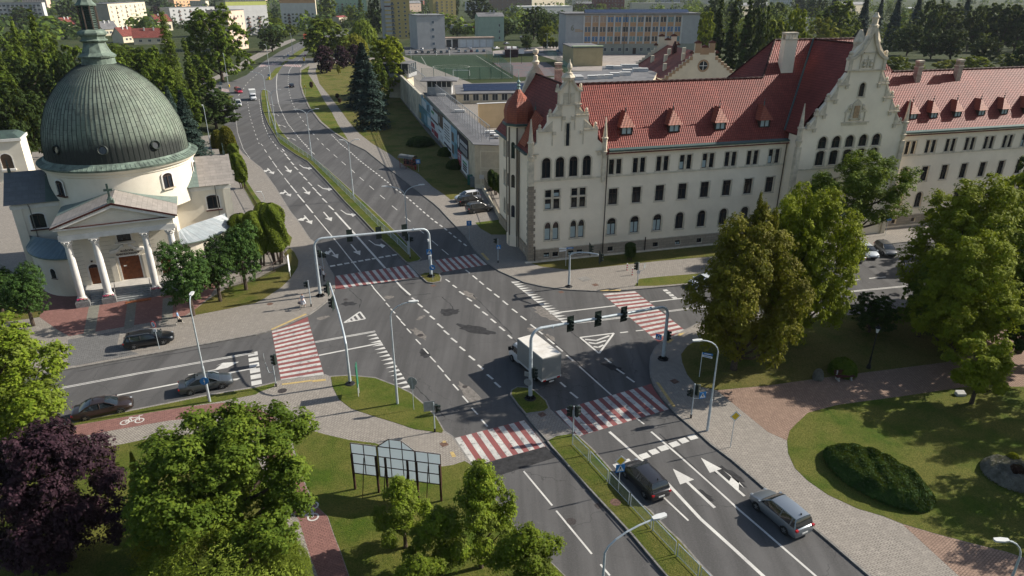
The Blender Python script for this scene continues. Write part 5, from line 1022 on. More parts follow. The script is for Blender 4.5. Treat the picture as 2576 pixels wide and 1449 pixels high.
for i in range(5): e = MB(); x = w*(.3 + .14*i); e.box(x, -.08, .3, x + w*.11, -.001, h - .9); e.build('garage_door', col('shutter_white', (.6, .62, .63)), t)
e = MB(); e.box(w*.14, -.1, 0, w*.25, -.001, h - .5); e.build('entrance', GLASS, t); e = MB(); e.box(w*.01, -.1, .6, w*.11, -.001, h - .8); e.build('shop_window', GLASS, t)
t, w, h = block('green_house', 'pale green two storey building with a dark sloping roof and chimneys', 'building', (1205, 105), (1268, 104), 42, 16, PLGR, rise=2.5, roofm=ROOFF, floors=0)
for f in range(3): far_window(t, w*.82, 1.5 + f*4.2, 1.2, 2.0)
for i in range(2): e = MB(); e.box(w*(.5 + .15*i), 6, h + 1, w*(.5 + .15*i) + 1, 7, h + 4); e.build('chimney', PLG, t)
t, w, h = block('garage_row', 'low garages with one dark red door behind the green bushes', 'garage', (1125, 78), (1205, 77), 64, 6, PLG, ROOFL)
e = MB(); e.box(w*.8, -.06, 0, w*.96, -.001, h - .3); e.build('garage_door', col('door_red', (.28, .04, .04)), t)
e = MB(); e.box(w*.45, -.06, 0, w*.62, -.001, h - .3); e.build('garage_door', col('door_grey', (.3, .3, .3)), t)
t, w, h = block('brick_mill', 'long dark red brick factory building at the top edge', 'factory', (1494, 24), (1570, 24), -14, 40, BRICKR, ROOFF, floors=4, cols=9, win=(1.4, 2.0))
block('brick_mill', 'smaller red brick block beside the tall yellow tower', 'factory', (1035, 26), (1065, 26), 2, 20, BRICKR, ROOFF, floors=2, cols=4)
block('warehouse', 'white flat roofed warehouse left of the school', 'warehouse', (1300, 36), (1440, 34), 17, 30, PLW, col('roof_white', (.62, .62, .6)), parapet=.6)
block('warehouse', 'grey warehouse with a pale roof beyond the school roof', 'warehouse', (1590, 26), (1720, 26), 8, 30, PLC, ROOFL)
block('tenement', 'brown brick tenement with small windows at the top edge left of the warehouse', 'tenement', (1230, 26), (1336, 26), -8, 20, col('brick_brown', (.22, .15, .11)), ROOFF, floors=3, cols=8, win=(1.3, 2))
block('tenement', 'white and brown tenement at the top edge above the warehouse', 'tenement', (1338, 22), (1420, 20), -10, 18, PLC, ROOFL, floors=3, cols=7, win=(1.3, 2))
for p, q, yt, lab in (((1010, 30), (1060, 29), 2, 'pink tenement between the two yellow towers'), ((1450, 22), (1495, 22), 3, 'dark red gabled house left of the brick factory'), ((1725, 10), (1800, 10), -12, 'grey roofed house behind the school trees'), ((1860, 40), (1935, 38), 8, 'cream house with a grey roof behind the dark poplars'), ((2120, 38), (2180, 36), 6, 'pale house with orange walls among the far conifers')):
    block('far_house', lab, 'house', p, q, yt + 6, 12, BRICKR if 'dark red' in lab else (PLP if 'pink' in lab else PLC), ROOFL, floors=2, cols=5, win=(1.2, 1.6), rise=3.5)
for p, q, yt, lab, dp in (((338, 112), (418, 110), 96, 'red tiled house with two chimneys, largest of the roofs left of the big tree', 13), ((398, 78), (436, 76), 55, 'cream house with orange red pyramid roof and two white chimneys', 12), ((312, 108), (348, 105), 92, 'small brick red roof in front of the cream apartment block', 10), ((262, 90), (300, 88), 74, 'dark roofed house peeping out behind the church spire', 12), ((165, 75), (195, 73), 62, 'orange roof among the trees left of the church spire', 10)):
    t, w, h = block('tiled_house', lab, 'house', p, q, yt, dp, PLC, TILE_M if 'dark' not in lab else ROOFF, floors=1, cols=3, rise=6, z0=1.5)
    for i in range(2): e = MB(); e.box(w*(.35 + .3*i), dp*.35, h + 2, w*(.35 + .3*i) + .8, dp*.35 + .8, h + 6.6); e.build('chimney', PLW, t)
t, w, h = block('kiosk', 'small cream kiosk with dark red roof beside the weeping tree', 'kiosk', (854, 58), (874, 56), 44, 8, PLC, col('roof_maroon', (.2, .05, .05)), rise=1.5, floors=1, cols=3, win=(1, 1.4))
t, w, h = block('villa', 'grey and ochre house with a flat roof behind the courthouse roof', 'house', (1978, 78), (2048, 76), 48, 12, PLG, ROOFL, floors=1, cols=2, z0=4, win=(2.2, 2.4))
e = MB(); e.box(w*.42, -.08, 0, w*.6, -.001, h); e.build('facade_panel', PLY, t)
t, w, h = block('villa', 'yellow house with arched windows among dark trees at the far right', 'house', (2424, 88), (2462, 86), 58, 10, PLY, ROOFL, floors=1, cols=2, z0=2.5, win=(1.5, 2.4), rise=1)
block('shed', 'small metal roofed shed between the far conifers', 'shed', (2285, 34), (2330, 33), 22, 14, PLG, col('roof_metal', (.4, .42, .44)), rise=2)
t, w, h = block('school', 'four storey grey and orange school with three rows of paired windows', 'school', (1421, 137), (1752, 135), 36, 30, PLG, ROOFF, parapet=.5, overhang=.9)
mx0, mx1 = w*.135, w*.865; bay = (mx1 - mx0)/13; fl0 = h*.265; fh = (h - fl0)/3*.985
e = MB(); e.box(mx0, -.1, fl0, mx1, -.001, h - .8); e.build('orange_facing', col('render_salmon', (.42, .26, .15)), t)
e = MB(); [e.box(mx0 + bay*i - .4, -.35, fl0, mx0 + bay*i + .4, -.101, h - .8) for i in range(14)]; e.build('pilasters', PLW, t)
e = MB(); e.box(-.1, -.06, 0, w + .1, -.001, fl0 - .3); e.box(-.1, -.15, fl0 - .3, w + .1, -.001, fl0); e.build('base_storey', col('render_drab', (.28, .29, .25)), t)
rs = random.Random(6); TEAL = col('blind_teal', (.1, .2, .22)); BLU = col('blind_blue', (.04, .13, .26)); BGE = col('blind_beige', (.3, .22, .17))
for f in range(3):
    for i in range(13):
        gm = (BGE if f == 2 and i < 3 else BLU if (f == 2 and 3 <= i < 6) or (f == 0 and i < 3) or (f == 1 and 9 < i) else rs.choice([TEAL, GLASS, GLASS_B, GLASS]))
        for s in (-1, 1): far_window(t, mx0 + bay*(i + .5) + s*bay*.2, fl0 + fh*f + fh*.22, 1.5, fh*.56, -.1, gm=gm)
for i in range(12):
    if i == 4: continue
    far_window(t, w*(.3 + .055*i), 1.6, 1.7, 2.0, -.06)
e = MB(); e.box(w*.51, -.1, 0, w*.535, -.061, 3.4); e.build('door', WOOD_D, t)
e = MB(); e.tube([(w*.445, -.4, h), (w*.44, -.4, 6), (w*.44, -.4, 0)], .12, 5); e.build('downpipe', WOOD_D, t)
e = MB(); e.face([(w*.15, 4, h + .7), (w*.93, 4, h + .7), (w*.93, 8, h + 2.4), (w*.15, 8, h + 2.4)]); e.box(w*.15, 7.9, h + .5, w*.93, 8.1, h + 2.39); e.build('solar_panels', PV, t)
text('6', 4.2, col('sign_grey', (.22, .22, .18)), t, Matrix.Translation((w*.05, -.05, h*.66)), name='number_sign', bold=.12)
for i, (l_, ww) in enumerate(((.62, 3.0), (.59, 4.6), (.565, 5.8))): e = MB(); e.box(w*.07, -.05, h*l_, w*.07 + ww, -.002, h*l_ + .28); e.build('sign_line', col('sign_orange', (.42, .27, .13)), t)
t, w, h = block('annex', 'yellow windowless annex with a grey roof in front of the school', 'annex', (1441, 167), (1515, 166), 121, 26, col('render_ochre', (.43, .35, .2)), ROOFF, parapet=.4)
e = MB(); e.box(-.3, -.35, h + .41, w + .3, 3, h + .9); e.build('green_coping', col('coping_green', (.28, .34, .22)), t)
t, w, h = block('container_hut', 'dark maroon hut with four white rooflights beside the pitch', 'hut', (1270, 144), (1303, 144), 126, 24, col('hut_maroon', (.05, .02, .025)), col('hut_roof', (.08, .06, .06)))
for i in range(4): e = MB(); e.box(w*(.15 + .45*(i % 2)), 4 + 8*(i//2), h + .32, w*(.15 + .45*(i % 2)) + 2.2, 9 + 8*(i//2), h + .7); e.build('rooflight', PLW, t)
A0 = G(1650, 215); t = thing('gabled_hall', 'red tiled hall with stepped cream gables, round window and small chimneys', 'hall', A0, rad(8))
hh = height(1650, 215, 196); zc = 10.0
def P3(x, y, z): X, Y = G(x, y, z); v = RZ(-rad(8)) @ Vector((X - A0[0], Y - A0[1], 0)); return (v.x, v.y, z)
gw, g0 = 26.0, P3(1765, 203, 8.5)
gx, gy = g0[0] - gw/2, g0[1]; ap = 20.0; le = 34.0
m = MB(); M = Matrix.Translation((gx, gy, 0)) @ Matrix.Rotation(rad(0), 4, 'Z')
m.M = M; m.box(0, .1, 0, gw, le, 9.0);
sil = [(0, 0), (gw, 0), (gw, 9.4)]; st = [(gw - (gw/2 - 3.6)*i/9, 9.4 + 7.2*i/9) for i in range(10)]
for i in range(9): sil += [(st[i+1][0], st[i][1]), (st[i+1][0], st[i+1][1])]
top_r = [(gw/2 + 3.6, 17.4), (gw/2 + 3.2, 17.4), (gw/2 + 3.2, 19.6), (gw/2 + 1.3, 19.6), (gw/2 + 1.3, 18.6)]
half = [(gw/2, 0), (gw, 0), (gw, 9.4)] + [q for i in range(9) for q in ((st[i+1][0], st[i][1]), (st[i+1][0], st[i+1][1]))] + top_r
m.vprism(half + [(gw - x, z) for x, z in reversed(half)][:-1], 0, .7, 0); m.vprism([(x, z) for x, z in half] + [(gw - x, z) for x, z in reversed(half)][:-1], le - .7, le, 0)
m.build('wall', PLC, t)
for y0 in (-.08, le - .75):
    for x, z, ww in ((gw/2 - 2.25, 19.6, 2.2), (gw/2 + 2.25, 19.6, 2.2), (gw/2, 18.3, 2.4), (gw/2 - 4.1, 16.6, 1.3), (gw/2 + 4.1, 16.6, 1.3)): m = MB(M); m.vprism([(x - ww/2, z), (x + ww/2, z), (x + ww/2, z + .35), (x, z + .9), (x - ww/2, z + .35)], y0, y0 + .85); m.build('coping', TILE_O, t)
m = MB(M); m.box(gw/2 - 3.2, -.06, 16.8, gw/2 - 1.4, -.001, 19.6); m.box(gw/2 + 1.4, -.06, 16.8, gw/2 + 3.2, -.001, 19.6); m.box(gw/2 - 1.4, -.06, 16.3, gw/2 + 1.4, -.001, 18.3)
for i in range(16): a = math.pi*2*i/16; b = math.pi*2*(i+1)/16; m.face([(gw/2 + 1.9*math.cos(a), -.05, 13 + 1.9*math.sin(a)), (gw/2 + 1.9*math.cos(b), -.05, 13 + 1.9*math.sin(b)), (gw/2 + 1.35*math.cos(b), -.05, 13 + 1.35*math.sin(b)), (gw/2 + 1.35*math.cos(a), -.05, 13 + 1.35*math.sin(a))])
for i in range(9):
    for s in (-1, 1): x = gw/2 + s*(st[i][0] - gw/2 - .5); m.box(x - .5, -.06, st[i][1] - 1.1, x + .5, -.001, st[i][1])
m.build('brick_trim', col('brick_tan', (.3, .2, .12)), t)
m = MB(M); m.face([(gw/2 + 1.35*math.cos(2*math.pi*i/16), -.03, 13 + 1.35*math.sin(2*math.pi*i/16)) for i in range(16)]); ro = m.build('round_window', GLASS, t); m = MB(M); m.box(gw/2 - .08, -.06, 11.7, gw/2 + .08, -.031, 14.3); m.box(gw/2 - 1.3, -.06, 12.92, gw/2 + 1.3, -.031, 13.08); m.build('frame', WHITE_F, ro)
m = MB(M); slope(m, (-1.0, le - .7, 8.2), (-1.0, .7, 8.2), (gw/2, .7, 16.8), (gw/2, le - .7, 16.8)); slope(m, (gw + 1, .7, 8.2), (gw + 1, le - .7, 8.2), (gw/2, le - .7, 16.8), (gw/2, .7, 16.8)); m.build('roof', TILE_M, t)
for (fx, fy) in ((.14, .25), (.26, .5), (.34, .2), (.36, .62), (.2, .75), (.42, .35)):
    x = gw*fx; z = 8.2 + (x + 1)/(gw/2 + 1)*8.6; m = MB(M); m.box(x - .5, le*fy - .5, z - 1, x + .5, le*fy + .5, z + 2.0); m.build('chimney', PLC, t)
m = MB(M); m.box(gw*.38, le*.55, 13, gw*.38 + 1.2, le*.55 + 1.2, 17); m.vprism([(gw*.38 - .1, 17), (gw*.38 + 1.3, 17), (gw*.38 + .6, 19)], le*.55 - .1, le*.55 + 1.3); m.build('ridge_turret', TILE_M, t)
t = thing('flat_roofed_wing', 'low grey flat roof with rows of white ventilation boxes behind the courthouse', 'building', (0, 0, 0)); z = 10.0
m = MB(); m.prism([G(*p, z) for p in ((1430, 208), (1640, 206), (1660, 170), (1515, 166), (1515, 178), (1432, 180))], 0, z, 0, 1); m.build('wall', [PLC, ROOFF], t)
for (x, y, w_) in ((1450, 198, 3), (1457, 201, 2.4), (1490, 199, 3), (1508, 198, 3), (1525, 197, 4), (1546, 192, 3), (1572, 190, 3.4), (1553, 174, 3), (1583, 170, 6), (1610, 180, 5), (1535, 173, 3), (1578, 184, 3)):
    X, Y = G(x, y, z); m = MB(); m.box(X - w_/2, Y - 1, z, X + w_/2, Y + 1, z + 1.1); m.box(X - w_/2 + .3, Y - 1.01, z + .9, X + w_/2 - .3, Y - 1.001, z + 1.02, 1); m.build('vent_box', [PLW, IRON], t)
WZ = height(1197, 475, 364)
pwt = thing('prison_building', 'long low prison building with pale outer wall, grey flat roof and wire fence', 'prison building', (*G(1197, 475), 0))
o0 = Vector((*G(1197, 475), 0))
def gl(x, y, z): X, Y = G(x, y, z); return (X - o0.x, Y - o0.y)
LB = [gl(1194, 364, WZ), gl(1272, 367, WZ), gl(1110, 236, WZ), gl(1066, 234, WZ)]
m = MB(); m.prism(LB, 0, WZ, 0, 1); m.build('wall', [mat('prison_render', (.52, .46, .34), .92, .12, .4, col2=(.36, .32, .25)), ROOFF], pwt)
fr = Vector(LB[1]) - Vector(LB[0]); fa = math.atan2(fr.y, fr.x); FM = Matrix.Translation((LB[0][0], LB[0][1], 0)) @ Matrix.Rotation(fa, 4, 'Z')
m = MB(FM); FL = fr.length
for z0, z1 in ((4.0, 7.2), (.9, 3.6)): m.box(1.0, -.05, z0, FL, -.001, z0 + .18); m.box(1.0, -.05, z1, FL, -.001, z1 + .18); m.box(1.0, -.05, z0 + .181, 1.2, -.001, z1)
m.box(0, -.06, 0, FL, -.001, .9); m.build('trim', col('trim_pale', (.6, .55, .42)), pwt)
m = MB(FM); m.box(.8, -.09, 2.0, 1.7, -.06, 2.8); m.build('notice_board', PLW, pwt)
m = MB(); m.prism(inset(LB, -.25), WZ, WZ + .12); m.build('roof_edge', ROOFF, pwt)
wd = Vector(gl(1004, 242, 0)) - Vector(LB[0]); WL = wd.length; wa = math.atan2(wd.y, wd.x); WMx = Matrix.Translation((o0.x + LB[0][0], o0.y + LB[0][1], 0)) @ Matrix.Rotation(wa + math.pi, 4, 'Z') @ Matrix.Translation((-WL, 0, 0))
xf = (Vector(LB[3]) - Vector(LB[0])).length
ow = MB(WMx); ow.box(0, 0, 0, WL - xf + 2, .6, WZ - .6); ow.box(0, -.1, WZ - .6, WL - xf + 2, .7, WZ - .4)
for i in range(9): ow.box(i*(WL - xf)/9, -.12, 0, i*(WL - xf)/9 + .4, -.001, WZ - .7)
tag(ow.build('prison_wall', mat('wall_stained', (.55, .5, .4), .95, .2, .35, col2=(.36, .33, .27))), 'tall stained prison wall running back to the glazed corner watchtower', 'wall')
CR, CBk, CBl, CWh, CDk, CTl, CGn = (mat('poster_red', (.3, .03, .05), .6, .1, 1), mat('poster_navy', (.018, .018, .03), .6, .1, 1), mat('poster_blue', (.24, .4, .5), .6, .2, 1), mat('poster_white', (.6, .64, .66), .6, .08, 1), mat('poster_dark', (.05, .04, .035), .6, .4, .8, col2=(.14, .1, .07)), mat('poster_teal', (.04, .13, .17), .6, .4, .6, col2=(.1, .22, .24)), mat('poster_green', (.05, .22, .1), .6))
def wx(px, py, z):   # distance along the wall of a photo point at height z
    X, Y = G(px, py, z); v = WMx.inverted() @ Vector((X, Y, z)); return v.x
def poster(label, x0, x1, z0, z1, base, marks=(), txt=()):
    p = MB(WMx); p.box(x0, -.1, z0, x1, -.02, z1); o = p.build('poster', base); tag(o, label, 'poster', 'posters on the prison wall')
    for (u0, v0, u1, v1, m_) in marks:
        q = MB(WMx); q.box(x0 + (x1-x0)*u0, -.115, z0 + (z1-z0)*v0, x0 + (x1-x0)*u1, -.101, z0 + (z1-z0)*v1); q.build('print', m_, o)
    for (s_, u, v, sz, m_) in txt: text(s_, sz, m_, o, WMx @ Matrix.Translation((x0 + (x1-x0)*u, -.118, z0 + (z1-z0)*v)), name='lettering')
t_ = lambda zx, zy: (1056.2 + zx*.16, 244.7 + zy*.16)     # photo crop used for the posters
def X(zx, zy, z): return wx(*t_(zx, zy), z)
e0, e1, e2, e3, e4, e5, e6, e7 = X(862, 1010, WZ*.45), X(655, 800, WZ*.5), X(545, 700, WZ*.5), X(470, 560, WZ*.5), X(318, 420, WZ*.6), X(180, 300, WZ*.6), X(112, 260, WZ*.55), X(45, 100, WZ*.7)
zt = WZ - .5
poster('navy poster with a white oval emblem and a row of panels, nearest the street corner', e1, e0, WZ*.5, zt, CBk, [(.3 + .1*i, .52, .36 + .1*i, .72, CWh) for i in range(7)] + [(.3 + .1*i, .1, .33 + .1*i, .42, CWh) for i in range(7)])
q = MB(WMx)
q.face([(e1 + (e0-e1)*.14 + .9*math.cos(a), -.12, WZ*.72 + 1.35*math.sin(a)) for a in [2*math.pi*i/20 for i in range(20)]]); qq = q.build('emblem', CWh); qq.parent = [o for o in C.objects if o.name.startswith('poster')][-1]
q = MB(WMx); cx_ = e1 + (e0-e1)*.14
for k_ in (-.25, .05): q.face([(cx_ + k_ - .3, -.125, WZ*.72 - .6), (cx_ + k_ - .12, -.125, WZ*.72 - .6), (cx_ + k_ + .12, -.125, WZ*.72 + .6), (cx_ + k_ - .02, -.125, WZ*.72 + .6)])
q.build('emblem_mark', CBk, qq)
em = e1 + (e0 - e1)*.36
poster('red poster under the navy one', e1, em, WZ*.14, WZ*.49, CR, [(.1, .78, .9, .84, CWh), (.15, .4, .85, .43, CWh), (.6, .05, .85, .22, CDk)], [('KRĄG', .5, .58, .8, CWh)])
poster('white poster with green and grey bands, lowest at the street corner', em + .15, e0 + .15, WZ*.08, WZ*.46, CWh, [(.2, .62, .8, .75, CGn), (.22, .45, .8, .56, IRON), (.22, .3, .8, .41, IRON), (.22, .15, .8, .26, IRON)])
poster('pale poster of a park scene beside the navy poster', e2, e1 - .1, WZ*.16, zt, CBl, [(.05, .1, .45, .4, CDk), (.05, .5, .45, .8, CDk), (.55, .2, .95, .55, CTl)])
poster('white poster with lines of grey text in the middle of the row', e3, e2 - .1, WZ*.2, zt, CWh, [(.15, .3 + .1*i, .8, .33 + .1*i, IRON) for i in range(6)] + [(.05, .05, .95, .13, CBk)])
poster('brown photo poster with black louvre pattern', e4, e3 - .1, WZ*.6, zt + .1, CDk, [(.55, .1 + .13*i, .95, .14 + .13*i, BALC) for i in range(6)] + [(.2, .2, .3, .7, CWh)])
poster('long pale grey poster with two small figures below the brown one', e4, e3 - .1, WZ*.18, WZ*.58, CWh, [(.5, .2, .56, .5, CBk), (.72, .2, .78, .5, CBk), (.05, .65, .6, .72, IRON)])
poster('white poster with dark diagonal band left of the brown poster', e5, e4 - .1, WZ*.55, zt, CWh, [(.0, .0, 1, .12, CDk), (.1, .5, .5, .7, CGn), (.35, .8, 1, 1, CDk)])
poster('red and white poster low on the wall', e5, e4 - .1, WZ*.12, WZ*.53, CWh, [(.0, .5, .5, .85, CR), (.4, .05, .95, .45, CR), (.05, .1, .35, .4, CR)])
poster('blue and white poster with letter marks high on the wall', e7, e5 - .1, WZ*.62, zt + .1, CBl, [(.05, .15, .55, .8, CWh), (.65, .15, .72, .7, CBk), (.8, .15, .87, .8, CBk)])
poster('pale blue poster below the lettered one', e6, e5 - .1, WZ*.15, WZ*.6, CBl, [(.1, .2, .9, .8, CWh)])
poster('teal and yellow poster at the far end of the row', e7 - 6, e6 - .1, WZ*.1, WZ*.6, CTl, [(.05, .1, .25, .5, PLY), (.6, .2, .9, .7, CBl)])
wr = mat('wire_steel', (.4, .41, .42), .4, .1, 2, metal=.6)
f = MB(WMx); yy = 3.2
for i in range(int(WL/2.6)):
    x = WL - 1.5 - i*2.6; zz = WZ + .1
    f.box(x - .04, yy, WZ - .3, x + .04, yy + .08, WZ + 3.0); f.box(x - .03, yy - 1.6, WZ, x + .03, yy - 1.54, WZ + 1.6)
for k_ in range(9): z_ = WZ + .3 + k_*.32; f.box(1, yy + .02, z_, WL - 1.4, yy + .05, z_ + .022)
for k_ in range(5): z_ = WZ + .3 + k_*.3; f.box(1, yy - 1.58, z_, WL - 1.4, yy - 1.56, z_ + .022)
f.box(1, yy, WZ + 3.0, WL - 1.4, yy + .1, WZ + 3.1)
fo = f.build('wire_fence', wr); tag(fo, 'tall bright wire fence along the prison roof and wall', 'fence')
rz_ = random.Random(2)
for lab, px, py in (('nearest the street corner on the prison roof', 1258, 349), ('second vent from the street on the prison roof', 1247, 343), ('third vent from the street, beside the wire', 1236, 338), ('halfway along the prison roof', 1157, 284), ('beside the guard hut on the prison roof', 1110, 243)):
    X_, Y_ = G(px, py, WZ); q = MB(); q.box(X_ - 1.2, Y_ - .5, WZ + .35, X_ + 1.2, Y_ + .5, WZ + .75, 0)
    for sx in (-.9, .9): q.box(X_ + sx - .1, Y_ - .4, WZ + .1, X_ + sx + .1, Y_ + .4, WZ + .35, 1)
    o = q.build('roof_vent', [PLW, IRON], pwt); o.location = (-o0.x, -o0.y, 0)
def tower(lab, px, py, z, r, hgt, rf_, lean=0):
    X_, Y_ = G(px, py, 0); t = thing('watchtower', lab, 'watchtower', (X_, Y_, 0), rad(-10)); q = MB(); q.box(-r*.8, -r*.8, 0, r*.8, r*.8, z); q.build('base', MC['prison_render'], t)
    q = MB(); q.box(-r, -r, z, r, r, z + 1.1); q.build('parapet', PLG, t); q = MB(); q.box(-r + .05, -r + .05, z + 1.1, r - .05, r - .05, z + hgt - .2); q.build('window', FGL, t)
    q = MB(); q.box(-r, -r, z + 1.1, r, r, z + 1.18)
    for i in range(5):
        for sy in (-1, 1): q.box(-r + i*r/2 - .07, sy*r - .07, z + 1.1, -r + i*r/2 + .07, sy*r + .07, z + hgt - .2); q.box(sy*r - .07, -r + i*r/2 - .07, z + 1.1, sy*r + .07, -r + i*r/2 + .07, z + hgt - .2)
    q.build('window_frame', WHITE_F, t); q = MB(); q.box(-r - rf_, -r - rf_, z + hgt - .2, r + rf_, r + rf_, z + hgt); q.build('roof', ROOFF, t)
tower('glazed grey watchtower on the far corner of the prison wall', 1010, 243, height(1004, 242, 190), 4.6, 4.6, .2)
X_, Y_ = G(1108, 236, WZ); t = thing('guard_hut', 'guard hut with wide dark eaves standing on the prison roof', 'guard hut', (X_, Y_, WZ + .12), rad(0))
q = MB(); q.box(-3.3, -2.5, 0, 3.3, 2.5, 1.9); q.build('wall', PLG, t); q = MB(); q.box(-3.2, -2.4, 1.9, 3.2, 2.4, 3.6); q.build('window', FGL, t); q = MB(); q.box(-3.3, -2.5, 1.9, 3.3, -2.4, 1.97)
for i in range(6): q.box(-3.3 + i*1.32 - .08, -2.5, 1.9, -3.3 + i*1.32 + .08, -2.38, 3.6)
q.build('window_frame', WHITE_F, t); q = MB(); q.prism([(-5, -4), (5, -4), (5, 4), (-5, 4)], 3.6, 3.8); q.face([(-5,-4,3.8),(5,-4,3.8),(0,0,4.6)]); q.face([(5,-4,3.8),(5,4,3.8),(0,0,4.6)]); q.face([(5,4,3.8),(-5,4,3.8),(0,0,4.6)]); q.face([(-5,4,3.8),(-5,-4,3.8),(0,0,4.6)]); q.build('roof', ROOFF, t)
t, w, h = block('cell_block', 'cream prison block with barred windows and rows of solar panels', 'prison building', (1150, 262), (1340, 259), 238, 22, MC['prison_render'], ROOFF, floors=1, cols=7, z0=1.0, win=(2.0, 2.2))
for r_ in (5, 12): e = MB(); e.face([(w*.1, r_, h + .5), (w*.95, r_, h + .5), (w*.95, r_ + 2.6, h + 1.6), (w*.1, r_ + 2.6, h + 1.6)]); e.box(w*.1, r_ + 2.5, h + .35, w*.95, r_ + 2.6, h + 1.59); e.build('solar_panels', PV, t)
t, w, h = block('yard_wall', 'plain tan inner wall of the prison yard', 'wall', (1205, 325), (1330, 318), 262, .6, col('render_tan', (.52, .4, .25)), PLW, parapet=.15)
t = thing('belfry', 'cream bell tower with louvred arched opening at the left edge', 'bell tower', (*G(42, 452), 0), rad(24)); bh = height(42, 440, 340)
q = MB(); Mb = Matrix.Translation((-3, -3, 0)); wall(q, Mb, 0, 6, 0, bh, [(2.0, bh - 5.2, 1.9, 2.9, .95), (2.0, 1.5, 2.2, bh - 9)], .3, 0, 1); q.face([(3, -3, 0), (3, 3, 0), (3, 3, bh), (3, -3, bh)]); q.face([(-3, -3, 0), (-3, 3, 0), (-3, 3, bh), (-3, -3, bh)]); q.box(-3.3, -3.3, bh, 3.3, 3.3, bh + .5, 1); q.box(-.9 - .3, -3.4, bh - 5.6, 1.2, -3.0, bh - 5.25, 1); q.build('wall', [CHW, CHS], t)
q = MB(); P = arch_pts(-1.0, bh - 5.2, 1.9, 2.9, 8, .95); q.face([(x, -2.75, z) for x, z in P]); [q.box(-1.0, -2.85, bh - 5.1 + i*.28, .9, -2.76, bh - 5.0 + i*.28) for i in range(7)]; q.build('louvres', col('louvre_brown', (.13, .09, .06)), t)
q = MB(); q.box(-1, -2.8, 1.5, 1.2, -2.7, bh - 7.5); q.build('door', DOOR, t); q = MB(); q.lathe([(4.4, bh + .5), (3.2, bh + 1.2), (2.6, bh + 1.4)], 4, 0, 0, None, rad(45)); q.build('roof', COPD, t)
t, w, h = block('parish_house', 'dark roofed low building at the left edge beside the bell tower', 'building', (-60, 470), (8, 452), 400, 10, CHW, SHEET_D, floors=0)
# ------------------------------------------------ trees
def leaf_mat(name, c1, c2, trans=.3, c3=None):
    m = bpy.data.materials.new(name); m.use_nodes = True; n, l = m.node_tree.nodes, m.node_tree.links; n.clear()
    out = n.new('ShaderNodeOutputMaterial'); g = n.new('ShaderNodeNewGeometry'); oi = n.new('ShaderNodeObjectInfo'); tc = n.new('ShaderNodeTexCoord')
    f = noise(n, l, tc.outputs['Object'], .7, 3); c = mix(n, l, g.outputs['Random Per Island'], c1, c2)
    if c3: c = mix(n, l, ramp(n, l, f, .5, .62), c, c3)
    c = mix(n, l, ramp(n, l, f, .35, .65), c, tuple(x*.72 for x in c1))
    hs = n.new('ShaderNodeHueSaturation'); l.new(c, hs.inputs['Color']); mr = n.new('ShaderNodeMapRange'); mr.inputs[3].default_value = .8; mr.inputs[4].default_value = 1.2; l.new(oi.outputs['Random'], mr.inputs[0]); l.new(mr.outputs[0], hs.inputs['Value'])
    d = n.new('ShaderNodeBsdfPrincipled'); d.inputs['Roughness'].default_value = .7; d.inputs['Specular IOR Level'].default_value = .1; l.new(hs.outputs[0], d.inputs['Base Color'])
    t = n.new('ShaderNodeBsdfTranslucent'); tcol = mix(n, l, .5, hs.outputs[0], (.25, .3, .02), 'MIX'); l.new(tcol, t.inputs[0])
    x = n.new('ShaderNodeMixShader'); x.inputs[0].default_value = trans*.75; l.new(d.outputs[0], x.inputs[1]); l.new(t.outputs[0], x.inputs[2]); l.new(x.outputs[0], out.inputs[0])
    MC[name] = m; return m
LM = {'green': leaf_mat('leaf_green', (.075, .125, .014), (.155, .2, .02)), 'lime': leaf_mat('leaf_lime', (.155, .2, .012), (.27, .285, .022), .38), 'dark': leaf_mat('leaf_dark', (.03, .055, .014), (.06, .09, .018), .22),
      'spruce': leaf_mat('needle_blue', (.03, .055, .045), (.055, .085, .07), .08), 'purple': leaf_mat('leaf_purple', (.036, .018, .028), (.064, .03, .042), .12), 'autumn': leaf_mat('leaf_autumn', (.11, .115, .012), (.19, .165, .018), .3, (.15, .085, .015)),
      'thuja': leaf_mat('leaf_thuja', (.09, .13, .014), (.15, .18, .02), .2), 'yew': leaf_mat('leaf_yew', (.035, .075, .018), (.07, .125, .024), .15), 'yellow': leaf_mat('leaf_yellow', (.19, .2, .02), (.28, .26, .03), .32),
      'willow': leaf_mat('leaf_willow', (.12, .17, .02), (.21, .25, .035), .34), 'linden': leaf_mat('leaf_linden', (.1, .16, .012), (.2, .24, .024), .36, (.36, .34, .11)), 'poplar': leaf_mat('leaf_poplar', (.09, .135, .018), (.15, .195, .026), .26), 'brownred': leaf_mat('leaf_brownred', (.06, .03, .025), (.09, .045, .03), .2),
      'grey': leaf_mat('leaf_grey', (.2, .19, .16), (.3, .28, .24), .2)}
BARK = mat('bark', (.075, .055, .04), .95, .3, 3, bmp=.8, bscale=6)
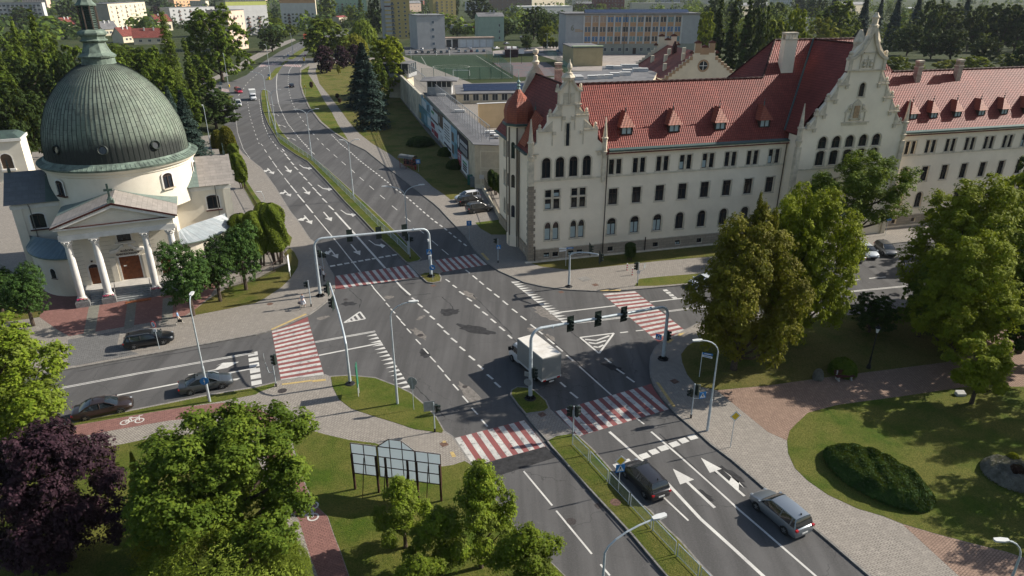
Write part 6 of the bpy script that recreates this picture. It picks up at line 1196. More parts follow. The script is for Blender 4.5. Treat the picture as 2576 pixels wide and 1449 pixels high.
def quads_mesh(P, N, size, rng, aspect=1.0, name='crown'):
    n = len(P); N = N / (np.linalg.norm(N, axis=1, keepdims=True) + 1e-9)
    r = rng.normal(size=(n, 3)); T = np.cross(N, r); T /= (np.linalg.norm(T, axis=1, keepdims=True) + 1e-9); B = np.cross(N, T)
    s = (size * rng.uniform(.6, 1.35, n))[:, None] if np.isscalar(size) else size[:, None]
    V = np.empty((n, 4, 3)); V[:, 0] = P - T*s; V[:, 1] = P - B*s*.55*aspect; V[:, 2] = P + T*s; V[:, 3] = P + B*s*.55*aspect + N*s*.15
    me = bpy.data.meshes.new(name); me.vertices.add(4*n); me.vertices.foreach_set('co', V.reshape(-1)); me.loops.add(4*n); me.loops.foreach_set('vertex_index', np.arange(4*n, dtype=np.int32))
    me.polygons.add(n); me.polygons.foreach_set('loop_start', np.arange(0, 4*n, 4, dtype=np.int32)); me.polygons.foreach_set('loop_total', np.full(n, 4, dtype=np.int32)); me.update(); me.validate(); return me
def lobes_points(lobes, n, rng, shell=.5, flat=.0, tr=.5, per=26):
    """leaves gathered in small flattened sprays that sit on the outside of larger boughs"""
    L_ = np.array(lobes); a = L_[:, 3]**2; m = max(8, n//per); k = rng.choice(len(L_), m, p=a/a.sum()); d = rng.normal(size=(m, 3)); d[:, 2] += .25; d /= np.linalg.norm(d, axis=1, keepdims=True)
    r = rng.uniform(shell, 1.12, m)**.7; c = L_[k, :3] + d*(L_[k, 3]*r)[:, None]*np.array([1, 1, 1 - flat]); t = tr*rng.uniform(.55, 1.35, m)
    q = rng.normal(size=(m, per, 3)); q /= np.linalg.norm(q, axis=2, keepdims=True); q *= rng.uniform(.2, 1, (m, per, 1))**.5
    P = c[:, None, :] + q*t[:, None, None]*np.array([1, 1, .5]); P[:, :, 2] -= .35*(q[:, :, 0]**2 + q[:, :, 1]**2)*t[:, None]
    N = d[:, None, :]*.7 + q*.5 + np.array([0, 0, .7]) + rng.normal(size=(m, per, 3))*.42
    return P.reshape(-1, 3), N.reshape(-1, 3)
PROTO = {}
def crown(kind, seed, leafm, n, H=12.0, R=4.0, trunk_h=2.5, leaf=.3):
    """prototype of height H, crown radius R; returns (crown mesh, trunk mesh)"""
    rng = np.random.default_rng(seed); rn = random.Random(seed); tb = MB(); asp = 1.0
    if kind in ('broad', 'ash', 'young', 'linden'):
        lobes = []; c0 = trunk_h; Hc = H - c0; nl = {'broad': 40, 'ash': 50, 'young': 20, 'linden': 26}[kind]; lr = {'broad': .27, 'ash': .2, 'young': .25, 'linden': .26}[kind]
        for i in range(nl):
            u = rn.random(); a = i*2.399 + rn.uniform(-.4, .4); t = (i + .5)/nl; z = c0 + Hc*(.08 + .86*t); env = math.sqrt(max(.05, 1 - ((t - .42)/.63)**2)) if kind != 'linden' else (1.12 - t)**.8
            rr = R*env*rn.uniform(.5, 1.0) * (1 if i % 4 else .35); lobes.append((rr*math.cos(a), rr*math.sin(a), z, R*lr*rn.uniform(.7, 1.25)*(1 if t < .85 else .75)))
        P, N = lobes_points(lobes, n, rng, .45 if kind != 'ash' else .2, 0, .085*R if kind in ('broad', 'ash') else .12*R)
        tb.tube([(0,0,0), (.05*R*.2,0,trunk_h*.6), (0,.05,trunk_h*1.3), (.1,-.05,H*.62)], [R*.075, R*.058, R*.05, R*.012], 8)
        for i, q in enumerate(lobes):
            if i % 3 == 0 and q[2] < H*.85:
                b = Vector((0, 0, max(trunk_h*.7, q[2] - math.hypot(q[0], q[1])*.9))); e = Vector(q[:3]); tb.tube([b, b.lerp(e, .5) + Vector((0, 0, -.08*R)), e], [R*.03, R*.02, R*.006], 5, cap=False)
    elif kind == 'purple':
        lobes = []
        for i in range(44):
            a = i*2.399; t = (i + .5)/44; z = H*(.13 + .8*t); env = (1 - abs(t - .38)**1.6*1.5); rr = R*max(.15, env)*rn.uniform(.5, .9)*(1 if i % 3 else .5); lobes.append((rr*math.cos(a), rr*math.sin(a), z, R*.22*rn.uniform(.7, 1.3)))
        P, N = lobes_points(lobes, n, rng, .2, .15, .4)
        tb.tube([(0,0,0), (.1,0,H*.2), (-.3,.1,H*.45), (-.2,0,H*.75)], [R*.085, R*.065, R*.04, R*.01], 8); tb.tube([(.1,0,H*.12), (.5,.2,H*.3), (1.6,.5,H*.5)], [R*.06, R*.045, R*.01], 7)
        for i in range(0, 44, 3): q = lobes[i]; tb.tube([(0,0,q[2]*.55), tuple(c*.5 if j < 2 else c*.85 for j, c in enumerate(q[:3])), q[:3]], [R*.03, R*.018, R*.005], 5, cap=False)
    elif kind == 'poplar':
        lobes = []
        for i in range(60):
            t = (i + .5)/60; a = i*2.399; env = math.sin(math.pi*min(1, t*.92 + .1))**.6*(1 - .72*t); rr = R*env*.62*rn.uniform(.3, 1); lobes.append((rr*math.cos(a), rr*math.sin(a), H*(.06 + .92*t), R*.34*(1.15 - .7*t)*rn.uniform(.8, 1.2)))
        P, N = lobes_points(lobes, n, rng, .45, -.6, .45); tb.tube([(0,0,0), (0,0,H*.8)], [R*.13, R*.02], 7)
    elif kind == 'spruce':
        t = rng.uniform(0, 1, n)**.75; lay = np.floor(t*22)/22 + rng.uniform(0, .045, n)*.7; nb = 9; a = (rng.integers(0, nb, n) + (np.floor(t*22)*.38))*2*np.pi/nb + rng.normal(0, .16, n)
        rad_ = R*(1 - lay)*(.55 + .45*rng.random(n))**1 * (1 + .18*np.sin(np.floor(t*22)*2.1 + a*2)); u = rng.uniform(.15, 1, n)**.55; r = rad_*u
        P = np.stack([r*np.cos(a), r*np.sin(a), H*(.03 + .97*lay) - r*.28 + rng.normal(0, .07, n)], 1); N = np.stack([np.cos(a)*.6, np.sin(a)*.6, np.ones(n)], 1) + rng.normal(size=(n, 3))*.5
        tb.tube([(0,0,0), (0,0,H*.97)], [R*.09, .02], 7); asp = .7
    elif kind == 'column':
        a = rng.uniform(0, 2*np.pi, n); t = rng.uniform(0, 1, n); prof_ = np.minimum(1, (t*6 + .45))*np.where(t > .72, np.sqrt(np.clip(1 - ((t - .72)/.29)**2, 0, 1)), 1); r = R*prof_*(.86 + .14*np.sin(a*5 + t*9))*rng.uniform(.8, 1.04, n)
        P = np.stack([r*np.cos(a), r*np.sin(a), trunk_h + (H - trunk_h)*t], 1); N = np.stack([np.cos(a), np.sin(a), .3 + (t > .8)*1.5], 1) + rng.normal(size=(n, 3))*.4
        for i in range(5): tb.tube([(.3*R*math.cos(i*1.3), .3*R*math.sin(i*1.3), 0), (.5*R*math.cos(i*1.3 + .3), .5*R*math.sin(i*1.3 + .3), trunk_h + .8)], [R*.09, R*.06], 5)
    elif kind == 'round':
        lobes = [(0, 0, (H + trunk_h)/2, R*.8)] + [(R*.55*math.cos(i*2.399), R*.55*math.sin(i*2.399), trunk_h + (H - trunk_h)*(.2 + .7*((i*.37) % 1)), R*.5) for i in range(18)]
        P, N = lobes_points(lobes, n, rng, .75, 0, .24); tb.tube([(0,0,0), (.03,0,trunk_h), (0,0,H*.6)], [R*.1, R*.08, R*.03], 8)
        for i in range(5): tb.tube([(0,0,trunk_h*.8), (R*.5*math.cos(i*1.26), R*.5*math.sin(i*1.26), H*.6)], [R*.05, R*.015], 5)
    elif kind == 'weeping':
        m_ = n//26; ca = rng.uniform(0, 2*np.pi, m_); cr = R*np.sqrt(rng.uniform(.02, 1, m_)); top = H*(1 - .42*(cr/R)**2)*rng.uniform(.88, 1, m_); ln_ = rng.uniform(.2, .62, m_)*H*.8; q = rng.uniform(0, 1, (m_, 26))
        x = (cr[:, None] + q*.25*R*.3)*np.cos(ca)[:, None]; y = (cr[:, None] + q*.25*R*.3)*np.sin(ca)[:, None]; z = np.maximum(top[:, None] - q*ln_[:, None], H*.08); P = np.stack([x, y, z], 2).reshape(-1, 3) + rng.normal(size=(m_*26, 3))*.1
        N = np.stack([np.cos(np.repeat(ca, 26)), np.sin(np.repeat(ca, 26)), np.full(m_*26, .3)], 1) + rng.normal(size=(m_*26, 3))*.5; tb.tube([(0,0,0), (.2,0,H*.3), (0,.2,H*.75)], [R*.09, R*.07, R*.02], 8); asp = .6
        for i in range(7): tb.tube([(0,0,H*.28), (R*.45*math.cos(i*.9), R*.45*math.sin(i*.9), H*.7)], [R*.05, R*.015], 5)
    elif kind == 'bush':
        a = rng.uniform(0, 2*np.pi, n); z = rng.uniform(0, 1, n); r = np.sqrt(np.clip(1 - z**2.2, 0, 1))*R*(.9 + .12*np.sin(a*4 + 1))*rng.uniform(.85, 1.03, n); k = rng.random(n) < .45; rr = R*np.sqrt(rng.random(n));
        zt = (1 - (rr/R)**2.4)**(1/2.2); P = np.stack([np.where(k, rr, r)*np.cos(a), np.where(k, rr, r)*np.sin(a), H*np.where(k, zt, z)*rng.uniform(.92, 1.02, n)], 1); N = np.stack([np.cos(a)*.5, np.sin(a)*.5, np.full(n, 1.0)], 1) + rng.normal(size=(n, 3))*.5
        tb.tube([(0,0,0), (0,0,H*.5)], [R*.06, R*.02], 5)
    elif kind == 'flatbush':
        a = rng.uniform(0, 2*np.pi, n); rr = R*np.sqrt(rng.random(n)); wx_, wy_ = rr*np.cos(a), rr*np.sin(a); wob = .07*np.sin(wx_*1.9 + 1) * np.sin(wy_*1.5) + .05*np.sin(wx_*3.1 + wy_*2.3); z = H*np.minimum(1, ((R - rr)/R*3.4 + .12)**.6)*(.86 + wob); z *= rng.uniform(.9, 1.04, n); low = rng.random(n) < .25; z = np.where(low & (rr > R*.8), z*rng.random(n), z)
        P = np.stack([rr*np.cos(a), rr*np.sin(a), z], 1); N = np.stack([np.cos(a)*(rr/R)**3, np.sin(a)*(rr/R)**3, np.full(n, .8)], 1) + rng.normal(size=(n, 3))*.5
    me = quads_mesh(P, N, leaf, rng, asp); me.materials.append(LM[leafm])
    if len(tb.f): o = tb.build('trunk', BARK); tm = o.data; bpy.data.objects.remove(o)
    else: tm = None
    return me, tm, H, R
def proto(key):
    if key in PROTO: return PROTO[key]
    sp = key.split(':'); kind, lm, q = sp[0], sp[1], sp[2]; sd = sum(map(ord, key))
    n, leaf = {'d': (64000, .125), 'n': (34000, .125), 'm': (16000, .265), 'f': (5600, .5)}[q]
    prm = {'broad': (12, 5, 1.5), 'ash': (13, 5.5, 4.6), 'young': (5, 2.2, 1.3), 'linden': (7, 2.6, 1.4), 'purple': (9, 5.2, 1), 'poplar': (20, 3.6, 1), 'spruce': (16, 4.2, 0), 'column': (6, 1.1, 1.3), 'round': (4.8, 2.3, 1.5), 'weeping': (12, 5, 2), 'bush': (1.6, 1.6, 0), 'flatbush': (1.5, 5, 0)}[kind]
    if kind in ('young', 'linden', 'column', 'round', 'bush'): n = int(n*.6); leaf *= .68
    if kind in ('spruce',): leaf *= 1.15; n = int(n*1.3)
    PROTO[key] = crown(kind, sd, lm, n, prm[0], prm[1], prm[2], leaf); return PROTO[key]
TN = {'broad': ('broadleaf_tree', 'tree'), 'ash': ('ash_tree', 'tree'), 'young': ('young_tree', 'tree'), 'linden': ('linden_tree', 'tree'), 'purple': ('purple_leaved_tree', 'tree'), 'poplar': ('poplar', 'tree'), 'spruce': ('spruce', 'tree'), 'column': ('thuja', 'thuja'), 'round': ('round_crowned_tree', 'tree'), 'weeping': ('weeping_willow', 'tree'), 'bush': ('bush', 'bush'), 'flatbush': ('clipped_shrub_bed', 'shrub')}
trn = random.Random(12)
def tree(key, bx, by, ty, wpx, label, group=None, z=.1, hm=None, wy=1.0, name=None):
    cm, tm, H, R = proto(key); X_, Y_ = G(bx, by, 0); h = hm or height(bx, by, ty); zc = Y_*CP + (CAM_H - h*.5)*SP; w = wpx*zc/FPX
    kind = key.split(':')[0]; nm, cat = TN[kind]; nm = name or nm; t = thing(nm, label, cat, (X_, Y_, z), trn.uniform(0, 6.28) if wy == 1 else 0, group)
    t.scale = (w/2/R/1.08, w/2/R/1.08*wy, h/H/ (1.02 if kind not in ('spruce', 'column') else 1))
    c = bpy.data.objects.new('crown', cm); C.objects.link(c); c.parent = t
    if tm: o = bpy.data.objects.new('trunk', tm); C.objects.link(o); o.parent = t
    return t
tree('broad:linden:d', 42, 1160, 792, 400, 'bright green maple at the left edge overhanging the street')
tree('purple:purple:d', 180, 1408, 1075, 390, 'dark purple leaved tree at the lower left')
tree('ash:green:d', 622, 1420, 1052, 480, 'feathery green ash with open crown, largest tree of the lower left lawn')
tree('spruce:yellow:n', 400, 1400, 1140, 170, 'yellow green conical conifer between the purple tree and the ash', name='conifer')
tree('weeping:willow:n', 570, 1560, 1345, 450, 'twisted light green willow along the bottom edge')
tree('weeping:willow:n', 720, 1520, 1330, 160, 'small twisted willow beside the cycle path at the bottom edge')
tree('linden:linden:n', 1021, 1381, 1203, 165, 'young linden right in front of the billboards', z=.14)
tree('linden:linden:n', 1210, 1430, 1162, 225, 'tallest young linden, reaching up to the round sign by the lower crossing', z=.14)
tree('linden:linden:n', 1110, 1455, 1278, 190, 'linden in the middle of the lower lawn clump, behind the bottom one', z=.14)
tree('linden:linden:n', 1062, 1560, 1400, 190, 'linden cut by the bottom edge below the billboards', z=.14)
tree('linden:linden:n', 1325, 1540, 1322, 250, 'linden leaning over the road at the bottom edge', z=.14)
tree('round:yew:n', 12, 800, 672, 105, 'round dark yew at the left edge beside the church forecourt')
tree('round:yew:n', 85, 822, 690, 105, 'round dark yew, second from the left edge by the forecourt')
tree('round:yew:n', 487, 796, 632, 124, 'round crowned tree nearest the church steps, lowest of three')
tree('round:yew:n', 555, 760, 622, 104, 'middle one of the three round crowned trees beside the church')
tree('round:yew:n', 620, 731, 577, 104, 'round crowned tree nearest the thujas, third from the church steps')
for x, y, ty, w, lab in ((700, 664, 514, 72, 'tall thuja beside the pavement, rightmost of the clump'), (655, 672, 533, 66, 'tall thuja in the middle of the clump by the fence'), (620, 655, 540, 70, 'tall thuja on the church side of the clump'), (678, 640, 512, 56, 'tall thuja at the back of the clump by the fence')): tree('column:thuja:n', x, y, ty, w, lab, 'thujas by the church fence')
for x, y, ty, w, lab in ((612, 475, 398, 34, 'thuja in the row by the pavement, nearest the clump'), (600, 440, 386, 32, 'second thuja of the row by the pavement'), (592, 412, 362, 30, 'third thuja of the row by the pavement')): tree('column:thuja:m', x, y, ty, w, lab, 'thujas in the row along the pavement')
tree('bush:autumn:m', 578, 392, 322, 46, 'olive brown shrub by the road behind the church', wy=1); tree('bush:autumn:m', 552, 372, 330, 40, 'low brownish shrub next to the camera pole')
tree('spruce:spruce:m', 486, 408, 228, 130, 'blue grey spruce behind the right arm of the church'); tree('spruce:spruce:m', 450, 380, 218, 110, 'grey spruce close behind the dome')
tree('broad:dark:m', 545, 325, 220, 120, 'dark rounded tree by the side street with the red car')
tree('poplar:poplar:n', 458, 300, 22, 92, 'tallest poplar, standing alone right of the dome'); tree('poplar:poplar:m', 492, 262, 95, 50, 'shorter poplar against the tall one')
tree('broad:green:m', 560, 206, 12, 150, 'very large roadside tree in front of the pink ended block')
for x, y, ty, w, lab in ((8, 330, 28, 62, 'poplar at the left edge'), (42, 325, 12, 56, 'tall poplar second from the left edge'), (100, 325, 40, 50, 'slim poplar before the pale grey block'), (150, 330, 22, 72, 'poplar nearest the dome on its left'), (22, 290, 45, 50, 'poplar behind the two leftmost ones'), (186, 340, 92, 50, 'low poplar touching the dome outline on the left')): tree('poplar:poplar:m', x, y - 10, ty, w, lab, 'poplars left of the church')
bk = random.Random(21)
ORD = 'first second third fourth fifth sixth seventh eighth ninth tenth eleventh twelfth thirteenth fourteenth fifteenth sixteenth seventeenth'.split(); WL_ = []
WOODG = 'trees of the wood behind the church'
for x, y, ty, w in ((20, 430, 245, 130), (72, 420, 205, 110), (120, 400, 225, 90), (40, 340, 170, 130), (110, 330, 150, 110), (165, 310, 140, 100), (205, 330, 130, 90), (80, 260, 118, 120), (-30, 300, 130, 110), (205, 240, 108, 90), (300, 290, 130, 110), (345, 275, 128, 110), (400, 270, 120, 100), (320, 230, 120, 90), (380, 215, 118, 90), (425, 230, 135, 80), (425, 320, 155, 90), (480, 340, 215, 80), (380, 330, 180, 80), (520, 250, 160, 70), (510, 215, 135, 60), (280, 190, 108, 80), (255, 150, 100, 60), (300, 150, 108, 70), (355, 175, 116, 80), (130, 190, 82, 90), (70, 170, 72, 90), (10, 200, 84, 90)):
    WL_.append((x, y, ty, w))
for zone, sel in (('in the front row left of the dome', lambda x, y: x < 240 and y > 250), ('in the back rows left of the spire', lambda x, y: x < 240 and y <= 250), ('close behind the dome on its right', lambda x, y: x >= 240 and y > 210), ('between the spire and the red roofs', lambda x, y: x >= 240 and y <= 210)):
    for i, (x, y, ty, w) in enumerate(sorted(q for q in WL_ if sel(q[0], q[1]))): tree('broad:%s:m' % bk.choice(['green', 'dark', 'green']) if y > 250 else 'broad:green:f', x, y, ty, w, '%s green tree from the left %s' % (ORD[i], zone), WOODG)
for x, y, ty, w, lab in ((60, 66, 14, 50, 'tree before the pale grey block at the top left'), (90, 60, 10, 44, 'rounded tree against the pale grey block end'), (180, 60, -4, 54, 'dark tree between the grey block and the spire'), (225, 62, 2, 40, 'tree directly behind the church spire'), (405, 30, -6, 60, 'dark tree at the top edge over the red roofs'), (375, 72, 40, 34, 'small conifer shaped tree by the cream block'), (560, 45, -5, 50, 'tree at the top edge left of the olive storey'), (395, 48, 14, 30, 'purple brown tree by the red pyramid roof')):
    tree('broad:%s:f' % ('purple' if 'purple' in lab else 'dark'), x, y, ty, w, lab)
tree('broad:dark:f', 686, 130, 70, 60, 'dark tree at the foot of the yellow striped block'); tree('broad:dark:f', 664, 128, 105, 26, 'small bush tree next to the pink block corner')
for x, y, ty, w, lab in ((735, 92, 62, 40, 'low tree before the white and orange block'), (718, 98, 76, 26, 'low shrub tree left of the far lamp'), (700, 105, 80, 24, 'dark shrub between the road and the white block'), (820, 155, 45, 120, 'large light tree above the purple trees'), (790, 140, 76, 66, 'tree at the road edge behind the orange truck'), (826, 60, -12, 52, 'tall weeping tree at the top edge'), (945, 98, -8, 40, 'tall dark tree left of the yellow tower'), (886, 60, 12, 36, 'birch like tree in front of the teal block')):
    tree('broad:%s:f' % ('dark' if 'dark' in lab else 'willow'), x, y, ty, w, lab)
tree('poplar:poplar:f', 911, 62, -6, 36, 'slim dark poplar in front of the teal block'); tree('weeping:yellow:f', 893, 150, 80, 75, 'yellow green willow behind the purple trees'); tree('weeping:willow:f', 918, 135, 45, 75, 'tall pale willow left of the yellow tower')
tree('broad:lime:m', 985, 242, 88, 130, 'vivid green tree beside the corner watchtower'); tree('broad:green:m', 955, 262, 150, 60, 'dark green tree behind the two spruces'); tree('broad:dark:m', 1000, 215, 130, 60, 'tree behind the watchtower')
tree('purple:purple:m', 822, 184, 113, 70, 'purple tree nearest the road in the park strip'); tree('purple:purple:m', 864, 172, 114, 56, 'purple tree in the middle of the park strip'); tree('purple:purple:m', 895, 165, 110, 52, 'purple tree close to the spruces')
tree('spruce:spruce:m', 922, 272, 108, 150, 'big dark spruce at the back of the pair on the lawn'); tree('spruce:spruce:m', 939, 324, 160, 130, 'big blue spruce at the front of the pair on the lawn')
for x, y, ty, lab in ((784, 223, 206, 'maroon column shrub beside the path near the black car'), (849, 249, 236, 'maroon column shrub, upper one of two across the path'), (855, 261, 248, 'maroon column shrub, lower one of two across the path')): tree('column:brownred:f', x, y, ty, 9, lab, name='column_shrub')
tree('young:yellow:f', 853, 190, 165, 12, 'thin sapling with yellow leaves on the park lawn')
tree('bush:dark:m', 1058, 366, 336, 72, 'wide low juniper on the lawn by the prison wall', hm=2.0); tree('bush:dark:m', 1122, 392, 370, 44, 'low juniper under the posters, upper one', hm=1.8); tree('bush:dark:m', 1146, 424, 395, 50, 'low juniper under the posters, nearest the street', hm=1.8)
for x, y, ty, lab in ((1236, 482, 428, 'dark thuja by the prison corner fence, left of three'), (1247, 492, 436, 'dark thuja by the prison corner fence, middle one'), (1259, 500, 440, 'dark thuja by the prison corner fence, against the courthouse')): tree('column:dark:m', x, y, ty, 20, lab)
tree('column:dark:m', 1584, 656, 612, 30, 'clipped dark bush on the strip of lawn in front of the courthouse', name='clipped_bush')
tree('broad:autumn:d', 1845, 932, 535, 290, 'chestnut with browning leaves, leftmost of the park trees'); tree('young:autumn:n', 1862, 910, 480, 80, 'thin topped chestnut branch tree with a dead tip', name='chestnut_tree')
tree('broad:lime:d', 1994, 860, 465, 250, 'large sunlit maple right of the chestnut'); tree('broad:lime:n', 1950, 880, 500, 190, 'green maple filling the gap behind the chestnut')
tree('ash:green:n', 2135, 640, 378, 270, 'airy ash standing before the big courthouse gable')
tree('broad:lime:d', 2385, 810, 445, 300, 'broad maple right of the parked cars'); tree('broad:autumn:m', 2440, 770, 520, 200, 'maple with rusty leaves among the right hand trees'); tree('broad:lime:m', 2545, 760, 410, 240, 'tall maple at the right edge'); tree('broad:dark:m', 2570, 640, 362, 180, 'dark tree at the right edge against the courthouse wall')
tree('broad:lime:d', 2390, 905, 590, 260, 'low hanging maple over the park path'); tree('broad:green:n', 2490, 850, 560, 230, 'green maple between the low hanging maple and the right edge'); tree('broad:dark:m', 2560, 890, 620, 240, 'dark tree over the path junction at the right edge'); tree('broad:dark:m', 2185, 838, 738, 110, 'small dark tree in the gap beside the street'); tree('broad:green:m', 2310, 850, 665, 120, 'shaded maple low between the big crowns')
tree('young:lime:n', 2442, 1018, 845, 175, 'young maple alone at the edge of the lawn')
fb = tree('flatbush:yew:n', 2203, 1207, 1105, 300, 'large dark clipped oval bed of yew in the lawn', hm=1.35); fb.rotation_euler.z = math.atan2(G(2320, 1285)[1] - G(2090, 1150)[1], G(2320, 1285)[0] - G(2090, 1150)[0]); fb.scale.x *= 1.0; fb.scale.y *= .62
tree('bush:green:m', 2118, 940, 905, 72, 'squared dark hedge behind the park bench', hm=1.5, name='hedge'); tree('bush:grey:m', 2056, 956, 925, 28, 'small round bush left of the park bench', hm=1.1)
tree('flatbush:grey:n', 2545, 1200, 1100, 150, 'grey lavender like planting round the flower bed at the right edge', hm=.9, name='planting_bed'); tree('bush:brownred:m', 2552, 1205, 1160, 50, 'dark red plants inside the flower bed', hm=1.1); tree('bush:yellow:m', 2540, 1172, 1140, 36, 'yellow plants inside the flower bed', hm=1.1)
WF_ = []
for x, y, ty, w, k_, lab in ((1768, 150, 20, 50, 'broad:lime', 'sunlit tree touching the right end of the school'), (1795, 190, -10, 60, 'poplar:dark', 'dark poplar nearest the school'), (1830, 195, -14, 60, 'poplar:dark', 'dark poplar, second from the school'), (1862, 200, -10, 60, 'poplar:dark', 'dark poplar, third from the school'), (1895, 200, 5, 70, 'broad:dark', 'dark broad tree behind the gabled hall'), (1935, 190, 40, 70, 'broad:lime', 'light green tree left of the big chimney'), (1985, 180, 10, 60, 'broad:lime', 'light green tree behind the flat roofed house'), (2100, 130, 0, 110, 'broad:willow', 'pale birch like tree behind the courthouse ridge'), (2060, 140, 42, 80, 'broad:yellow', 'yellow green tree right of the big chimney'), (2250, 190, 140, 60, 'broad:lime', 'bright tree right of the big gable'), (2300, 188, 160, 60, 'broad:lime', 'bright low tree before the small park'), (2440, 190, 140, 80, 'broad:lime', 'bright tree above the right wing chimneys'), (2380, 188, 150, 70, 'broad:yellow', 'yellow green tree between the right wing chimneys'), (2560, 190, 100, 70, 'broad:dark', 'dark tree at the right edge behind the roof'), (2535, 175, 135, 60, 'broad:lime', 'light bush behind the far gable')):
    tree(k_ + ':f', x, y, ty, w, lab)
for i, (x, y, ty, w) in enumerate(((1790, 90, -12, 50), (1840, 85, -8, 50), (1900, 70, -18, 50), (1940, 90, 2, 60), (2010, 40, -18, 50), (2050, 60, -16, 50), (2090, 70, -20, 60), (2160, 110, -12, 60), (2200, 100, 0, 50), (2240, 110, -14, 56), (2290, 110, -12, 60), (2330, 125, -8, 66), (2370, 120, 2, 90), (2410, 110, -8, 60), (2430, 130, 10, 60), (2470, 120, 2, 70), (2510, 130, 5, 80), (2550, 130, 10, 80), (2280, 140, 60, 70), (2390, 150, 70, 80), (2470, 160, 90, 70), (2340, 150, 80, 60), (2590, 150, 20, 70))):
    WF_.append((x, y, ty, w, i in (6, 7, 8, 9, 10, 13)))
for c_ in (True, False):
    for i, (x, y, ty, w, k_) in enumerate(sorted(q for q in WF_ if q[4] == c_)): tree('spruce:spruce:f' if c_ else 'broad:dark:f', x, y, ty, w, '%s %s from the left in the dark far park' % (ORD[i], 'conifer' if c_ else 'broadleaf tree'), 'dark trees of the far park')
for x, y, ty, w, lab in ((1342, 100, 12, 60, 'dark tree left of the school, the tallest there'), (1368, 118, 30, 52, 'tree touching the left wall of the school'), (1372, 122, 62, 46, 'light tree below the tall one left of the school'), (1326, 126, 85, 38, 'small round tree behind the maroon hut'), (1268, 100, 44, 50, 'tree right of the pale green building'), (1310, 80, 44, 34, 'light bush before the far car park'), (1205, 55, -12, 60, 'large willow behind the garages'), (1150, 92, 66, 34, 'bush in front of the garages'), (1172, 90, 72, 30, 'dark bush right of the garage bush'), (1040, 110, 70, 20, 'young conifer at the foot of the tower'), (1145, 50, -10, 24, 'slim dark tree beside the second tower'), (1065, 62, 30, 24, 'dark tree between tower and grey building'), (1440, 30, 10, 24, 'small round tree behind the school roof'), (1510, 28, 8, 30, 'bright bush before the brick factory')):
    tree(('broad:%s:f' % ('lime' if 'light' in lab or 'bright' in lab else 'dark')), x, y, ty, w, lab)
for i, x in enumerate((1368, 1376, 1384, 1392, 1400, 1408)): tree('column:dark:f', x, 122, 104, 8, '%s cypress from the left in the row beside the school wall' % ORD[i], 'row of small cypresses')
tree('broad:green:n', 2760, 1190, 900, 240, 'tree just outside the right edge casting its shadow on the lawn'); tree('broad:green:n', 2800, 1010, 640, 260, 'tall tree outside the right edge beyond the flower bed'); tree('broad:green:n', 2740, 1330, 1120, 170, 'small tree outside the lower right edge')
def wood(name, label, centres, seed, leaf, per):
    rng = np.random.default_rng(seed); Cn = np.array(centres); m = len(Cn); d = rng.normal(size=(m, per, 3)); d[:, :, 2] = np.abs(d[:, :, 2]); d /= np.linalg.norm(d, axis=2, keepdims=True); w = 1 + .22*np.sin(d[:, :, 0]*5 + Cn[:, None, 0])*np.sin(d[:, :, 1]*6)
    P = Cn[:, None, :3]*np.array([1, 1, 0]) + d*w[:, :, None]*np.stack([Cn[:, 3], Cn[:, 3], Cn[:, 2]], 1)[:, None, :]*rng.uniform(.75, 1.05, (m, per, 1)); N = d + np.array([0, 0, .4]) + rng.normal(size=(m, per, 3))*.45
    me = quads_mesh(P.reshape(-1, 3), N.reshape(-1, 3), leaf, rng, 1.2, name); me.materials.append(LM['dark']); me.materials.append(LM['green']); me.polygons.foreach_set('material_index', np.repeat((rng.random(m) < .35).astype(np.int32), per)); o = bpy.data.objects.new(name, me); C.objects.link(o); o['kind'] = 'stuff'; o['label'] = label
wr_ = random.Random(31); cs = []
for i in range(150):
    px, py = wr_.uniform(1750, 2680), wr_.uniform(52, 128) if wr_.random() < .65 else wr_.uniform(20, 60); X_, Y_ = G(px, py); cs.append((X_, Y_, wr_.uniform(13, 21), wr_.uniform(4.5, 7.5)))
wood('park_wood', 'dense dark belt of trees in the far park behind the courthouse roof', cs, 3, .75, 420)
cs = []
for i in range(95):
    px, py = wr_.uniform(-20, 960), wr_.uniform(24, 74)
    if 640 < px < 860 and py > 58: continue
    X_, Y_ = G(px, py); cs.append((X_, Y_, wr_.uniform(6, 10), wr_.uniform(4, 7)))
wood('town_greenery', 'low green trees filling the gaps between the apartment blocks', cs, 8, .9, 260)
cs = []
for i in range(520):
    an = rad(wr_.uniform(50, 130)); r = 620 + 1900*wr_.random()**1.6; cs.append((r*math.cos(an), r*math.sin(an), wr_.uniform(9, 16), wr_.uniform(7, 16)))
wood('distant_woodland', 'tree cover of the far town on the horizon', cs, 4, 2.6, 60)
for i, (px, py, h, w_) in enumerate(((255, 22, 16, 60), (480, 10, 14, 40), (620, 8, 18, 50), (860, 6, 18, 50), (1170, 14, 14, 60), (1440, 4, 16, 50), (60, 8, 16, 60), (1650, 2, 14, 60), (1940, 4, 13, 50))):
    A_, B_ = G(px, py + 12), G(px + w_, py + 12); block(AP, '%s from the left of the hazy blocks along the far horizon' % ORD[i], 'apartment block', (px, py + 12), (px + w_, py + 12), 0, 14, (PLW, PLC, PLP, PLG)[i % 4], floors=4, cols=9, hgt=h, win=(2.2, 1.6), group='far horizon blocks')
m = bpy.data.materials.new('haze_air'); m.use_nodes = True; n = m.node_tree.nodes; n.clear(); pv = n.new('ShaderNodeVolumePrincipled'); pv.inputs['Color'].default_value = (.8, .88, 1, 1); pv.inputs['Density'].default_value = .00004; oo = n.new('ShaderNodeOutputMaterial'); m.node_tree.links.new(pv.outputs[0], oo.inputs['Volume'])
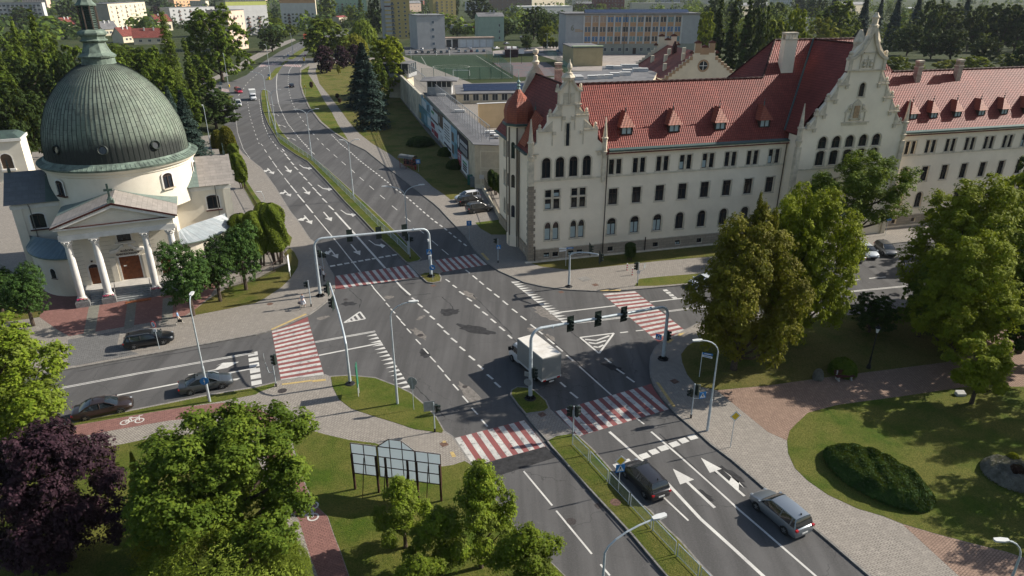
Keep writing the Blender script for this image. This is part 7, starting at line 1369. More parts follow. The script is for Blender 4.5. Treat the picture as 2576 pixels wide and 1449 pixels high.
hb = MB(); hb.box(-3200, -60, -2, 3200, 4600, 52); o = hb.build('haze', m); o['kind'] = 'stuff'
# ------------------------------------------------ vehicles
def paint(name, c, metal=.45): return mat('paint_' + name, c, .32, 0, spec=.5, metal=metal, coat=.8)
RUB = mat('rubber', (.018, .018, .018), .85, .1, 5); RIM = mat('alloy', (.35, .36, .37), .3, .05, 3, metal=.8); CGL = mat('car_glass', (.015, .02, .024), .05, 0, spec=.9); PLAST = mat('plastic_black', (.02, .02, .021), .6, .1, 4)
HL = mat('headlamp', (.22, .24, .26), .1, 0, spec=.9); TL = mat('taillamp', (.35, .012, .015), .2, 0, spec=.7); NP = mat('number_plate', (.6, .6, .58), .5, .05, 3)
WH = {}
def wheel(par, x, y, r=.33, w=.22):
    if (r, w) not in WH:
        M = Matrix.Rotation(rad(90), 4, 'X'); m = MB(M); m.lathe([(r*.6, -w/2), (r*.93, -w/2), (r, -w*.3), (r, w*.3), (r*.93, w/2), (r*.6, w/2)], 22, cap=False); a = m.build('wheel', RUB, smooth=True)
        m = MB(M); m.lathe([(r*.63, -w*.42), (r*.6, -w*.2), (r*.6, w*.2), (r*.63, w*.42)], 18, cap=False); m.lathe([(.03, -w*.2), (.03, w*.2)], 8)
        for k_ in range(5):
            for s in (-1, 1): a_ = k_*2*math.pi/5; c_, s_ = math.cos(a_), math.sin(a_); m.face([(-.05*s_, .05*c_, s*w*.4), (.05*s_, -.05*c_, s*w*.4), (r*.62*c_ + .035*s_, r*.62*s_ - .035*c_, s*w*.36), (r*.62*c_ - .035*s_, r*.62*s_ + .035*c_, s*w*.36)])
        m.lathe([(.07, -w*.4), (.07, w*.4)], 8); m.lathe([(r*.6, -w*.05), (r*.6, w*.05)], 14, mi=1)
        b = m.build('rim', [RIM, PLAST]); WH[(r, w)] = (a.data, b.data); bpy.data.objects.remove(a); bpy.data.objects.remove(b)
    for nm, i, p in (('wheel', 0, par), ('rim', 1, None)):
        o = bpy.data.objects.new(nm, WH[(r, w)][i]); C.objects.link(o)
        if p: o.parent = p; o.location = (x, y, r); wo = o
        else: o.parent = wo
CT = {'sedan': (4.8, 1.84, 1.46, .13, .34, .56, .76, .93), 'wagon': (4.85, 1.84, 1.47, .03, .1, .58, .77, .95), 'hatch': (4.25, 1.8, 1.5, .03, .15, .58, .79, .95), 'mini': (4.4, 1.83, 1.6, .03, .11, .58, .82, .98), 'suv': (4.6, 1.87, 1.68, .03, .09, .57, .76, 1.02), 'van': (4.9, 1.95, 1.95, .01, .03, .72, .9, 1.1)}
def loft(mb, rings, mi=0, cap=True):
    n = len(rings[0])
    for a, b in zip(rings, rings[1:]):
        for i in range(n): mb.face([a[i], a[(i+1) % n], b[(i+1) % n], b[i]], mi)
    if cap: mb.face(rings[0][::-1], mi); mb.face(rings[-1], mi)
def car(kind, pm, label, rear, front, mode='side', side=1, name='car', group=None, z=0, plate=True, rails=False, wb=.58, detail=True):
    L_, Wd, Hh, rb, rr, rf, fb, bz = CT[kind]; A, B = Vector(G(*rear, z)), Vector(G(*front, z)); d = (B - A).normalized(); nrm = Vector((-d.y, d.x)); mid = (A + B)/2
    if mode == 'side': mid = mid + nrm * (Wd/2 - .1) * side           # wheel contact points of the near side; side=+1: near side is the right one
    t = thing(name, label, 'car', (mid.x, mid.y, z), math.atan2(d.y, d.x), group); X_ = lambda f: (f - .5)*L_; hw = Wd/2
    bz = bz; hood = bz - .02
    st = [(0, .80, .38, bz - .22), (.012, .9, .28, bz - .08), (.05, .97, .22, bz - (.0 if kind != 'sedan' else -.02)), (.2, 1, .2, bz), (.45, 1, .2, bz - .01), (.68, 1, .2, bz - .02), (.8, .995, .2, hood - .02), (.9, .96, .21, hood - .13), (.965, .88, .24, hood - .24), (.992, .78, .3, hood - .36), (1, .7, .4, hood - .45)]
    if kind == 'van': st = [(0, .93, .35, bz), (.02, .98, .28, bz)] + st[3:7] + [(.92, .96, .22, bz - .12), (.975, .88, .26, bz - .3), (1, .76, .4, bz - .5)]
    rings = []
    for f, wf, zb, zt in st:
        w_ = hw*wf; h = [(0, zb), (w_*.88, zb), (w_*.97, zb + .1), (w_, zb + (zt-zb)*.45), (w_*.985, zb + (zt-zb)*.75), (w_*.93, zt - .03), (w_*.8, zt + .01), (0, zt + .03)]
        rings.append([(X_(f), y, zz) for y, zz in h] + [(X_(f), -y, zz) for y, zz in h[-2:0:-1]])
    m = MB(); loft(m, rings); m.build('body', pm, t, smooth=True)
    gw, tw = hw*.9, hw*.68; zr = Hh
    def ring(f, w0, w1, z0, z1): return [(X_(f), w0, z0), (X_(f), w1, z1), (X_(f), w1*.6, z1 + .03), (X_(f), 0, z1 + .04), (X_(f), -w1*.6, z1 + .03), (X_(f), -w1, z1), (X_(f), -w0, z0)]
    m = MB(); z0 = bz - .03; R_ = [ring(rb, gw*.93, gw*.92, z0, z0 + .02), ring((rb + rr)/2, gw*.97, (gw + tw)/2, z0, (z0 + zr)/2 + .08), ring(rr, gw, tw*.97, z0, zr - .07), ring((rr + rf)/2, gw, tw, z0, zr - .04), ring(rf, gw, tw*.97, z0, zr - .08), ring((rf + fb)/2, gw*.98, (gw + tw)/2, z0, (z0 + zr)/2 + .02), ring(fb, gw*.93, gw*.92, z0, z0 + .01)]
    loft(m, R_); m.build('windows', CGL, t, smooth=True)
    m = MB(); q = [(rr - .005, .99, zr - .06), ((rr + rf)/2, 1.02, zr - .025), (rf + .005, .99, zr - .07)]; up = []
    for f, k_, zz in q: up.append([(X_(f), tw*k_ + .03, zz - .06), (X_(f), tw*k_, zz), (X_(f), tw*.6, zz + .045), (X_(f), 0, zz + .06), (X_(f), -tw*.6, zz + .045), (X_(f), -tw*k_, zz), (X_(f), -tw*k_ - .03, zz - .06)])
    loft(m, up, cap=False); m.build('roof', pm, t, smooth=True)
    m = MB(); pr = (zr - .09)
    for s in (-1, 1):
        for f0, f1, w_ in ((fb - .01, rf, .045), (rb + .015, rr, .06), ((rr + rf)/2 + .02, (rr + rf)/2 + .015, .04)) + (((rr + .06, rr + .05, .05),) if kind in ('wagon', 'mini', 'suv') else ()):
            m.tube([(X_(f0), s*(gw*.965 + .01), z0 + .02), (X_((f0+f1)/2), s*((gw + tw)/2 + .015), (z0 + pr)/2 + (.04 if abs(f0-f1) > .05 else 0)), (X_(f1), s*(tw + .012), pr)], w_, 4)
    m.build('pillars', pm, t)
    if detail:
        for s in (-1, 1):
            for f in (.5 - wb/2, .5 + wb/2): m = MB(); m.M = Matrix.Translation((X_(f), s*(hw - .035), 0)) @ Matrix.Rotation(rad(90), 4, 'X'); m.lathe([(.36, 0), (.385, .028*-s)], 18, 0, .33); m.build('wheel_arch', PLAST, t)
    for s in (-1, 1):
        for f in (.5 - wb/2, .5 + wb/2): wheel(t, X_(f), s*(hw - .085), .34 if kind in ('suv', 'mini') else .325)
        m = MB(); m.M = Matrix.Translation((X_(.955), s*hw*.68, hood - .25)) @ Matrix.Rotation(s*rad(-28), 4, 'Z'); m.lathe([(.02, -.07), (.15, -.04), (.16, .02), (.02, .07)], 8); m.build('headlight', HL, t)
        m = MB(); zz = bz - .2 if kind != 'suv' else bz - .1; m.box(X_(.0) - .01, min(s*hw*.7, s*hw*.92), zz - .07, X_(.03), max(s*hw*.7, s*hw*.92), zz + .08); m.build('taillight', TL, t)
        m = MB(); m.box(X_(fb) - .22, min(s*(hw - .02), s*(hw + .17)), bz - .02, X_(fb) - .08, max(s*(hw - .02), s*(hw + .17)), bz + .12); m.build('mirror', pm, t)
    m = MB(); m.box(X_(0) - .02, -.26, .5, X_(0) + .02, .26, .62); m.build('number_plate', NP, t); m = MB(); m.box(X_(1) - .03, -.45, .28, X_(1) + .012, .45, .42); m.build('grille', PLAST, t)
    if rails:
        m = MB(); [m.tube([(X_(rr + .03), s*tw*.95, zr - .02), (X_(rr + .05), s*tw*.95, zr + .05), (X_(rf - .06), s*tw*.95, zr + .05), (X_(rf - .03), s*tw*.95, zr - .03)], .022, 5) for s in (-1, 1)]; m.build('roof_rails', RIM, t)
    m = MB(); m.box(X_(rr) + .12, -.02, zr - .02, X_(rr) + .22, .02, zr + .12); m.build('aerial', PLAST, t)
    return t
Z1 = .13
car('wagon', paint('black', (.008, .01, .014)), 'black estate car parked on the pavement before the church', (337.5, 879), (413.8, 866.7), side=1, z=Z1, rails=True)
car('sedan', paint('grey_blue', (.07, .08, .09)), 'grey saloon car waiting behind the left crossing in the street', (483, 993.5), (559.5, 977.7), side=1)
car('sedan', paint('brown', (.04, .026, .022)), 'dark brown car half hidden under the maple at the left', (222, 1058.5), (300, 1041.5), side=1)
car('mini', paint('graphite', (.035, .034, .038)), 'dark graphite hatchback beside the lower median fence', (1623, 1253), (1573, 1200), side=-1)
car('suv', paint('silver', (.22, .25, .28), .6), 'silver blue crossover in the right hand lane at the bottom', (1971, 1341), (1904, 1283), side=-1)
car('suv', paint('dark_grey', (.045, .045, .045)), 'dark grey off-roader with roof rails, front one of three cars parked by the courthouse', (1191, 538), (1230, 532), side=1, z=Z1, rails=True)
car('suv', paint('black2', (.01, .01, .012)), 'black off-roader, middle one of three cars parked by the courthouse', (1168, 519), (1208, 513), side=1, z=Z1)
car('suv', paint('white', (.62, .63, .64), 0), 'white crossover, back one of three cars parked by the courthouse', (1201, 504), (1160, 509), side=-1, z=Z1)
car('hatch', paint('silver2', (.45, .46, .47), .3), 'silver hatchback with its tail to the street in the parking bay', (2163, 664), (2124, 636), 'mid')
car('wagon', paint('ice', (.5, .54, .58), .2), 'pale blue estate car with dark sunroof, nose to the street in the parking bay', (2152, 620), (2204, 660), 'mid')
car('hatch', paint('grey2', (.12, .125, .13)), 'grey hatchback right of the pale estate car, under the maple', (2204, 618), (2248, 654), 'mid')
car('hatch', paint('white2', (.5, .53, .56), 0), 'white car almost hidden under the chestnut on the side street', (1790, 716), (1753, 722), 'mid')
car('sedan', paint('black3', (.012, .012, .018)), 'small black car driving away on the far right lane', (736, 225), (732, 213), 'mid')
car('van', paint('red', (.35, .012, .04), .1), 'red van turning out of the side street', (590, 229), (611, 238), 'mid')
car('van', paint('white3', (.62, .63, .65), 0), 'white van coming down the left lane in front of the white lorry', (598, 254), (603, 280), 'mid')
LOT = 'cars parked beyond the football pitch'
LC = {'w': (.55, .56, .57), 'd': (.03, .035, .04), 'b': (.02, .2, .3), 'r': (.12, .015, .03), 'g': (.16, .17, .18), 'n': (.03, .05, .08), 'e': (.02, .06, .05)}
for zx, zy, k_, c_, lab in ((160, 250, 'hatch', 'w', 'white car at the left end of the row beyond the pitch'), (258, 250, 'suv', 'n', 'dark blue car second from the left beyond the pitch'), (345, 205, 'suv', 'w', 'white off-roader in the back row left of the goal'), (352, 246, 'wagon', 'd', 'dark car in front of the white off-roader beyond the pitch'), (445, 246, 'wagon', 'e', 'dark green car left of the far goal'), (540, 208, 'van', 'd', 'black van with a white roof behind the left goal post'), (550, 246, 'hatch', 'd', 'dark car directly behind the left goal post'), (640, 244, 'wagon', 'e', 'dark green car behind the far goal'), (730, 240, 'hatch', 'g', 'grey car behind the right goal post'), (768, 192, 'suv', 'g', 'grey off-roader by the shop window'), (870, 192, 'hatch', 'd', 'dark car before the garage entrance'), (912, 232, 'van', 'w', 'white van in the front row beyond the pitch'), (1012, 230, 'sedan', 'g', 'grey saloon right of the white van'), (1083, 180, 'sedan', 'w', 'white car before the garage shutters'), (1100, 226, 'hatch', 'r', 'dark red car beyond the pitch'), (1188, 224, 'hatch', 'b', 'turquoise car beyond the pitch'), (1290, 224, 'sedan', 'n', 'dark blue car at the right end of the row')):
    px, py = 1004.6 + zx*.165, 96.6 + zy*.165; pm = paint('lot_' + c_, LC[c_], .2); car(k_, pm, lab, (px, py - 1), (px - .5, py - 5), 'mid', group=LOT, detail=False)
car('hatch', paint('lot_b', LC['b']), 'turquoise car alone in the school yard', (1403, 133), (1401, 128), 'mid', detail=False)
for px, py, c_, lab in ((1268, 112, 'n', 'blue grey car behind the maroon hut'), (1243, 124, 'w', 'white car peeping out left of the maroon hut'), (1308, 95, 'w', 'white car in the far car park'), (1330, 76, 'w', 'white car at the back of the far car park')): car('sedan', paint('lot_' + c_, LC[c_]), lab, (px, py), (px + 12, py - 1), 'mid', detail=False)
def lorry(label, rear, front, cabc, boxm, L_, boxh, cabl=2.1, zs=1.0, wbr=.22, name='box_truck', ribs=False):
    A, B = Vector(G(*rear)), Vector(G(*front)); d = (B - A).normalized(); mid = (A + B)/2; t = thing(name, label, 'truck', (mid.x, mid.y, 0), math.atan2(d.y, d.x)); h2 = L_/2; bw = 1.08*zs; xc = h2 - cabl
    m = MB(); rings = []
    for x, w_, zb, zt in ((xc - .02, .98, .35, 2.3), (xc + cabl*.35, 1.0, .35, 2.32), (xc + cabl*.52, .98, .35, 2.05), (xc + cabl*.72, .97, .32, 1.42), (xc + cabl*.9, .93, .32, 1.12), (h2 - .03, .84, .34, .95), (h2, .74, .42, .8)):
        w_ *= .98; hh_ = [(0, zb), (w_*.95, zb), (w_, zb + .12), (w_, min(1.25, zt*.8)), (w_*.9, zt - .08), (w_*.75, zt), (0, zt + .02)]; rings.append([(x, y, z) for y, z in hh_] + [(x, -y, z) for y, z in hh_[-2:0:-1]])
    loft(m, rings); m.build('cab', cabc, t, smooth=True)
    m = MB(); m.face([(xc + cabl*.53, -.78, 2.0), (xc + cabl*.53, .78, 2.0), (xc + cabl*.74, .86, 1.42), (xc + cabl*.74, -.86, 1.42)]); m.build('windscreen', CGL, t).location = (.03, 0, .03)
    for s in (-1, 1):
        m = MB(); m.face([(xc + cabl*.2, s*1.0, 1.3), (xc + cabl*.66, s*.975, 1.3), (xc + cabl*.5, s*.95, 1.9), (xc + cabl*.2, s*.95, 1.95)]); m.face([(xc + .02, s*1.0, 1.3), (xc + cabl*.16, s*1.0, 1.3), (xc + cabl*.16, s*.95, 1.95), (xc + .02, s*.95, 1.95)]); m.build('side_window', CGL, t)
        m = MB(); m.box(xc + cabl*.62, min(s*.98, s*1.25), 1.25, xc + cabl*.7, max(s*.98, s*1.25), 1.65); m.build('mirror', PLAST, t)
        m = MB(); m.box(h2 - .12, min(s*.5, s*.86), .82, h2 - .0, max(s*.5, s*.86), 1.02); m.build('headlight', HL, t)
        m = MB(); m.box(-h2 - .01, min(s*.62*zs, s*.95*zs), .68, -h2 + .05, max(s*.62*zs, s*.95*zs), .84); m.build('taillight', TL, t)
    m = MB(); x1 = xc - .08; m.box(-h2 + .02, -bw, .92, x1, bw, boxh - .12, 0); m.vprism([(-h2 + .02, boxh - .12), (x1, boxh - .12), (x1, boxh), (-h2 + .02, boxh)], -bw*.96, bw*.96, 1)
    for i in range(5): x = -h2 + .3 + i*(x1 + h2 - .6)/4; m.box(x - .03, -bw*.965, boxh, x + .03, bw*.965, boxh + .02, 1)
    m.build('cargo_box', [boxm, mat('tarp_white', (.6, .58, .54), .6, .08, 1.2, col2=(.5, .47, .42)) if ribs else boxm], t)
    m = MB(); m.box(-h2, -bw - .02, .72, x1, bw + .02, .92); m.build('bed_rail', mat('rail_white', (.5, .5, .49), .5, .1, 2), t); m = MB(); m.box(-h2 + .1, -.5, .45, xc + .3, .5, .72); m.build('chassis', PLAST, t)
    m = MB(); m.box(-h2 - .03, -.26, .45, -h2, .26, .57); m.build('number_plate', NP, t); m = MB(); m.box(h2 - .03, -.5, .45, h2 + .012, .5, .68); m.build('grille', PLAST, t)
    for s in (-1, 1):
        for f in (-h2 + L_*wbr, h2 - .95): wheel(t, f, s*.92, .37, .24)
    return t
mat_tarp = mat('tarp_grey', (.2, .2, .19), .5, .15, .9, bmp=.3, bscale=3, col2=(.26, .26, .25))
d_ = (Vector(G(1290, 910)) - Vector(G(1347, 960))).normalized(); nv = Vector((-d_.y, d_.x)); mid = (Vector(G(1290, 910)) + Vector(G(1347, 960)))/2 - nv*.95
tk = lorry('white lorry with grey tarpaulin box crossing the junction', (1347, 960), (1290, 910), paint('white3', ()), mat_tarp, 6.9, 3.25, ribs=True); tk.location = (mid.x - d_.x*.15, mid.y - d_.y*.15, 0)
lorry('white box lorry coming down behind the white van', (633, 240), (642, 262), paint('white3', ()), mat('box_white', (.6, .6, .58), .5, .04, 1), 6.6, 3.3)
lorry('orange lorry at the far bend of the road', (772, 92), (763, 107), paint('orange', (.5, .1, .03), .1), mat('box_orange', (.5, .11, .04), .5, .05, 1), 8, 3.6)
# ------------------------------------------------ street furniture
STL = mat('galvanised_steel', (.42, .47, .5), .45, .1, 3, metal=.15); SGR = mat('sign_grey_back', (.26, .29, .3), .55, .1, 3, metal=.3); BLUE = mat('sign_blue', (.015, .16, .42), .45, 0); WHT = mat('sign_white', (.65, .66, .66), .45, 0); RED = mat('sign_red', (.45, .02, .03), .45, 0); YEL = mat('sign_yellow', (.62, .42, .02), .45, 0); SIGK = mat('signal_dark', (.012, .022, .018), .5, .2, 5); BLK = mat('black_iron', (.015, .015, .016), .55, .1, 4)
LENS = {'r': mat('lens_red_off', (.12, .015, .015), .2, 0), 'g': mat('lens_green_off', (.02, .12, .07), .2, 0), 'k': mat('lens_dark', (.03, .035, .035), .2, 0)}
FX = 0
def atp(px, py, z): return Vector((*G(px, py, z), z))
def lamp(label, base, H, heads, cat='street lamp', group='street lamps', z=.1, r0=.12, headm=None, name='street_lamp'):
    """heads: offsets (dx, dy) in metres of each lamp head from the pole"""
    X_, Y_ = G(*base, z); t = thing(name, label, cat, (X_, Y_, z), 0, group); m = MB(); st = H - (1.2 if heads else 0); m.tube([(0, 0, 0), (0, 0, H*.35), (0, 0, H*.36), (0, 0, st)], [r0, r0*.95, r0*.7, r0*.5], 8); m.build('pole', STL, t)
    for dx, dy in heads:
        h = math.hypot(dx, dy); u = Vector((dx/h, dy/h, 0)); m = MB(); m.tube([Vector((0, 0, st - .02)) + u*(h*q**1.7) + Vector((0, 0, 1.2*math.sin(q*1.45))) for q in (0, .2, .4, .6, .8, 1)], r0*.42, 6); m.build('arm', STL, t)
        m = MB(Matrix.Translation((dx, dy, H + .02)) @ Matrix.Rotation(math.atan2(dy, dx), 4, 'Z')); m.prism([(-.1, -.1), (.25, -.17), (.7, -.13), (.75, 0), (.7, .13), (.25, .17), (-.1, .1)], -.06, .05); m.build('lamp_head', headm or mat('lamp_head_pale', (.5, .51, .5), .5, .05, 2), t)
    return t
lamp('street lamp with blue cycle sign, beside the grey saloon', (528, 1011), height(528, 1011, 752), [(-.1, .7)]); lamp('street lamp on the grass island with its arm over the junction', (1000, 1016.5), 10.2, [(1.7, .3)]); lamp('street lamp on the right pavement with curved arm to the left', (1779, 1084), 9.0, [(-1.6, -.3)])
def solve_base(px, ty, H, top=1460):
    for by in range(top, 2400, 4):
        if height(px, by, ty) >= H: return by
    return 2000
b_ = solve_base(1500, 1345, 10.0); lamp('street lamp at the bottom edge reaching over the carriageway', (1500, b_), 10.0, [(2.6, 1.1)]); b_ = solve_base(2515, 1356, 6.5); lamp('street lamp at the lower right corner of the park', (2500, b_), 6.5, [(-1.1, 0)])
lamp('double armed lamp in the upper median, middle one', (785, 402), height(785, 402, 275), [(-1.9, -.2), (1.9, .4)]); lamp('double armed lamp in the median, by the turning arrows', (890, 503), height(890, 503, 352), [(1.2, .2), (-.8, -.2)]); lamp('double armed lamp in the median just behind the upper arch', (1028, 640), height(1028, 640, 468), [(-2.3, -.3), (2.0, .5)])
lamp('double armed lamp at the upper tip of the median', (694, 326), height(694, 326, 226), [(-1.8, .4), (1.9, .5)]); lamp('lamp with arm to the left beside the white lorry', (679, 310), height(679, 310, 182), [(-3.0, .5)]); lamp('tall lamp behind the keep right sign in the far median', (681, 199), height(681, 199, 112), [(-.6, .3)], r0=.14); lamp('far lamp beyond the zebra crossing', (738, 140), height(738, 140, 84), [(-.5, .2)], r0=.16); lamp('far lamp near the orange lorry', (776, 103), height(776, 103, 62), [(-.5, .2)], r0=.18)
lamp('lamp with a small arm at the side street', (575, 218), height(575, 218, 135), [(-.2, .3)], r0=.12); lamp('lamp pole behind the right arm of the church', (534, 392), height(534, 392, 266), [(-.3, .4)]); lamp('short lamp with twin floodlights by the thujas', (672, 548), height(672, 548, 483), [(-.4, 0)], r0=.06)
for px, by, ty, lab in ((1036, 178, 122, 'left'), (1284, 179, 122, 'right')): lamp('thin floodlight mast on the %s side of the pitch' % lab, (px, by), height(px, by, ty), [], 'mast', 'floodlight masts', r0=.12)
lamp('white lamp mast before the yellow annex', (1433, 155), height(1433, 155, 108), [(-.6, 0), (.6, 0)], r0=.12); lamp('tall lamp left of the school', (1376, 124), height(1376, 124, 84), [(-.6, 0), (.6, 0)], r0=.12); lamp('flag pole like mast behind the big gable', (2098, 118), height(2098, 118, 55), [], 'mast', 'far masts', r0=.12)
X_, Y_ = G(2184, 929); t = thing('park_lantern', 'black cast iron lantern post under the park trees', 'lantern', (X_, Y_, .14)); m = MB(); m.lathe([(.22, 0), (.2, .3), (.1, .5), (.1, 1.2), (.06, 1.4), (.055, 3.9), (.1, 4.0)], 10); m.build('pole', BLK, t); m = MB(); m.lathe([(.1, 4.0), (.2, 4.45), (.28, 4.5)], 6); m.build('lamp_glass', WHT, t); m = MB(); m.lathe([(.3, 4.5), (.05, 4.75), (.02, 4.9)], 6); m.build('cap', BLK, t)
def signal_head(par, p, ang, n=3, board=False, lens='kkk'):
    M = Matrix.Translation(p) @ Matrix.Rotation(ang, 4, 'Z'); h = .34*n; m = MB(M); m.box(-.1, -.16, -h/2, .1, .16, h/2)
    if board: m.box(-.125, -.36, -h/2 - .28, -.1, .36, h/2 + .28)
    for i in range(n): z = h/2 - .17 - i*.34; m.tube([(.1, 0, z), (.34, 0, z - .02)], .13, 8, cap=False);
    o = m.build('signal_head', SIGK, par)
    for i in range(n): m = MB(M @ Matrix.Translation((.101, 0, h/2 - .17 - i*.34)) @ Matrix.Rotation(rad(90), 4, 'Y')); m.lathe([(.11, 0), (.11, .01)], 10); m.build('lens', LENS[lens[i]], o)
    return o
def signal_post(label, base, ty, heads, name='traffic_signal', group='signals on short posts', z=.13, extra=None):
    X_, Y_ = G(*base, z); H = height(base[0], base[1], ty); t = thing(name, label, 'traffic light', (X_, Y_, z), 0, group); m = MB(); m.tube([(0, 0, 0), (0, 0, .35)], .085, 8, mi=1); m.tube([(0, 0, .35), (0, 0, H)], .055, 8); m.build('pole', [STL, BLK], t)
    for (dz, off, ang, n_, ln_) in heads: signal_head(t, Vector((math.cos(rad(off))*.24, math.sin(rad(off))*.24, H - dz)), rad(ang), n_, False, ln_)
    return t, H
def tri_person(o, M, s=.5):
    m = MB(M); m.face([(-s*.42, -.012, -s*.36), (s*.42, -.012, -s*.36), (0, -.012, s*.4)]); m.build('sign_symbol_field', WHT, o)
    m = MB(M); m.face([(-.03*s*2, -.016, s*.0), (.04*s*2, -.016, 0), (.03*s, -.016, .2*s), (-.03*s, -.016, .2*s)])
    for a, b in (((0, 0), (-.13, -.28)), ((.02, 0), (.14, -.28)), ((0, .16), (-.12, 0)), ((0, .16), (.12, .02))):
        dx, dz = (b[0]-a[0])*s, (b[1]-a[1])*s; L_ = math.hypot(dx, dz); nx, nz = -dz/L_*.02, dx/L_*.02; m.face([(a[0]*s-nx, -.017, a[1]*s-nz), (b[0]*s-nx, -.017, b[1]*s-nz), (b[0]*s+nx, -.017, b[1]*s+nz), (a[0]*s+nx, -.017, a[1]*s+nz)])
    m.face([(.035*math.cos(a), -.018, .17*s + .035*math.sin(a)) for a in [math.pi*2*i/8 for i in range(8)]]); m.build('sign_symbol', BLK, o)
def plate(par, p, ang, kind, s=.6):
    """sign face looks along -y of its own frame, turned by ang"""
    M = Matrix.Translation(p) @ Matrix.Rotation(rad(ang), 4, 'Z'); m = MB(M)
    def circ(mb, r, y, n=18): mb.face([(r*math.cos(2*math.pi*i/n), y, r*math.sin(2*math.pi*i/n)) for i in range(n)])
    def disc_(r, y0, y1): m.M = M @ Matrix.Rotation(rad(90), 4, 'X'); m.lathe([(r, -y1), (r, -y0)], 18); m.M = M
    if kind in ('ped', 'oneway', 'bus', 'park', 'board'): m.box(-s/2, -.01, -s/2, s/2, .01, s/2); o = m.build('sign_face', SGR if kind == 'board' else BLUE, par)
    elif kind in ('round_back', 'keep', 'nostop', 'cycle', 'purple'): disc_(s/2, -.01, .01); o = m.build('sign_face', {'round_back': SGR, 'keep': BLUE, 'nostop': RED, 'cycle': BLUE, 'purple': mat('sign_purple', (.12, .02, .12), .5)}[kind], par)
    elif kind == 'diamond': q = s*.62; m.vprism([(-q, 0), (0, -q), (q, 0), (0, q)], -.01, .01); o = m.build('sign_face', WHT, par)
    elif kind in ('tri_back', 'tri_yellow'): m.vprism([(-s*.55, s*.45), (s*.55, s*.45), (0, -s*.5)] if kind == 'tri_back' else [(-s*.55, -s*.45), (s*.55, -s*.45), (0, s*.5)], -.01, .01); o = m.build('sign_face', SGR if kind == 'tri_back' else YEL, par)
    m = MB(M)
    if kind == 'ped': tri_person(o, M, s)
    elif kind == 'diamond': q = s*.45; m.face([(-q, -.013, 0), (0, -.013, -q), (q, -.013, 0), (0, -.013, q)]); m.build('sign_symbol', YEL, o)
    elif kind in ('oneway', 'keep'):
        for P in ([(-.04, -.2), (.04, -.2), (.04, .05), (-.04, .05)], [(-.13, .04), (.13, .04), (0, .2)]):
            a = 0 if kind == 'oneway' else rad(-135); k_ = s/.6; m.face([((x*math.cos(a) - z*math.sin(a))*k_, -.013, (x*math.sin(a) + z*math.cos(a))*k_) for x, z in P])
        m.build('sign_symbol', WHT, o)
    elif kind == 'nostop': circ(m, s*.38, -.013); m.build('sign_symbol', WHT, o); m = MB(M); m.box(-.05, -.016, -s*.22, .1, -.0145, s*.22); m.build('sign_symbol', BLUE, o)
    elif kind == 'cycle': m.box(-.02, -.014, -.25, .02, -.012, .25); circ(m, .07, -.015); m.build('sign_symbol', WHT, o)
    elif kind == 'bus': m.box(-s*.3, -.014, -.02, s*.3, -.012, .18); m.box(-s*.35, -.014, -.24, s*.35, -.012, -.1); m.build('sign_symbol', WHT, o)
    elif kind == 'park':
        oo = text('P', s*.9, WHT, o, Matrix.Translation(p) @ Matrix.Rotation(rad(ang), 4, 'Z') @ Matrix.Translation((0, -.014, 0)), name='sign_symbol', bold=.01)
    return o
def sign_post(label, base, plates, ty=None, z=.13, name='road_sign', r=.03, group=None, H=None, cat='sign'):
    X_, Y_ = G(*base, z); H = H or height(base[0], base[1], ty); t = thing(name, label, cat, (X_, Y_, z), 0, group); m = MB(); m.tube([(0, 0, 0), (0, 0, H)], r, 6); m.build('pole', STL, t)
    for kind, py, ang, s in plates: plate(t, Vector((0, 0, height(base[0], base[1], py))) + Matrix.Rotation(rad(ang), 3, 'Z') @ Vector((0, -.06, 0)), ang, kind, s)
    return t
def gantry(label, b0, b1, ty0, ty1, sigs, ang, z0=.13, z1=.13, name='signal_gantry'):
    A = Vector((*G(*b0, z0), z0)); B = Vector((*G(*b1, z1), z1)); H0 = height(b0[0], b0[1], ty0); H1 = height(b1[0], b1[1], ty1); t = thing(name, label, 'signal gantry', A, 0); D = B - A; u = Vector((D.x, D.y, 0)); L_ = u.length; u.normalize(); pts = [Vector((0, 0, 0)), Vector((0, 0, H0 - 1.0))]
    for q in (15, 30, 50, 70, 90): a = rad(q); pts.append(Vector((0, 0, H0 - 1.0)) + u*(1 - math.cos(a))*1.0 + Vector((0, 0, math.sin(a))))
    E = u*L_
    for q in (90, 70, 50, 30, 15): a = rad(q); pts.append(E + Vector((0, 0, H1 - 1.0)) - u*(1 - math.cos(a))*1.0 + Vector((0, 0, math.sin(a))))
    pts += [E + Vector((0, 0, H1 - 1.0)), E]; m = MB(); m.tube(pts, [.2, .15] + [.135]*10 + [.15, .2], 12)
    for f in (.14, .86): c_ = Vector((0, 0, H0)).lerp(E + Vector((0, 0, H1)), f); m.tube([c_ - u*.04, c_ + u*.04], .19, 12)
    m.build('arch', STL, t, smooth=True)
    for P in (Vector((0, 0, 0)), E):
        m = MB();
        for k_ in range(8): a = k_*math.pi/4; m.face([P + Vector((.15*math.cos(a), .15*math.sin(a), .0)), P + Vector((.62*math.cos(a), .62*math.sin(a), .02)), P + Vector((.17*math.cos(a), .17*math.sin(a), .36))])
        m.lathe([(.55, 0), (.5, .05), (.22, .1), (.21, .35)], 12, P.x, P.y); m.build('base_cone', BLK, t)
    for f in sigs: p = Vector((0, 0, H0)).lerp(E + Vector((0, 0, H1)), f) + Matrix.Rotation(ang, 3, 'Z') @ Vector((.2, 0, 0)); signal_head(t, p, ang, 3, True)
    return t, u, L_, H0, H1
uN = Vector(G(869, 510)) - Vector(G(957, 602)); aN = math.atan2(uN.y, uN.x)
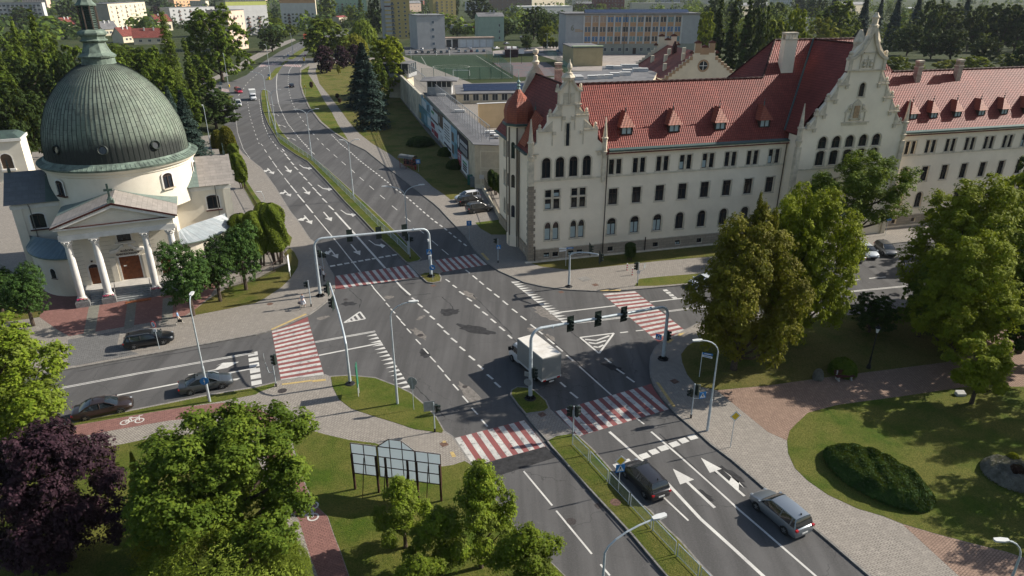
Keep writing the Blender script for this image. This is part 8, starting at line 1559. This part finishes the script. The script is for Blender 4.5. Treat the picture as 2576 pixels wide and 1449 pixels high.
g1, u1, L1, h1, _ = gantry('pale steel arch with three signals over the upper left lanes', (806, 744), (1084.5, 695), 603, 574, (.3, .55, .78), aN, .13, .14)
m = MB(); E1 = u1*L1; m.tube([E1 + Vector((-.12, -.25, 5.0)), E1 + Vector((-.12, -.25, 5.3))], .11, 8); m.build('camera', WHT, g1); m = MB(); m.box(E1.x - .2, E1.y - .28, 2.5, E1.x + .2, E1.y - .17, 3.0); m.build('control_box', WHT, g1)
plate(g1, E1 + Vector((-.05, -.26, 3.55)), 8, 'ped', .7)
g2, u2, L2, h2_, _ = gantry('pale steel arch with three signals over the lower right lanes', (1334, 1002), (1668, 903), 832, 769, (.26, .455, .645), aN + math.pi, .14, .13)
signal_head(g2, Vector((.3, -.1, 2.8)), rad(-20), 3); plate(g2, Vector((-.25, -.1, 1.8)), 160, 'round_back', .75); plate(g2, Vector((-.32, .0, 2.6)), 160, 'board', .5); E2 = u2*L2; plate(g2, E2 + Vector((-.7, -.1, 2.6)), -25, 'ped', .6); signal_head(g2, E2 + Vector((.25, -.05, 2.7)), rad(20), 3)
def cantilever(label, base, tip, zt, sig, ang, zb=.13, vert=4.4, name='cantilever_signal'):
    A = Vector((*G(*base, zb), zb)); T_ = atp(*tip, zt) - A; t = thing(name, label, 'traffic light', A, 0); h = Vector((T_.x, T_.y, 0)); m = MB(); m.tube([(0, 0, 0), (0, 0, vert*.6), (0, 0, vert)] + [Vector((0, 0, vert)) + h*(q**1.5) + Vector((0, 0, (T_.z - vert)*math.sin(q*math.pi/2))) for q in (.15, .3, .5, .75, 1)], [.15, .12, .11, .1, .1, .09, .085, .08], 10); m.build('mast', STL, t, smooth=True)
    m = MB(); m.lathe([(.5, 0), (.45, .06), (.18, .12), (.16, .3)], 10); m.build('base_cone', BLK, t)
    for px, py, z in sig: signal_head(t, atp(px, py, z) - A, ang, 3, True)
    return t
cantilever('curved cantilever mast on the grass island with two green boxed signals', (881, 965), (829, 713), 6.6, [(823, 726, 6.1), (835, 762, 5.9)], rad(178), .15)
cantilever('small cantilever mast before the courthouse with two signals', (1431, 721), (1505, 640), 5.4, [(1486, 627, 5.5), (1511, 648, 5.2)], rad(8), vert=4.3)
signal_post('pedestrian signal beside the cyclist', (783, 771), 706, [(.5, 170, 200, 2, 'rk')]); t_, H_ = signal_post('signal on a post next to the two waiting people', (816, 697), 633, [(.3, 180, 150, 3, 'kkk'), (.5, 0, 330, 2, 'kk')])
signal_post('signal in the median grass behind the upper arch', (1032, 651), 590, [(.4, 190, 150, 3, 'kkk'), (.7, 10, -10, 2, 'kk')], z=.14)
t, H_ = signal_post('signal with a blue pedestrian sign near the courthouse corner', (1253, 661), 601, [(.3, 180, 160, 2, 'kk')]); plate(t, Vector((.1, -.1, height(1253, 661, 621))), 5, 'ped', .6)
t, H_ = signal_post('signal with white box and side board by the red and white bollards', (1603, 718), 660, [(.5, 180, 190, 3, 'kkk')]); plate(t, Vector((.75, 0, H_ - .5)), 60, 'board', .6); m = MB(); m.box(-.2, -.15, H_ - 1.5, .2, -.05, H_ - 1.1); m.build('control_box', WHT, t); m = MB(); m.tube([(0, 0, H_ - 1.2), (.5, 0, H_ - 1.1), (.75, 0, H_ - .8)], .02, 5); m.build('bracket', STL, t)
t, H_ = signal_post('signal with a yield sign on a side arm at the left crossing', (695, 972), 898, [(.3, 0, 170, 3, 'kkk')]); m = MB(); m.tube([(0, 0, H_*.5), (-.45, -.05, H_*.48), (-.7, 0, H_*.8)], .03, 5); m.build('bracket', STL, t); plate(t, Vector((-.7, -.05, H_ - .15)), -70, 'tri_back', .8); plate(t, Vector((-.62, -.05, H_ - .95)), -70, 'board', .55)
t, H_ = signal_post('signal with a large square grey board at the tip of the grass island', (1094, 1086), 1012, [(.6, 0, 10, 2, 'kk')], z=.15); plate(t, Vector((-.35, -.08, H_ - .35)), 15, 'board', .95)
signal_post('signal with two heads at the top of the lower median fence', (1441, 1096), 1022, [(.45, 180, 190, 3, 'kkk'), (.5, 0, 20, 3, 'kkk')], z=.14)
t, H_ = signal_post('signal with blue pedestrian sign on the right hand pavement', (1738, 1051), 966, [(.9, 180, 190, 2, 'kk'), (.6, 0, 40, 3, 'kkk')]); plate(t, Vector((.75, -.1, H_ - 1.1)), 15, 'ped', .65); m = MB(); m.tube([(0, 0, H_ - 1.5), (.75, -.05, H_ - 1.4)], .02, 5); m.build('bracket', STL, t)
sign_post('diamond priority sign over a blue pedestrian sign beside the graphite hatchback', (1555, 1238), [('diamond', 1158, 12, .75), ('ped', 1177, 12, .7)], ty=1150, z=.14); sign_post('lone diamond priority sign on the right pavement', (1837, 1125), [('diamond', 1046, 12, .8)], ty=1040)
sign_post('round red and blue no stopping sign beside the black estate car', (401, 877), [('nostop', 816, -25, .8)], ty=808); t = bpy.data.objects['road_sign.002']; m = MB(); m.box(-.2, -.09, 2.05, .2, -.06, 2.35); m.build('plate', WHT, t)
sign_post('grey back of a round sign on the grass island', (1041, 1030), [('round_back', 961, 170, .9)], ty=952, z=.15); t = [o for o in C.objects if o.name == 'road_sign.003'][0]; plate(t, Vector((0, .05, height(1041, 1030, 974))), 170, 'board', .45)
sign_post('dark round sign back rising above the young linden by the lower crossing', (1205, 1240), [('round_back', 1171, 170, .8)], ty=1163); sign_post('blue keep right sign at the upper median nose', (1089, 704), [('keep', 673, 10, .75)], ty=664, z=.15)
sign_post('blue square one way sign before the parked cars', (1181, 604), [('oneway', 561, 6, .75)], ty=555); sign_post('blue parking sign by the big courthouse buttress', (2226, 592), [('park', 548, 5, .9)], ty=541)
t = bpy.data.objects['street_lamp']; plate(t, Vector((-.05, -.14, height(528, 1011, 957))), 15, 'cycle', .75)
sign_post('yellow triangular warning sign in the grass beside the far lane', (769, 240), [('tri_yellow', 217, 5, .9)], ty=211); sign_post('yellow framed school crossing sign at the far zebra', (766, 163), [('board', 150, 5, 1.0)], ty=142); t = [o for o in C.objects if o.name.startswith('road_sign')][-1]; m = MB(); hz_ = height(766, 163, 148); m.box(-.5, -.09, hz_ - 1, .5, -.08, hz_ + .5); m.build('sign_panel', YEL, t); sign_post('purple backed round sign by the far side road', (770, 160), [('purple', 139, 5, .9)], ty=134)
sign_post('blue arrow sign over a yellow bollard in the far median', (677, 199), [('keep', 189, 5, .9)], ty=184, z=.05); m = MB(); m.lathe([(.28, 0), (.28, .9), (.1, 1.1)], 8); o = m.build('traffic_bollard', YEL, None, loc=(*G(678, 201), .1)); tag(o, 'yellow bollard at the nose of the far median', 'bollard')
for px, py, by, k_, lab in ((716, 146, 160, 'round_back', 'dark round sign back near the far crossing'), (726, 139, 152, 'keep', 'blue arrow sign at the far end of the crossing')): sign_post(lab, (px, by), [(k_, py, 5, .9)], ty=py - 4)
for px, py, by, lab in ((557, 222, 244, 'dark square sign board at the mouth of the side street'), (562, 210, 252, 'grey board sign beside the thin pole at the side street')): sign_post(lab, (px, by), [('board', py, 10, 1.0)], ty=py - 5)
for c_, lab in (((577, 219), 'yellow bollard right of the side street zebra'), ((531, 222), 'yellow bollard left of the side street zebra')): m = MB(); m.lathe([(.25, 0), (.25, .85), (.1, 1.0)], 8); o = m.build('traffic_bollard', YEL, None, loc=(*G(*c_), .0)); tag(o, lab, 'bollard')
def nameplate(label, base, ty, plates, z=.13, ang=0):
    X_, Y_ = G(*base, z); H = height(base[0], base[1], ty); t = thing('street_name_sign', label, 'sign', (X_, Y_, z), 0); m = MB(); m.tube([(0, 0, 0), (0, 0, H)], .03, 6); m.build('pole', WHT, t)
    for dz, a, m_ in plates: m = MB(Matrix.Translation((0, 0, H - dz)) @ Matrix.Rotation(rad(a), 4, 'Z')); m.box(.03, -.012, -.11, 1.0, .012, .11); o = m.build('name_plate', m_, t); m = MB(Matrix.Translation((0, 0, H - dz)) @ Matrix.Rotation(rad(a), 4, 'Z')); m.box(.2, -.016, -.04, .85, -.0125, .03); m.build('stripe', BLUE if m_ is WHT else WHT, o)
    return t
nameplate('street name post with white and blue plates on the lawn before the courthouse', (1423, 669), 623, [(.12, 185, WHT), (.38, 200, WHT), (.1, 10, BLUE)]); nameplate('street name post with blue and white plates under the park trees', (1759, 948), 886, [(.12, -20, BLUE), (.36, -28, WHT)])
X_, Y_ = G(903, 996); t = thing('info_board', 'narrow green edged board seen edge on, on the grass island', 'sign', (X_, Y_, .15), rad(97)); H_ = height(903, 996, 920); m = MB(); m.tube([(-.3, 0, 0), (-.3, 0, H_)], .03, 6); m.tube([(.3, 0, 0), (.3, 0, H_)], .03, 6); m.build('posts', WHT, t); m = MB(); m.box(-.5, -.03, 1.0, .5, .03, H_); m.build('panel', mat('board_green', (.02, .14, .08), .5), t)
X_, Y_ = G(731, 698); t = thing('info_board', 'thin white post sign edge on, by the thujas', 'sign', (X_, Y_, .13), rad(97)); H_ = height(731, 698, 645); m = MB(); m.box(-.4, -.02, .8, .4, .02, H_); m.build('panel', WHT, t); m = MB(); m.tube([(0, 0, 0), (0, 0, H_)], .035, 6); m.build('pole', WHT, t)
for c_, ty, lab in (((1577, 682), 665, 'red and white striped bollard, upper one by the courthouse lawn'), ((1590, 694), 676, 'red and white striped bollard, lower one with a tuft of grass')):
    H_ = height(*c_, ty); m = MB();
    for i in range(6): m.lathe([(.075, H_*i/6), (.075, H_*(i+1)/6)], 8, mi=i % 2)
    o = m.build('striped_bollard', [RED, WHT], None, loc=(*G(*c_), .13)); tag(o, lab, 'bollard')
def rail_fence(label, pts, H, name, panelled=True, z=.14, mesh=True, m_=None, cat='fence', n_per=None):
    P = [Vector(G(*p, z)) for p in pts]; t = thing(name, label, cat, (P[0].x, P[0].y, z), 0); m_ = m_ or STL
    for a, b in zip(P, P[1:]):
        a, b = a - P[0], b - P[0]; d = b - a; L_ = d.length; u = d.normalized(); s = .12 if panelled else 0; A, B = Vector((*(a + u*s), 0)), Vector((*(b - u*s), 0)); m = MB(); up = Vector((0, 0, H)); lo = Vector((0, 0, .12))
        m.tube([A, A + up, B + up, B], .042, 5); m.tube([A + lo, B + lo], .025, 4); n_ = int(L_/(.14 if L_ < 8 else .28))
        for i in range(1, n_): q = A.lerp(B, i/n_); m.tube([q + lo, q + up], .01, 3, cap=False)
        m.build('panel', m_, t)
    return t
rail_fence('steel mesh railing of seven panels on the lower median', [t32(600, 125), t32(775, 300), t32(968, 515), t32(1180, 740), t32(1405, 985), t32(1650, 1245), t32(1880, 1480), t32(2130, 1740)], 1.1, 'median_railing')
NF = [(669, 246), (679, 290), (698, 345), (741, 376), (785, 404), (840, 457), (893, 509), (950, 567), (1000, 614), (1027, 641)]
Q = []
for a, b in zip(NF, NF[1:]):
    k_ = max(1, int((Vector(G(*a)) - Vector(G(*b))).length/3.2)); Q += [(a[0] + (b[0]-a[0])*i/k_, a[1] + (b[1]-a[1])*i/k_) for i in range(k_)]
rail_fence('long steel mesh railing following the upper median', Q + [NF[-1]], 1.1, 'median_railing')
rail_fence('brown iron fence round the church garden behind the thujas', [(575, 728), (610, 716), (644, 706), (690, 685), (727, 663), (700, 615), (665, 560), (640, 515), (616, 475)], 1.3, 'garden_fence', False, .13, m_=mat('iron_brown', (.06, .035, .03), .6, .2, 4))
m = MB(); A, B = Vector(G(1214, 478)), Vector(G(1262, 560)); d = (B - A); u = d.normalized(); nn = Vector((-u.y, u.x))*.15; m.prism([tuple(A - nn), tuple(B - nn), tuple(B + nn), tuple(A + nn)], .1, 1.0); o = m.build('low_wall', MC['prison_render']); tag(o, 'low pale wall beside the parked cars and dark thujas', 'wall'); rail_fence('black iron fence on the low wall beside the parked cars', [(1212, 452), (1236, 500), (1258, 548)], 1.3, 'iron_fence', False, .9, m_=BLK)
gf = mat('net_green', (.02, .09, .07), .7)
def net(label, pts, H):
    P = [Vector(G(*p)) for p in pts]; t = thing('net_fence', label, 'fence', (P[0].x, P[0].y, 0))
    for a, b in zip(P, P[1:]):
        a, b = a - P[0], b - P[0]; L_ = (b - a).length; m = MB(); n_ = max(2, int(L_/4))
        for i in range(n_ + 1): q = a.lerp(b, i/n_); m.tube([(*q, 0), (*q, H)], .09, 4)
        for k_ in range(int(H/.33)): m.tube([(*a, .2 + k_*.33), (*b, .2 + k_*.33)], .035, 3, cap=False)
        m.build('net_panel', gf, t)
net('tall green net fence between the pitch and the dark court', [(1225, 150), (1256, 165), (1290, 195)], 5); net('green net fence from the hut towards the school annex', [(1368, 135), (1395, 150), (1427, 185)], 4.5); net('green net fence along the near side of the football pitch', [(1062, 203), (1180, 201), (1290, 198)], 5)
def goal(lab, a, b, ty):
    A, B = Vector(G(*a)), Vector(G(*b)); H_ = height(a[0], a[1], ty); m = MB(); m.tube([(0, 0, 0), (0, 0, H_), (*(B - A), H_), (*(B - A), 0)], .12, 6); m.tube([(0, 0, H_), (.3, 1.5, 0)], .04, 4); m.tube([(*(B - A), H_), (*(B - A + Vector((.3, 1.5))), 0)], .04, 4); o = m.build('football_goal', WHT, None, loc=(A.x, A.y, .03)); tag(o, lab, 'goal')
goal('white goal at the far end of the pitch', (1098, 140), (1131, 140), 126); goal('white goal at the near end of the pitch', (1140, 191), (1181, 191), 177)
t = thing('basketball_hoop', 'basketball hoop with white board by the maroon hut', 'basketball hoop', (*G(1312, 160), 0)); m = MB(); m.tube([(0, 0, 0), (0, 0, 5.5)], .12, 5); m.build('post', BLK, t); m = MB(); m.box(-1.3, -.3, 4.8, 1.3, -.2, 6.8); m.build('board', WHT, t)
bb0, bb1 = Vector(G(896, 1227, .14)), Vector(G(1113.5, 1257, .14)); ba = math.atan2((bb1 - bb0).y, (bb1 - bb0).x); BL = (bb1 - bb0).length; t1 = height(896, 1227, 1115); lo_ = height(896, 1227, 1190)
ZB = mat('zinc_board', (.6, .65, .68), .6, .06, .6); zn = ZB.node_tree; tb_ = zn.nodes.new('ShaderNodeBsdfTranslucent'); tb_.inputs[0].default_value = (.72, .78, .82, 1); mx_ = zn.nodes.new('ShaderNodeMixShader'); mx_.inputs[0].default_value = .6; zn.links.new(zn.nodes['Principled BSDF'].outputs[0], mx_.inputs[1]); zn.links.new(tb_.outputs[0], mx_.inputs[2]); zn.links.new(mx_.outputs[0], zn.nodes['Material Output'].inputs[0]); RST = mat('rusty_frame', (.05, .022, .016), .7, .3, 5)
for f0, f1, pk, lab in ((-.01, .285, 0, 'left one of three rusty framed billboards seen from the back'), (.3, .715, 1, 'middle billboard with a pointed top, seen from the back'), (.725, 1.0, 0, 'right one of three rusty framed billboards seen from the back')):
    t = thing('billboard', lab, 'billboard', (bb0.x, bb0.y, .14), ba, 'billboards on the lower lawn'); x0, x1 = BL*f0, BL*f1; w_ = x1 - x0; z0, z1 = lo_, t1
    P = [(x0, z0), (x1, z0), (x1, z1), (x1 - w_*.35, z1 + .75), (x0 + w_*.32, z1 + .75), (x0, z1)] if pk else [(x0, z0), (x1, z0), (x1, z1), (x0, z1)]
    m = MB(); m.vprism(P, .02, .06); m.build('panel', ZB, t); m = MB(); n_ = 3 if pk else 2
    for i in range(n_ + 1): x = x0 + w_*i/n_; m.box(x - .022, -.05, z0, x + .022, .019, z1 + (.72 if pk and 0 < i < n_ else 0))
    for i in range(4): z = z0 + (z1-z0)*i/3; m.box(x0, -.04, z - .022, x1, .018, z + .022)
    if pk: m.tube([(x0, 0, z1), (x0 + w_*.32, 0, z1 + .75), (x1 - w_*.35, 0, z1 + .75), (x1, 0, z1)], .04, 4)
    m.build('frame', RST, t)
    for x in (x0 + w_*(.2 if pk else .03), x1 - w_*(.2 if pk else .03)):
        m = MB(); m.box(x - .07, -.2, 0, x + .07, -.06, z0 + (z1-z0)*.68); m.build('post', RST, t);
    m = MB(); x = x0 + w_*(.2 if pk else .5); m.tube([(x, -1.0, 0), (x, -.12, z0 + (z1-z0)*.6)], .035, 5); m.build('strut', RST, t)
    if pk: m = MB(); x = x1 - w_*.2; m.tube([(x, -1.0, 0), (x, -.12, z0 + (z1-z0)*.6)], .035, 5); m.build('strut', RST, t)
X_, Y_ = G(1027, 424); t = thing('bus_shelter', 'red framed bus shelter with curved translucent roof on the lawn path', 'bus shelter', (X_, Y_, .13), rad(-30)); m = MB()
for x in (-1.6, 0, 1.6):
    for y in (-.7, .7): m.box(x - .05, y - .05, 0, x + .05, y + .05, 2.2)
for z in (.5, 1.3, 2.15): m.box(-1.6, .67, z, 1.6, .73, z + .07); [m.box(x - .03, -.7, z, x + .03, .7, z + .07) for x in (-1.6, 1.6)]
m.build('frame', mat('shelter_red', (.22, .04, .035), .5, .15, 3), t); m = MB(); n_ = 8
for i in range(n_): a, b = math.pi*i/n_, math.pi*(i+1)/n_; m.face([(-1.9, -1.0*math.cos(a), 2.2 + .6*math.sin(a)), (1.9, -1.0*math.cos(a), 2.2 + .6*math.sin(a)), (1.9, -1.0*math.cos(b), 2.2 + .6*math.sin(b)), (-1.9, -1.0*math.cos(b), 2.2 + .6*math.sin(b))])
m.build('roof', mat('roof_grey_plastic', (.1, .105, .1), .35, .15, 2), t); m = MB(); m.box(-1.5, .3, .4, 1.5, .65, .46); m.build('bench', MC['shelter_red'], t)
m = MB(); m.box(-1.58, .69, .55, 1.58, .70, 2.1); m.build('rear_glass', CGL, t)
sign_post('blue and white bus stop sign beside the shelter', (1053, 432), [('bus', 406, 5, .9)], ty=400); m = MB(); m.lathe([(.2, 0), (.24, .8)], 8); o = m.build('litter_bin', mat('shelter_red', ()), None, loc=(*G(1045, 428), .13)); tag(o, 'dark red litter bin beside the bus shelter', 'bin')
for c_, mm, lab in (((1183, 466), mat('bin_green', (.02, .12, .1), .5), 'green cabinet at the foot of the prison corner'), ((1190, 471), mat('bin_grey', (.13, .16, .17), .5), 'grey utility cabinet at the foot of the prison corner')): m = MB(); m.box(-.5, -.4, 0, .5, .4, 1.8); m.box(-.55, -.45, 1.8, .55, .45, 1.9); m.box(-.02, -.41, .1, .02, -.4, 1.7); o = m.build('utility_cabinet', mm, None, loc=(*G(*c_), .13)); tag(o, lab, 'cabinet')
X_, Y_ = G(2122, 958); t = thing('park_bench', 'dark red slatted bench with concrete feet before the hedge', 'bench', (X_, Y_, .13), rad(6))
m = MB(); [m.box(-.95, -.28 + i*.13, .42, .95, -.18 + i*.13, .46) for i in range(4)]; m.build('seat', mat('bench_red', (.08, .02, .018), .6, .2, 4), t); m = MB(); [m.box(-.95, .26 + i*.03, .55 + i*.14, .95, .3 + i*.03, .65 + i*.14) for i in range(3)]; m.build('backrest', MC['bench_red'], t)
for x in (-.65, .65): m = MB(); m.box(x - .07, -.3, 0, x + .07, .32, .1); m.box(x - .06, -.2, .1, x + .06, .25, .42); m.box(x - .05, .25, .1, x + .05, .34, .9); m.build('leg', mat('concrete_pale', (.42, .42, .4), .85, .1, 3), t)
m = MB(); m.box(-.4, -.25, 0, .4, .25, .25); m.face([(-.4, -.25, .25), (.4, -.25, .25), (.4, .25, .4), (-.4, .25, .4)]); o = m.build('memorial_plaque', MC['concrete_pale'], None, loc=(*G(2414, 997), .14)); tag(o, 'small white stone plaque in the grass by the park path', 'plaque')
o = (lambda m: (m.prism([(-1.2, -.9), (1.2, -.9), (1.2, .9), (-1.2, .9)], 0, .2), m.build('flower_bed_stones', mat('gravel_white', (.4, .38, .38), .9, .4, 14), None, loc=(*G(2570, 1190), .15)))[1])(MB()); tag(o, 'pale pebbles in the flower bed at the right edge', 'gravel bed')
# ------------------------------------------------ people
SK = mat('skin', (.45, .24, .17), .6, .05, 6); HAIRB = mat('hair_brown', (.05, .025, .015), .7, .2, 20); HAIRK = mat('hair_black', (.012, .01, .01), .6, .1, 20); SHOE = mat('shoe_pale', (.5, .48, .45), .7)
def person(label, loc, rz, shirt, legs, hair, pose, shoe=SHOE, sleeve=.5, skirt=False):
    J = {'pel': (0,0,.95), 'wa': (0,0,1.1), 'ch': (0,0,1.32), 'nk': (0,0,1.47), 'nk2': (.01,0,1.53), 'hd': (.02,0,1.63), 'tp': (.0,0,1.72)}
    for s, n_ in ((1, 'l'), (-1, 'r')):
        J.update({'hp'+n_: (0,.1*s,.92), 'kn'+n_: (.02,.11*s,.5), 'an'+n_: (-.02,.11*s,.09), 'to'+n_: (.16,.12*s,.04), 'sh'+n_: (0,.18*s,1.41), 'el'+n_: (-.02,.24*s,1.13), 'wr'+n_: (.06,.25*s,.9)})
    J.update(pose); E = [('pel','wa','s',.15,.13), ('wa','ch','s',.13,.16), ('ch','nk','s',.16,.055), ('nk','nk2','k',.055,.052), ('nk2','hd','k',.052,.1), ('hd','tp','h',.1,.07)]
    for n_ in 'lr': E += [('pel','hp'+n_,'t',.13,.1), ('hp'+n_,'kn'+n_,'t' ,.1,.06), ('kn'+n_,'an'+n_,'k' if skirt else 't',.055,.04), ('an'+n_,'to'+n_,'o',.045,.035), ('ch','sh'+n_,'s',.15,.065), ('sh'+n_,'el'+n_,'s',.06,.045), ('el'+n_,'wr'+n_,'k' if sleeve < 1 else 's',.042,.027)]
    names = list(J); idx = {n_: i for i, n_ in enumerate(names)}; V = [Vector(J[n_]) for n_ in names]; rd = {n_: .05 for n_ in names}; F = []; seg = []
    for a, b, m_, r0, r1 in E: rd[b] = r1; F.append((idx[a], idx[b])); seg.append((V[idx[a]], V[idx[b]], m_))
    rd['pel'] = .14; R_ = [rd[n_] for n_ in names]
    for n_ in 'lr':
        w, e = V[idx['wr'+n_]], V[idx['el'+n_]]; d = (w - e).normalized(); sd = 1 if n_ == 'l' else -1; lat = d.cross(Vector((0, sd, .2))).normalized(); nr = d.cross(lat); palm = w + d*.08; V.append(palm); R_.append(.026); pi = len(V) - 1; F.append((idx['wr'+n_], pi)); seg.append((w, palm, 'k'))
        for k_, (o_, ln_) in enumerate(((-.03, .07), (-.01, .085), (.01, .08), (.03, .062))):
            p1 = palm + lat*o_ + d*ln_*.5; p2 = p1 + (d + nr*.6*sd).normalized()*ln_*.5; b_ = len(V); V += [p1, p2]; R_ += [.0095, .0075]; F += [(pi, b_), (b_, b_ + 1)]; seg.append((p1, p2, 'k'))
        p1 = w + d*.03 - lat*.04; p2 = p1 + d*.045 - lat*.012; b_ = len(V); V += [p1, p2]; R_ += [.011, .009]; F += [(idx['wr'+n_], b_), (b_, b_ + 1)]; seg.append((p1, p2, 'k'))
    me = bpy.data.meshes.new('person'); me.from_pydata(V, F, []); o = bpy.data.objects.new('person', me); C.objects.link(o); md = o.modifiers.new('skin', 'SKIN'); md.use_smooth_shade = True
    for i, r in enumerate(R_): me.skin_vertices[0].data[i].radius = (r, r)
    me.skin_vertices[0].data[0].use_root = True; o.modifiers.new('sub', 'SUBSURF').levels = 2; dg = bpy.context.evaluated_depsgraph_get(); dg.update(); nm = bpy.data.meshes.new_from_object(o.evaluated_get(dg)); o.modifiers.clear(); o.data = nm
    mats = [SK, shirt, legs, shoe, hair]; nm.materials.clear(); [nm.materials.append(q) for q in mats]; code = {'k': 0, 's': 1, 't': 2, 'o': 3, 'h': 4}; mi = []
    hdv = V[idx['hd']]
    for p in nm.polygons:
        c_ = p.center; best = min(seg, key=lambda s_: (c_ - (s_[0] + (s_[1]-s_[0])*max(0, min(1, (c_ - s_[0]).dot(s_[1]-s_[0])/max(1e-6, (s_[1]-s_[0]).length_squared))))).length); k_ = code[best[2]]
        if (c_ - hdv).length < .2 and c_.z > hdv.z - .1: k_ = 4 if (c_.z > hdv.z + .045 or c_.x < hdv.x - .02) else 0
        mi.append(k_)
    nm.polygons.foreach_set('material_index', mi); nm.polygons.foreach_set('use_smooth', [True]*len(mi)); o.location = loc; o.rotation_euler = (0, 0, rz); tag(o, label, 'person')
    f = MB()
    for s in (-1, 1): f.lathe([(.002, -.008), (.011, 0), (.002, .008)], 6, hdv.x + .092, hdv.y + s*.034, 1); f.lathe([(.004, -.03), (.018, 0), (.004, .03)], 5, hdv.x, hdv.y + s*.1, 0)
    f.face([(hdv.x + .09, hdv.y, .02), (hdv.x + .12, hdv.y, -.025), (hdv.x + .09, hdv.y + .018, -.03)], 0); f.face([(hdv.x + .09, hdv.y, .02), (hdv.x + .12, hdv.y, -.025), (hdv.x + .09, hdv.y - .018, -.03)], 0); f.box(hdv.x + .088, hdv.y - .024, -.062, hdv.x + .098, hdv.y + .024, -.054, 2)
    fo_ = f.build('face_features', [SK, HAIRK, mat('lips', (.3, .09, .08), .6)], o); fo_.location = (0, 0, hdv.z)
    return o
CB, CW_, CJ, CKt = mat('cloth_light_blue', (.2, .33, .5), .9, .1, 12), mat('cloth_white', (.6, .6, .62), .9, .06, 12), mat('cloth_jeans', (.03, .045, .09), .9, .15, 12), mat('cloth_black', (.012, .012, .015), .9, .1, 12)
pz = .13
man = person('person in a light blue shirt and pale trousers walking with a black bag', (*G(452, 818), pz), rad(12), CB, mat('cloth_beige', (.45, .41, .34), .9, .08, 10), mat('hair_thin_grey', (.3, .19, .15), .7, .1, 20), {'knl': (.26,.1,.52), 'anl': (.36,.1,.12), 'tol': (.52,.11,.1), 'knr': (.02,-.1,.5), 'anr': (-.34,-.1,.16), 'tor': (-.22,-.11,.04), 'ell': (-.12,.24,1.14), 'wrl': (-.1,.26,.9), 'elr': (.06,-.25,1.13), 'wrr': (.16,-.27,.9), 'pel': (.02,0,.93)})
m = MB(); m.box(-.22, -.06, 0, .22, .06, .3); m.tube([(-.1, 0, .3), (-.06, 0, .42), (.06, 0, .42), (.1, 0, .3)], .012, 5); o = m.build('handbag', BLK, None, loc=tuple(Vector((*G(452, 818), pz)) + Matrix.Rotation(rad(12), 3, 'Z') @ Vector((.2, -.28, .4)))); o.rotation_euler.z = rad(12); tag(o, 'black bag carried by the walking person', 'bag')
person('person in a white shirt and dark jeans holding the signal post', (*G(807, 697), pz), rad(30), CW_, CJ, HAIRB, {'ell': (.0,.26,1.16), 'wrl': (.18,.1,1.12), 'elr': (.22,-.3,1.32), 'wrr': (.42,-.32,1.38)})
person('person in a white blouse and black trousers waiting at the upper crossing', (*G(816, 710), pz), rad(10), CW_, CKt, HAIRK, {'wrl': (.22,.2,1.0), 'wrr': (.2,-.2,.98), 'knr': (-.02,-.1,.5)}, shoe=BLK, sleeve=1)
bc = Vector((*G(764, 774), pz)); ang = rad(-100)
cy = person('person in a white dress standing astride a bicycle', (bc.x, bc.y, pz), ang, CW_, CW_, HAIRB, {'hpl': (-.05,.11,.92), 'anl': (-.05,.2,.09), 'tol': (.1,.22,.04), 'knl': (0,.17,.5), 'anr': (-.05,-.2,.09), 'tor': (.1,-.22,.04), 'knr': (0,-.17,.5), 'ell': (.12,.24,1.2), 'wrl': (.36,.2,1.1), 'elr': (.12,-.24,1.2), 'wrr': (.36,-.2,1.1)}, skirt=True)
m = MB(); m.lathe([(.17, 1.08), (.2, .9), (.27, .7), (.33, .42)], 14, cap=False); o = m.build('skirt', CW_, cy)
t = thing('bicycle', 'city bicycle with a front basket held by the person in the white dress', 'bicycle', (bc.x, bc.y, pz), ang)
for x in (.78, -.42):
    m = MB(Matrix.Translation((x, 0, .34)) @ Matrix.Rotation(rad(90), 4, 'X'));
    for i in range(20): a, b = 2*math.pi*i/20, 2*math.pi*(i+1)/20; m.tube([(.33*math.cos(a), .33*math.sin(a), 0), (.33*math.cos(b), .33*math.sin(b), 0)], .018, 4, cap=False)
    w_ = m.build('wheel', RUB, t); m = MB(Matrix.Translation((x, 0, .34)) @ Matrix.Rotation(rad(90), 4, 'X')); [m.tube([(0, 0, 0), (.33*math.cos(a), .33*math.sin(a), 0)], .004, 3) for a in [i*math.pi/6 for i in range(12)]]; m.build('spokes', RIM, w_)
m = MB(); [m.tube(q, .016, 5) for q in ([(-.42, 0, .34), (.05, 0, .32), (.58, 0, .75), (.62, 0, .95)], [(.05, 0, .32), (-.1, 0, .85)], [(-.42, 0, .34), (-.08, 0, .7)], [(.78, 0, .34), (.6, 0, .9)], [(-.08, 0, .7), (.55, 0, .68)])]; m.build('frame', BLK, t)
m = MB(); m.tube([(.5, -.28, 1.05), (.6, -.1, 1.02), (.6, .1, 1.02), (.5, .28, 1.05)], .014, 5); m.build('handlebar', RIM, t); m = MB(); m.lathe([(.06, .86), (.1, .9), (.05, .92)], 8, -.12, 0); m.build('saddle', BLK, t); m = MB(); m.box(.66, -.17, .78, .95, .17, 1.0); m.build('basket', mat('basket_dark', (.05, .045, .06), .8, .2, 8), t)
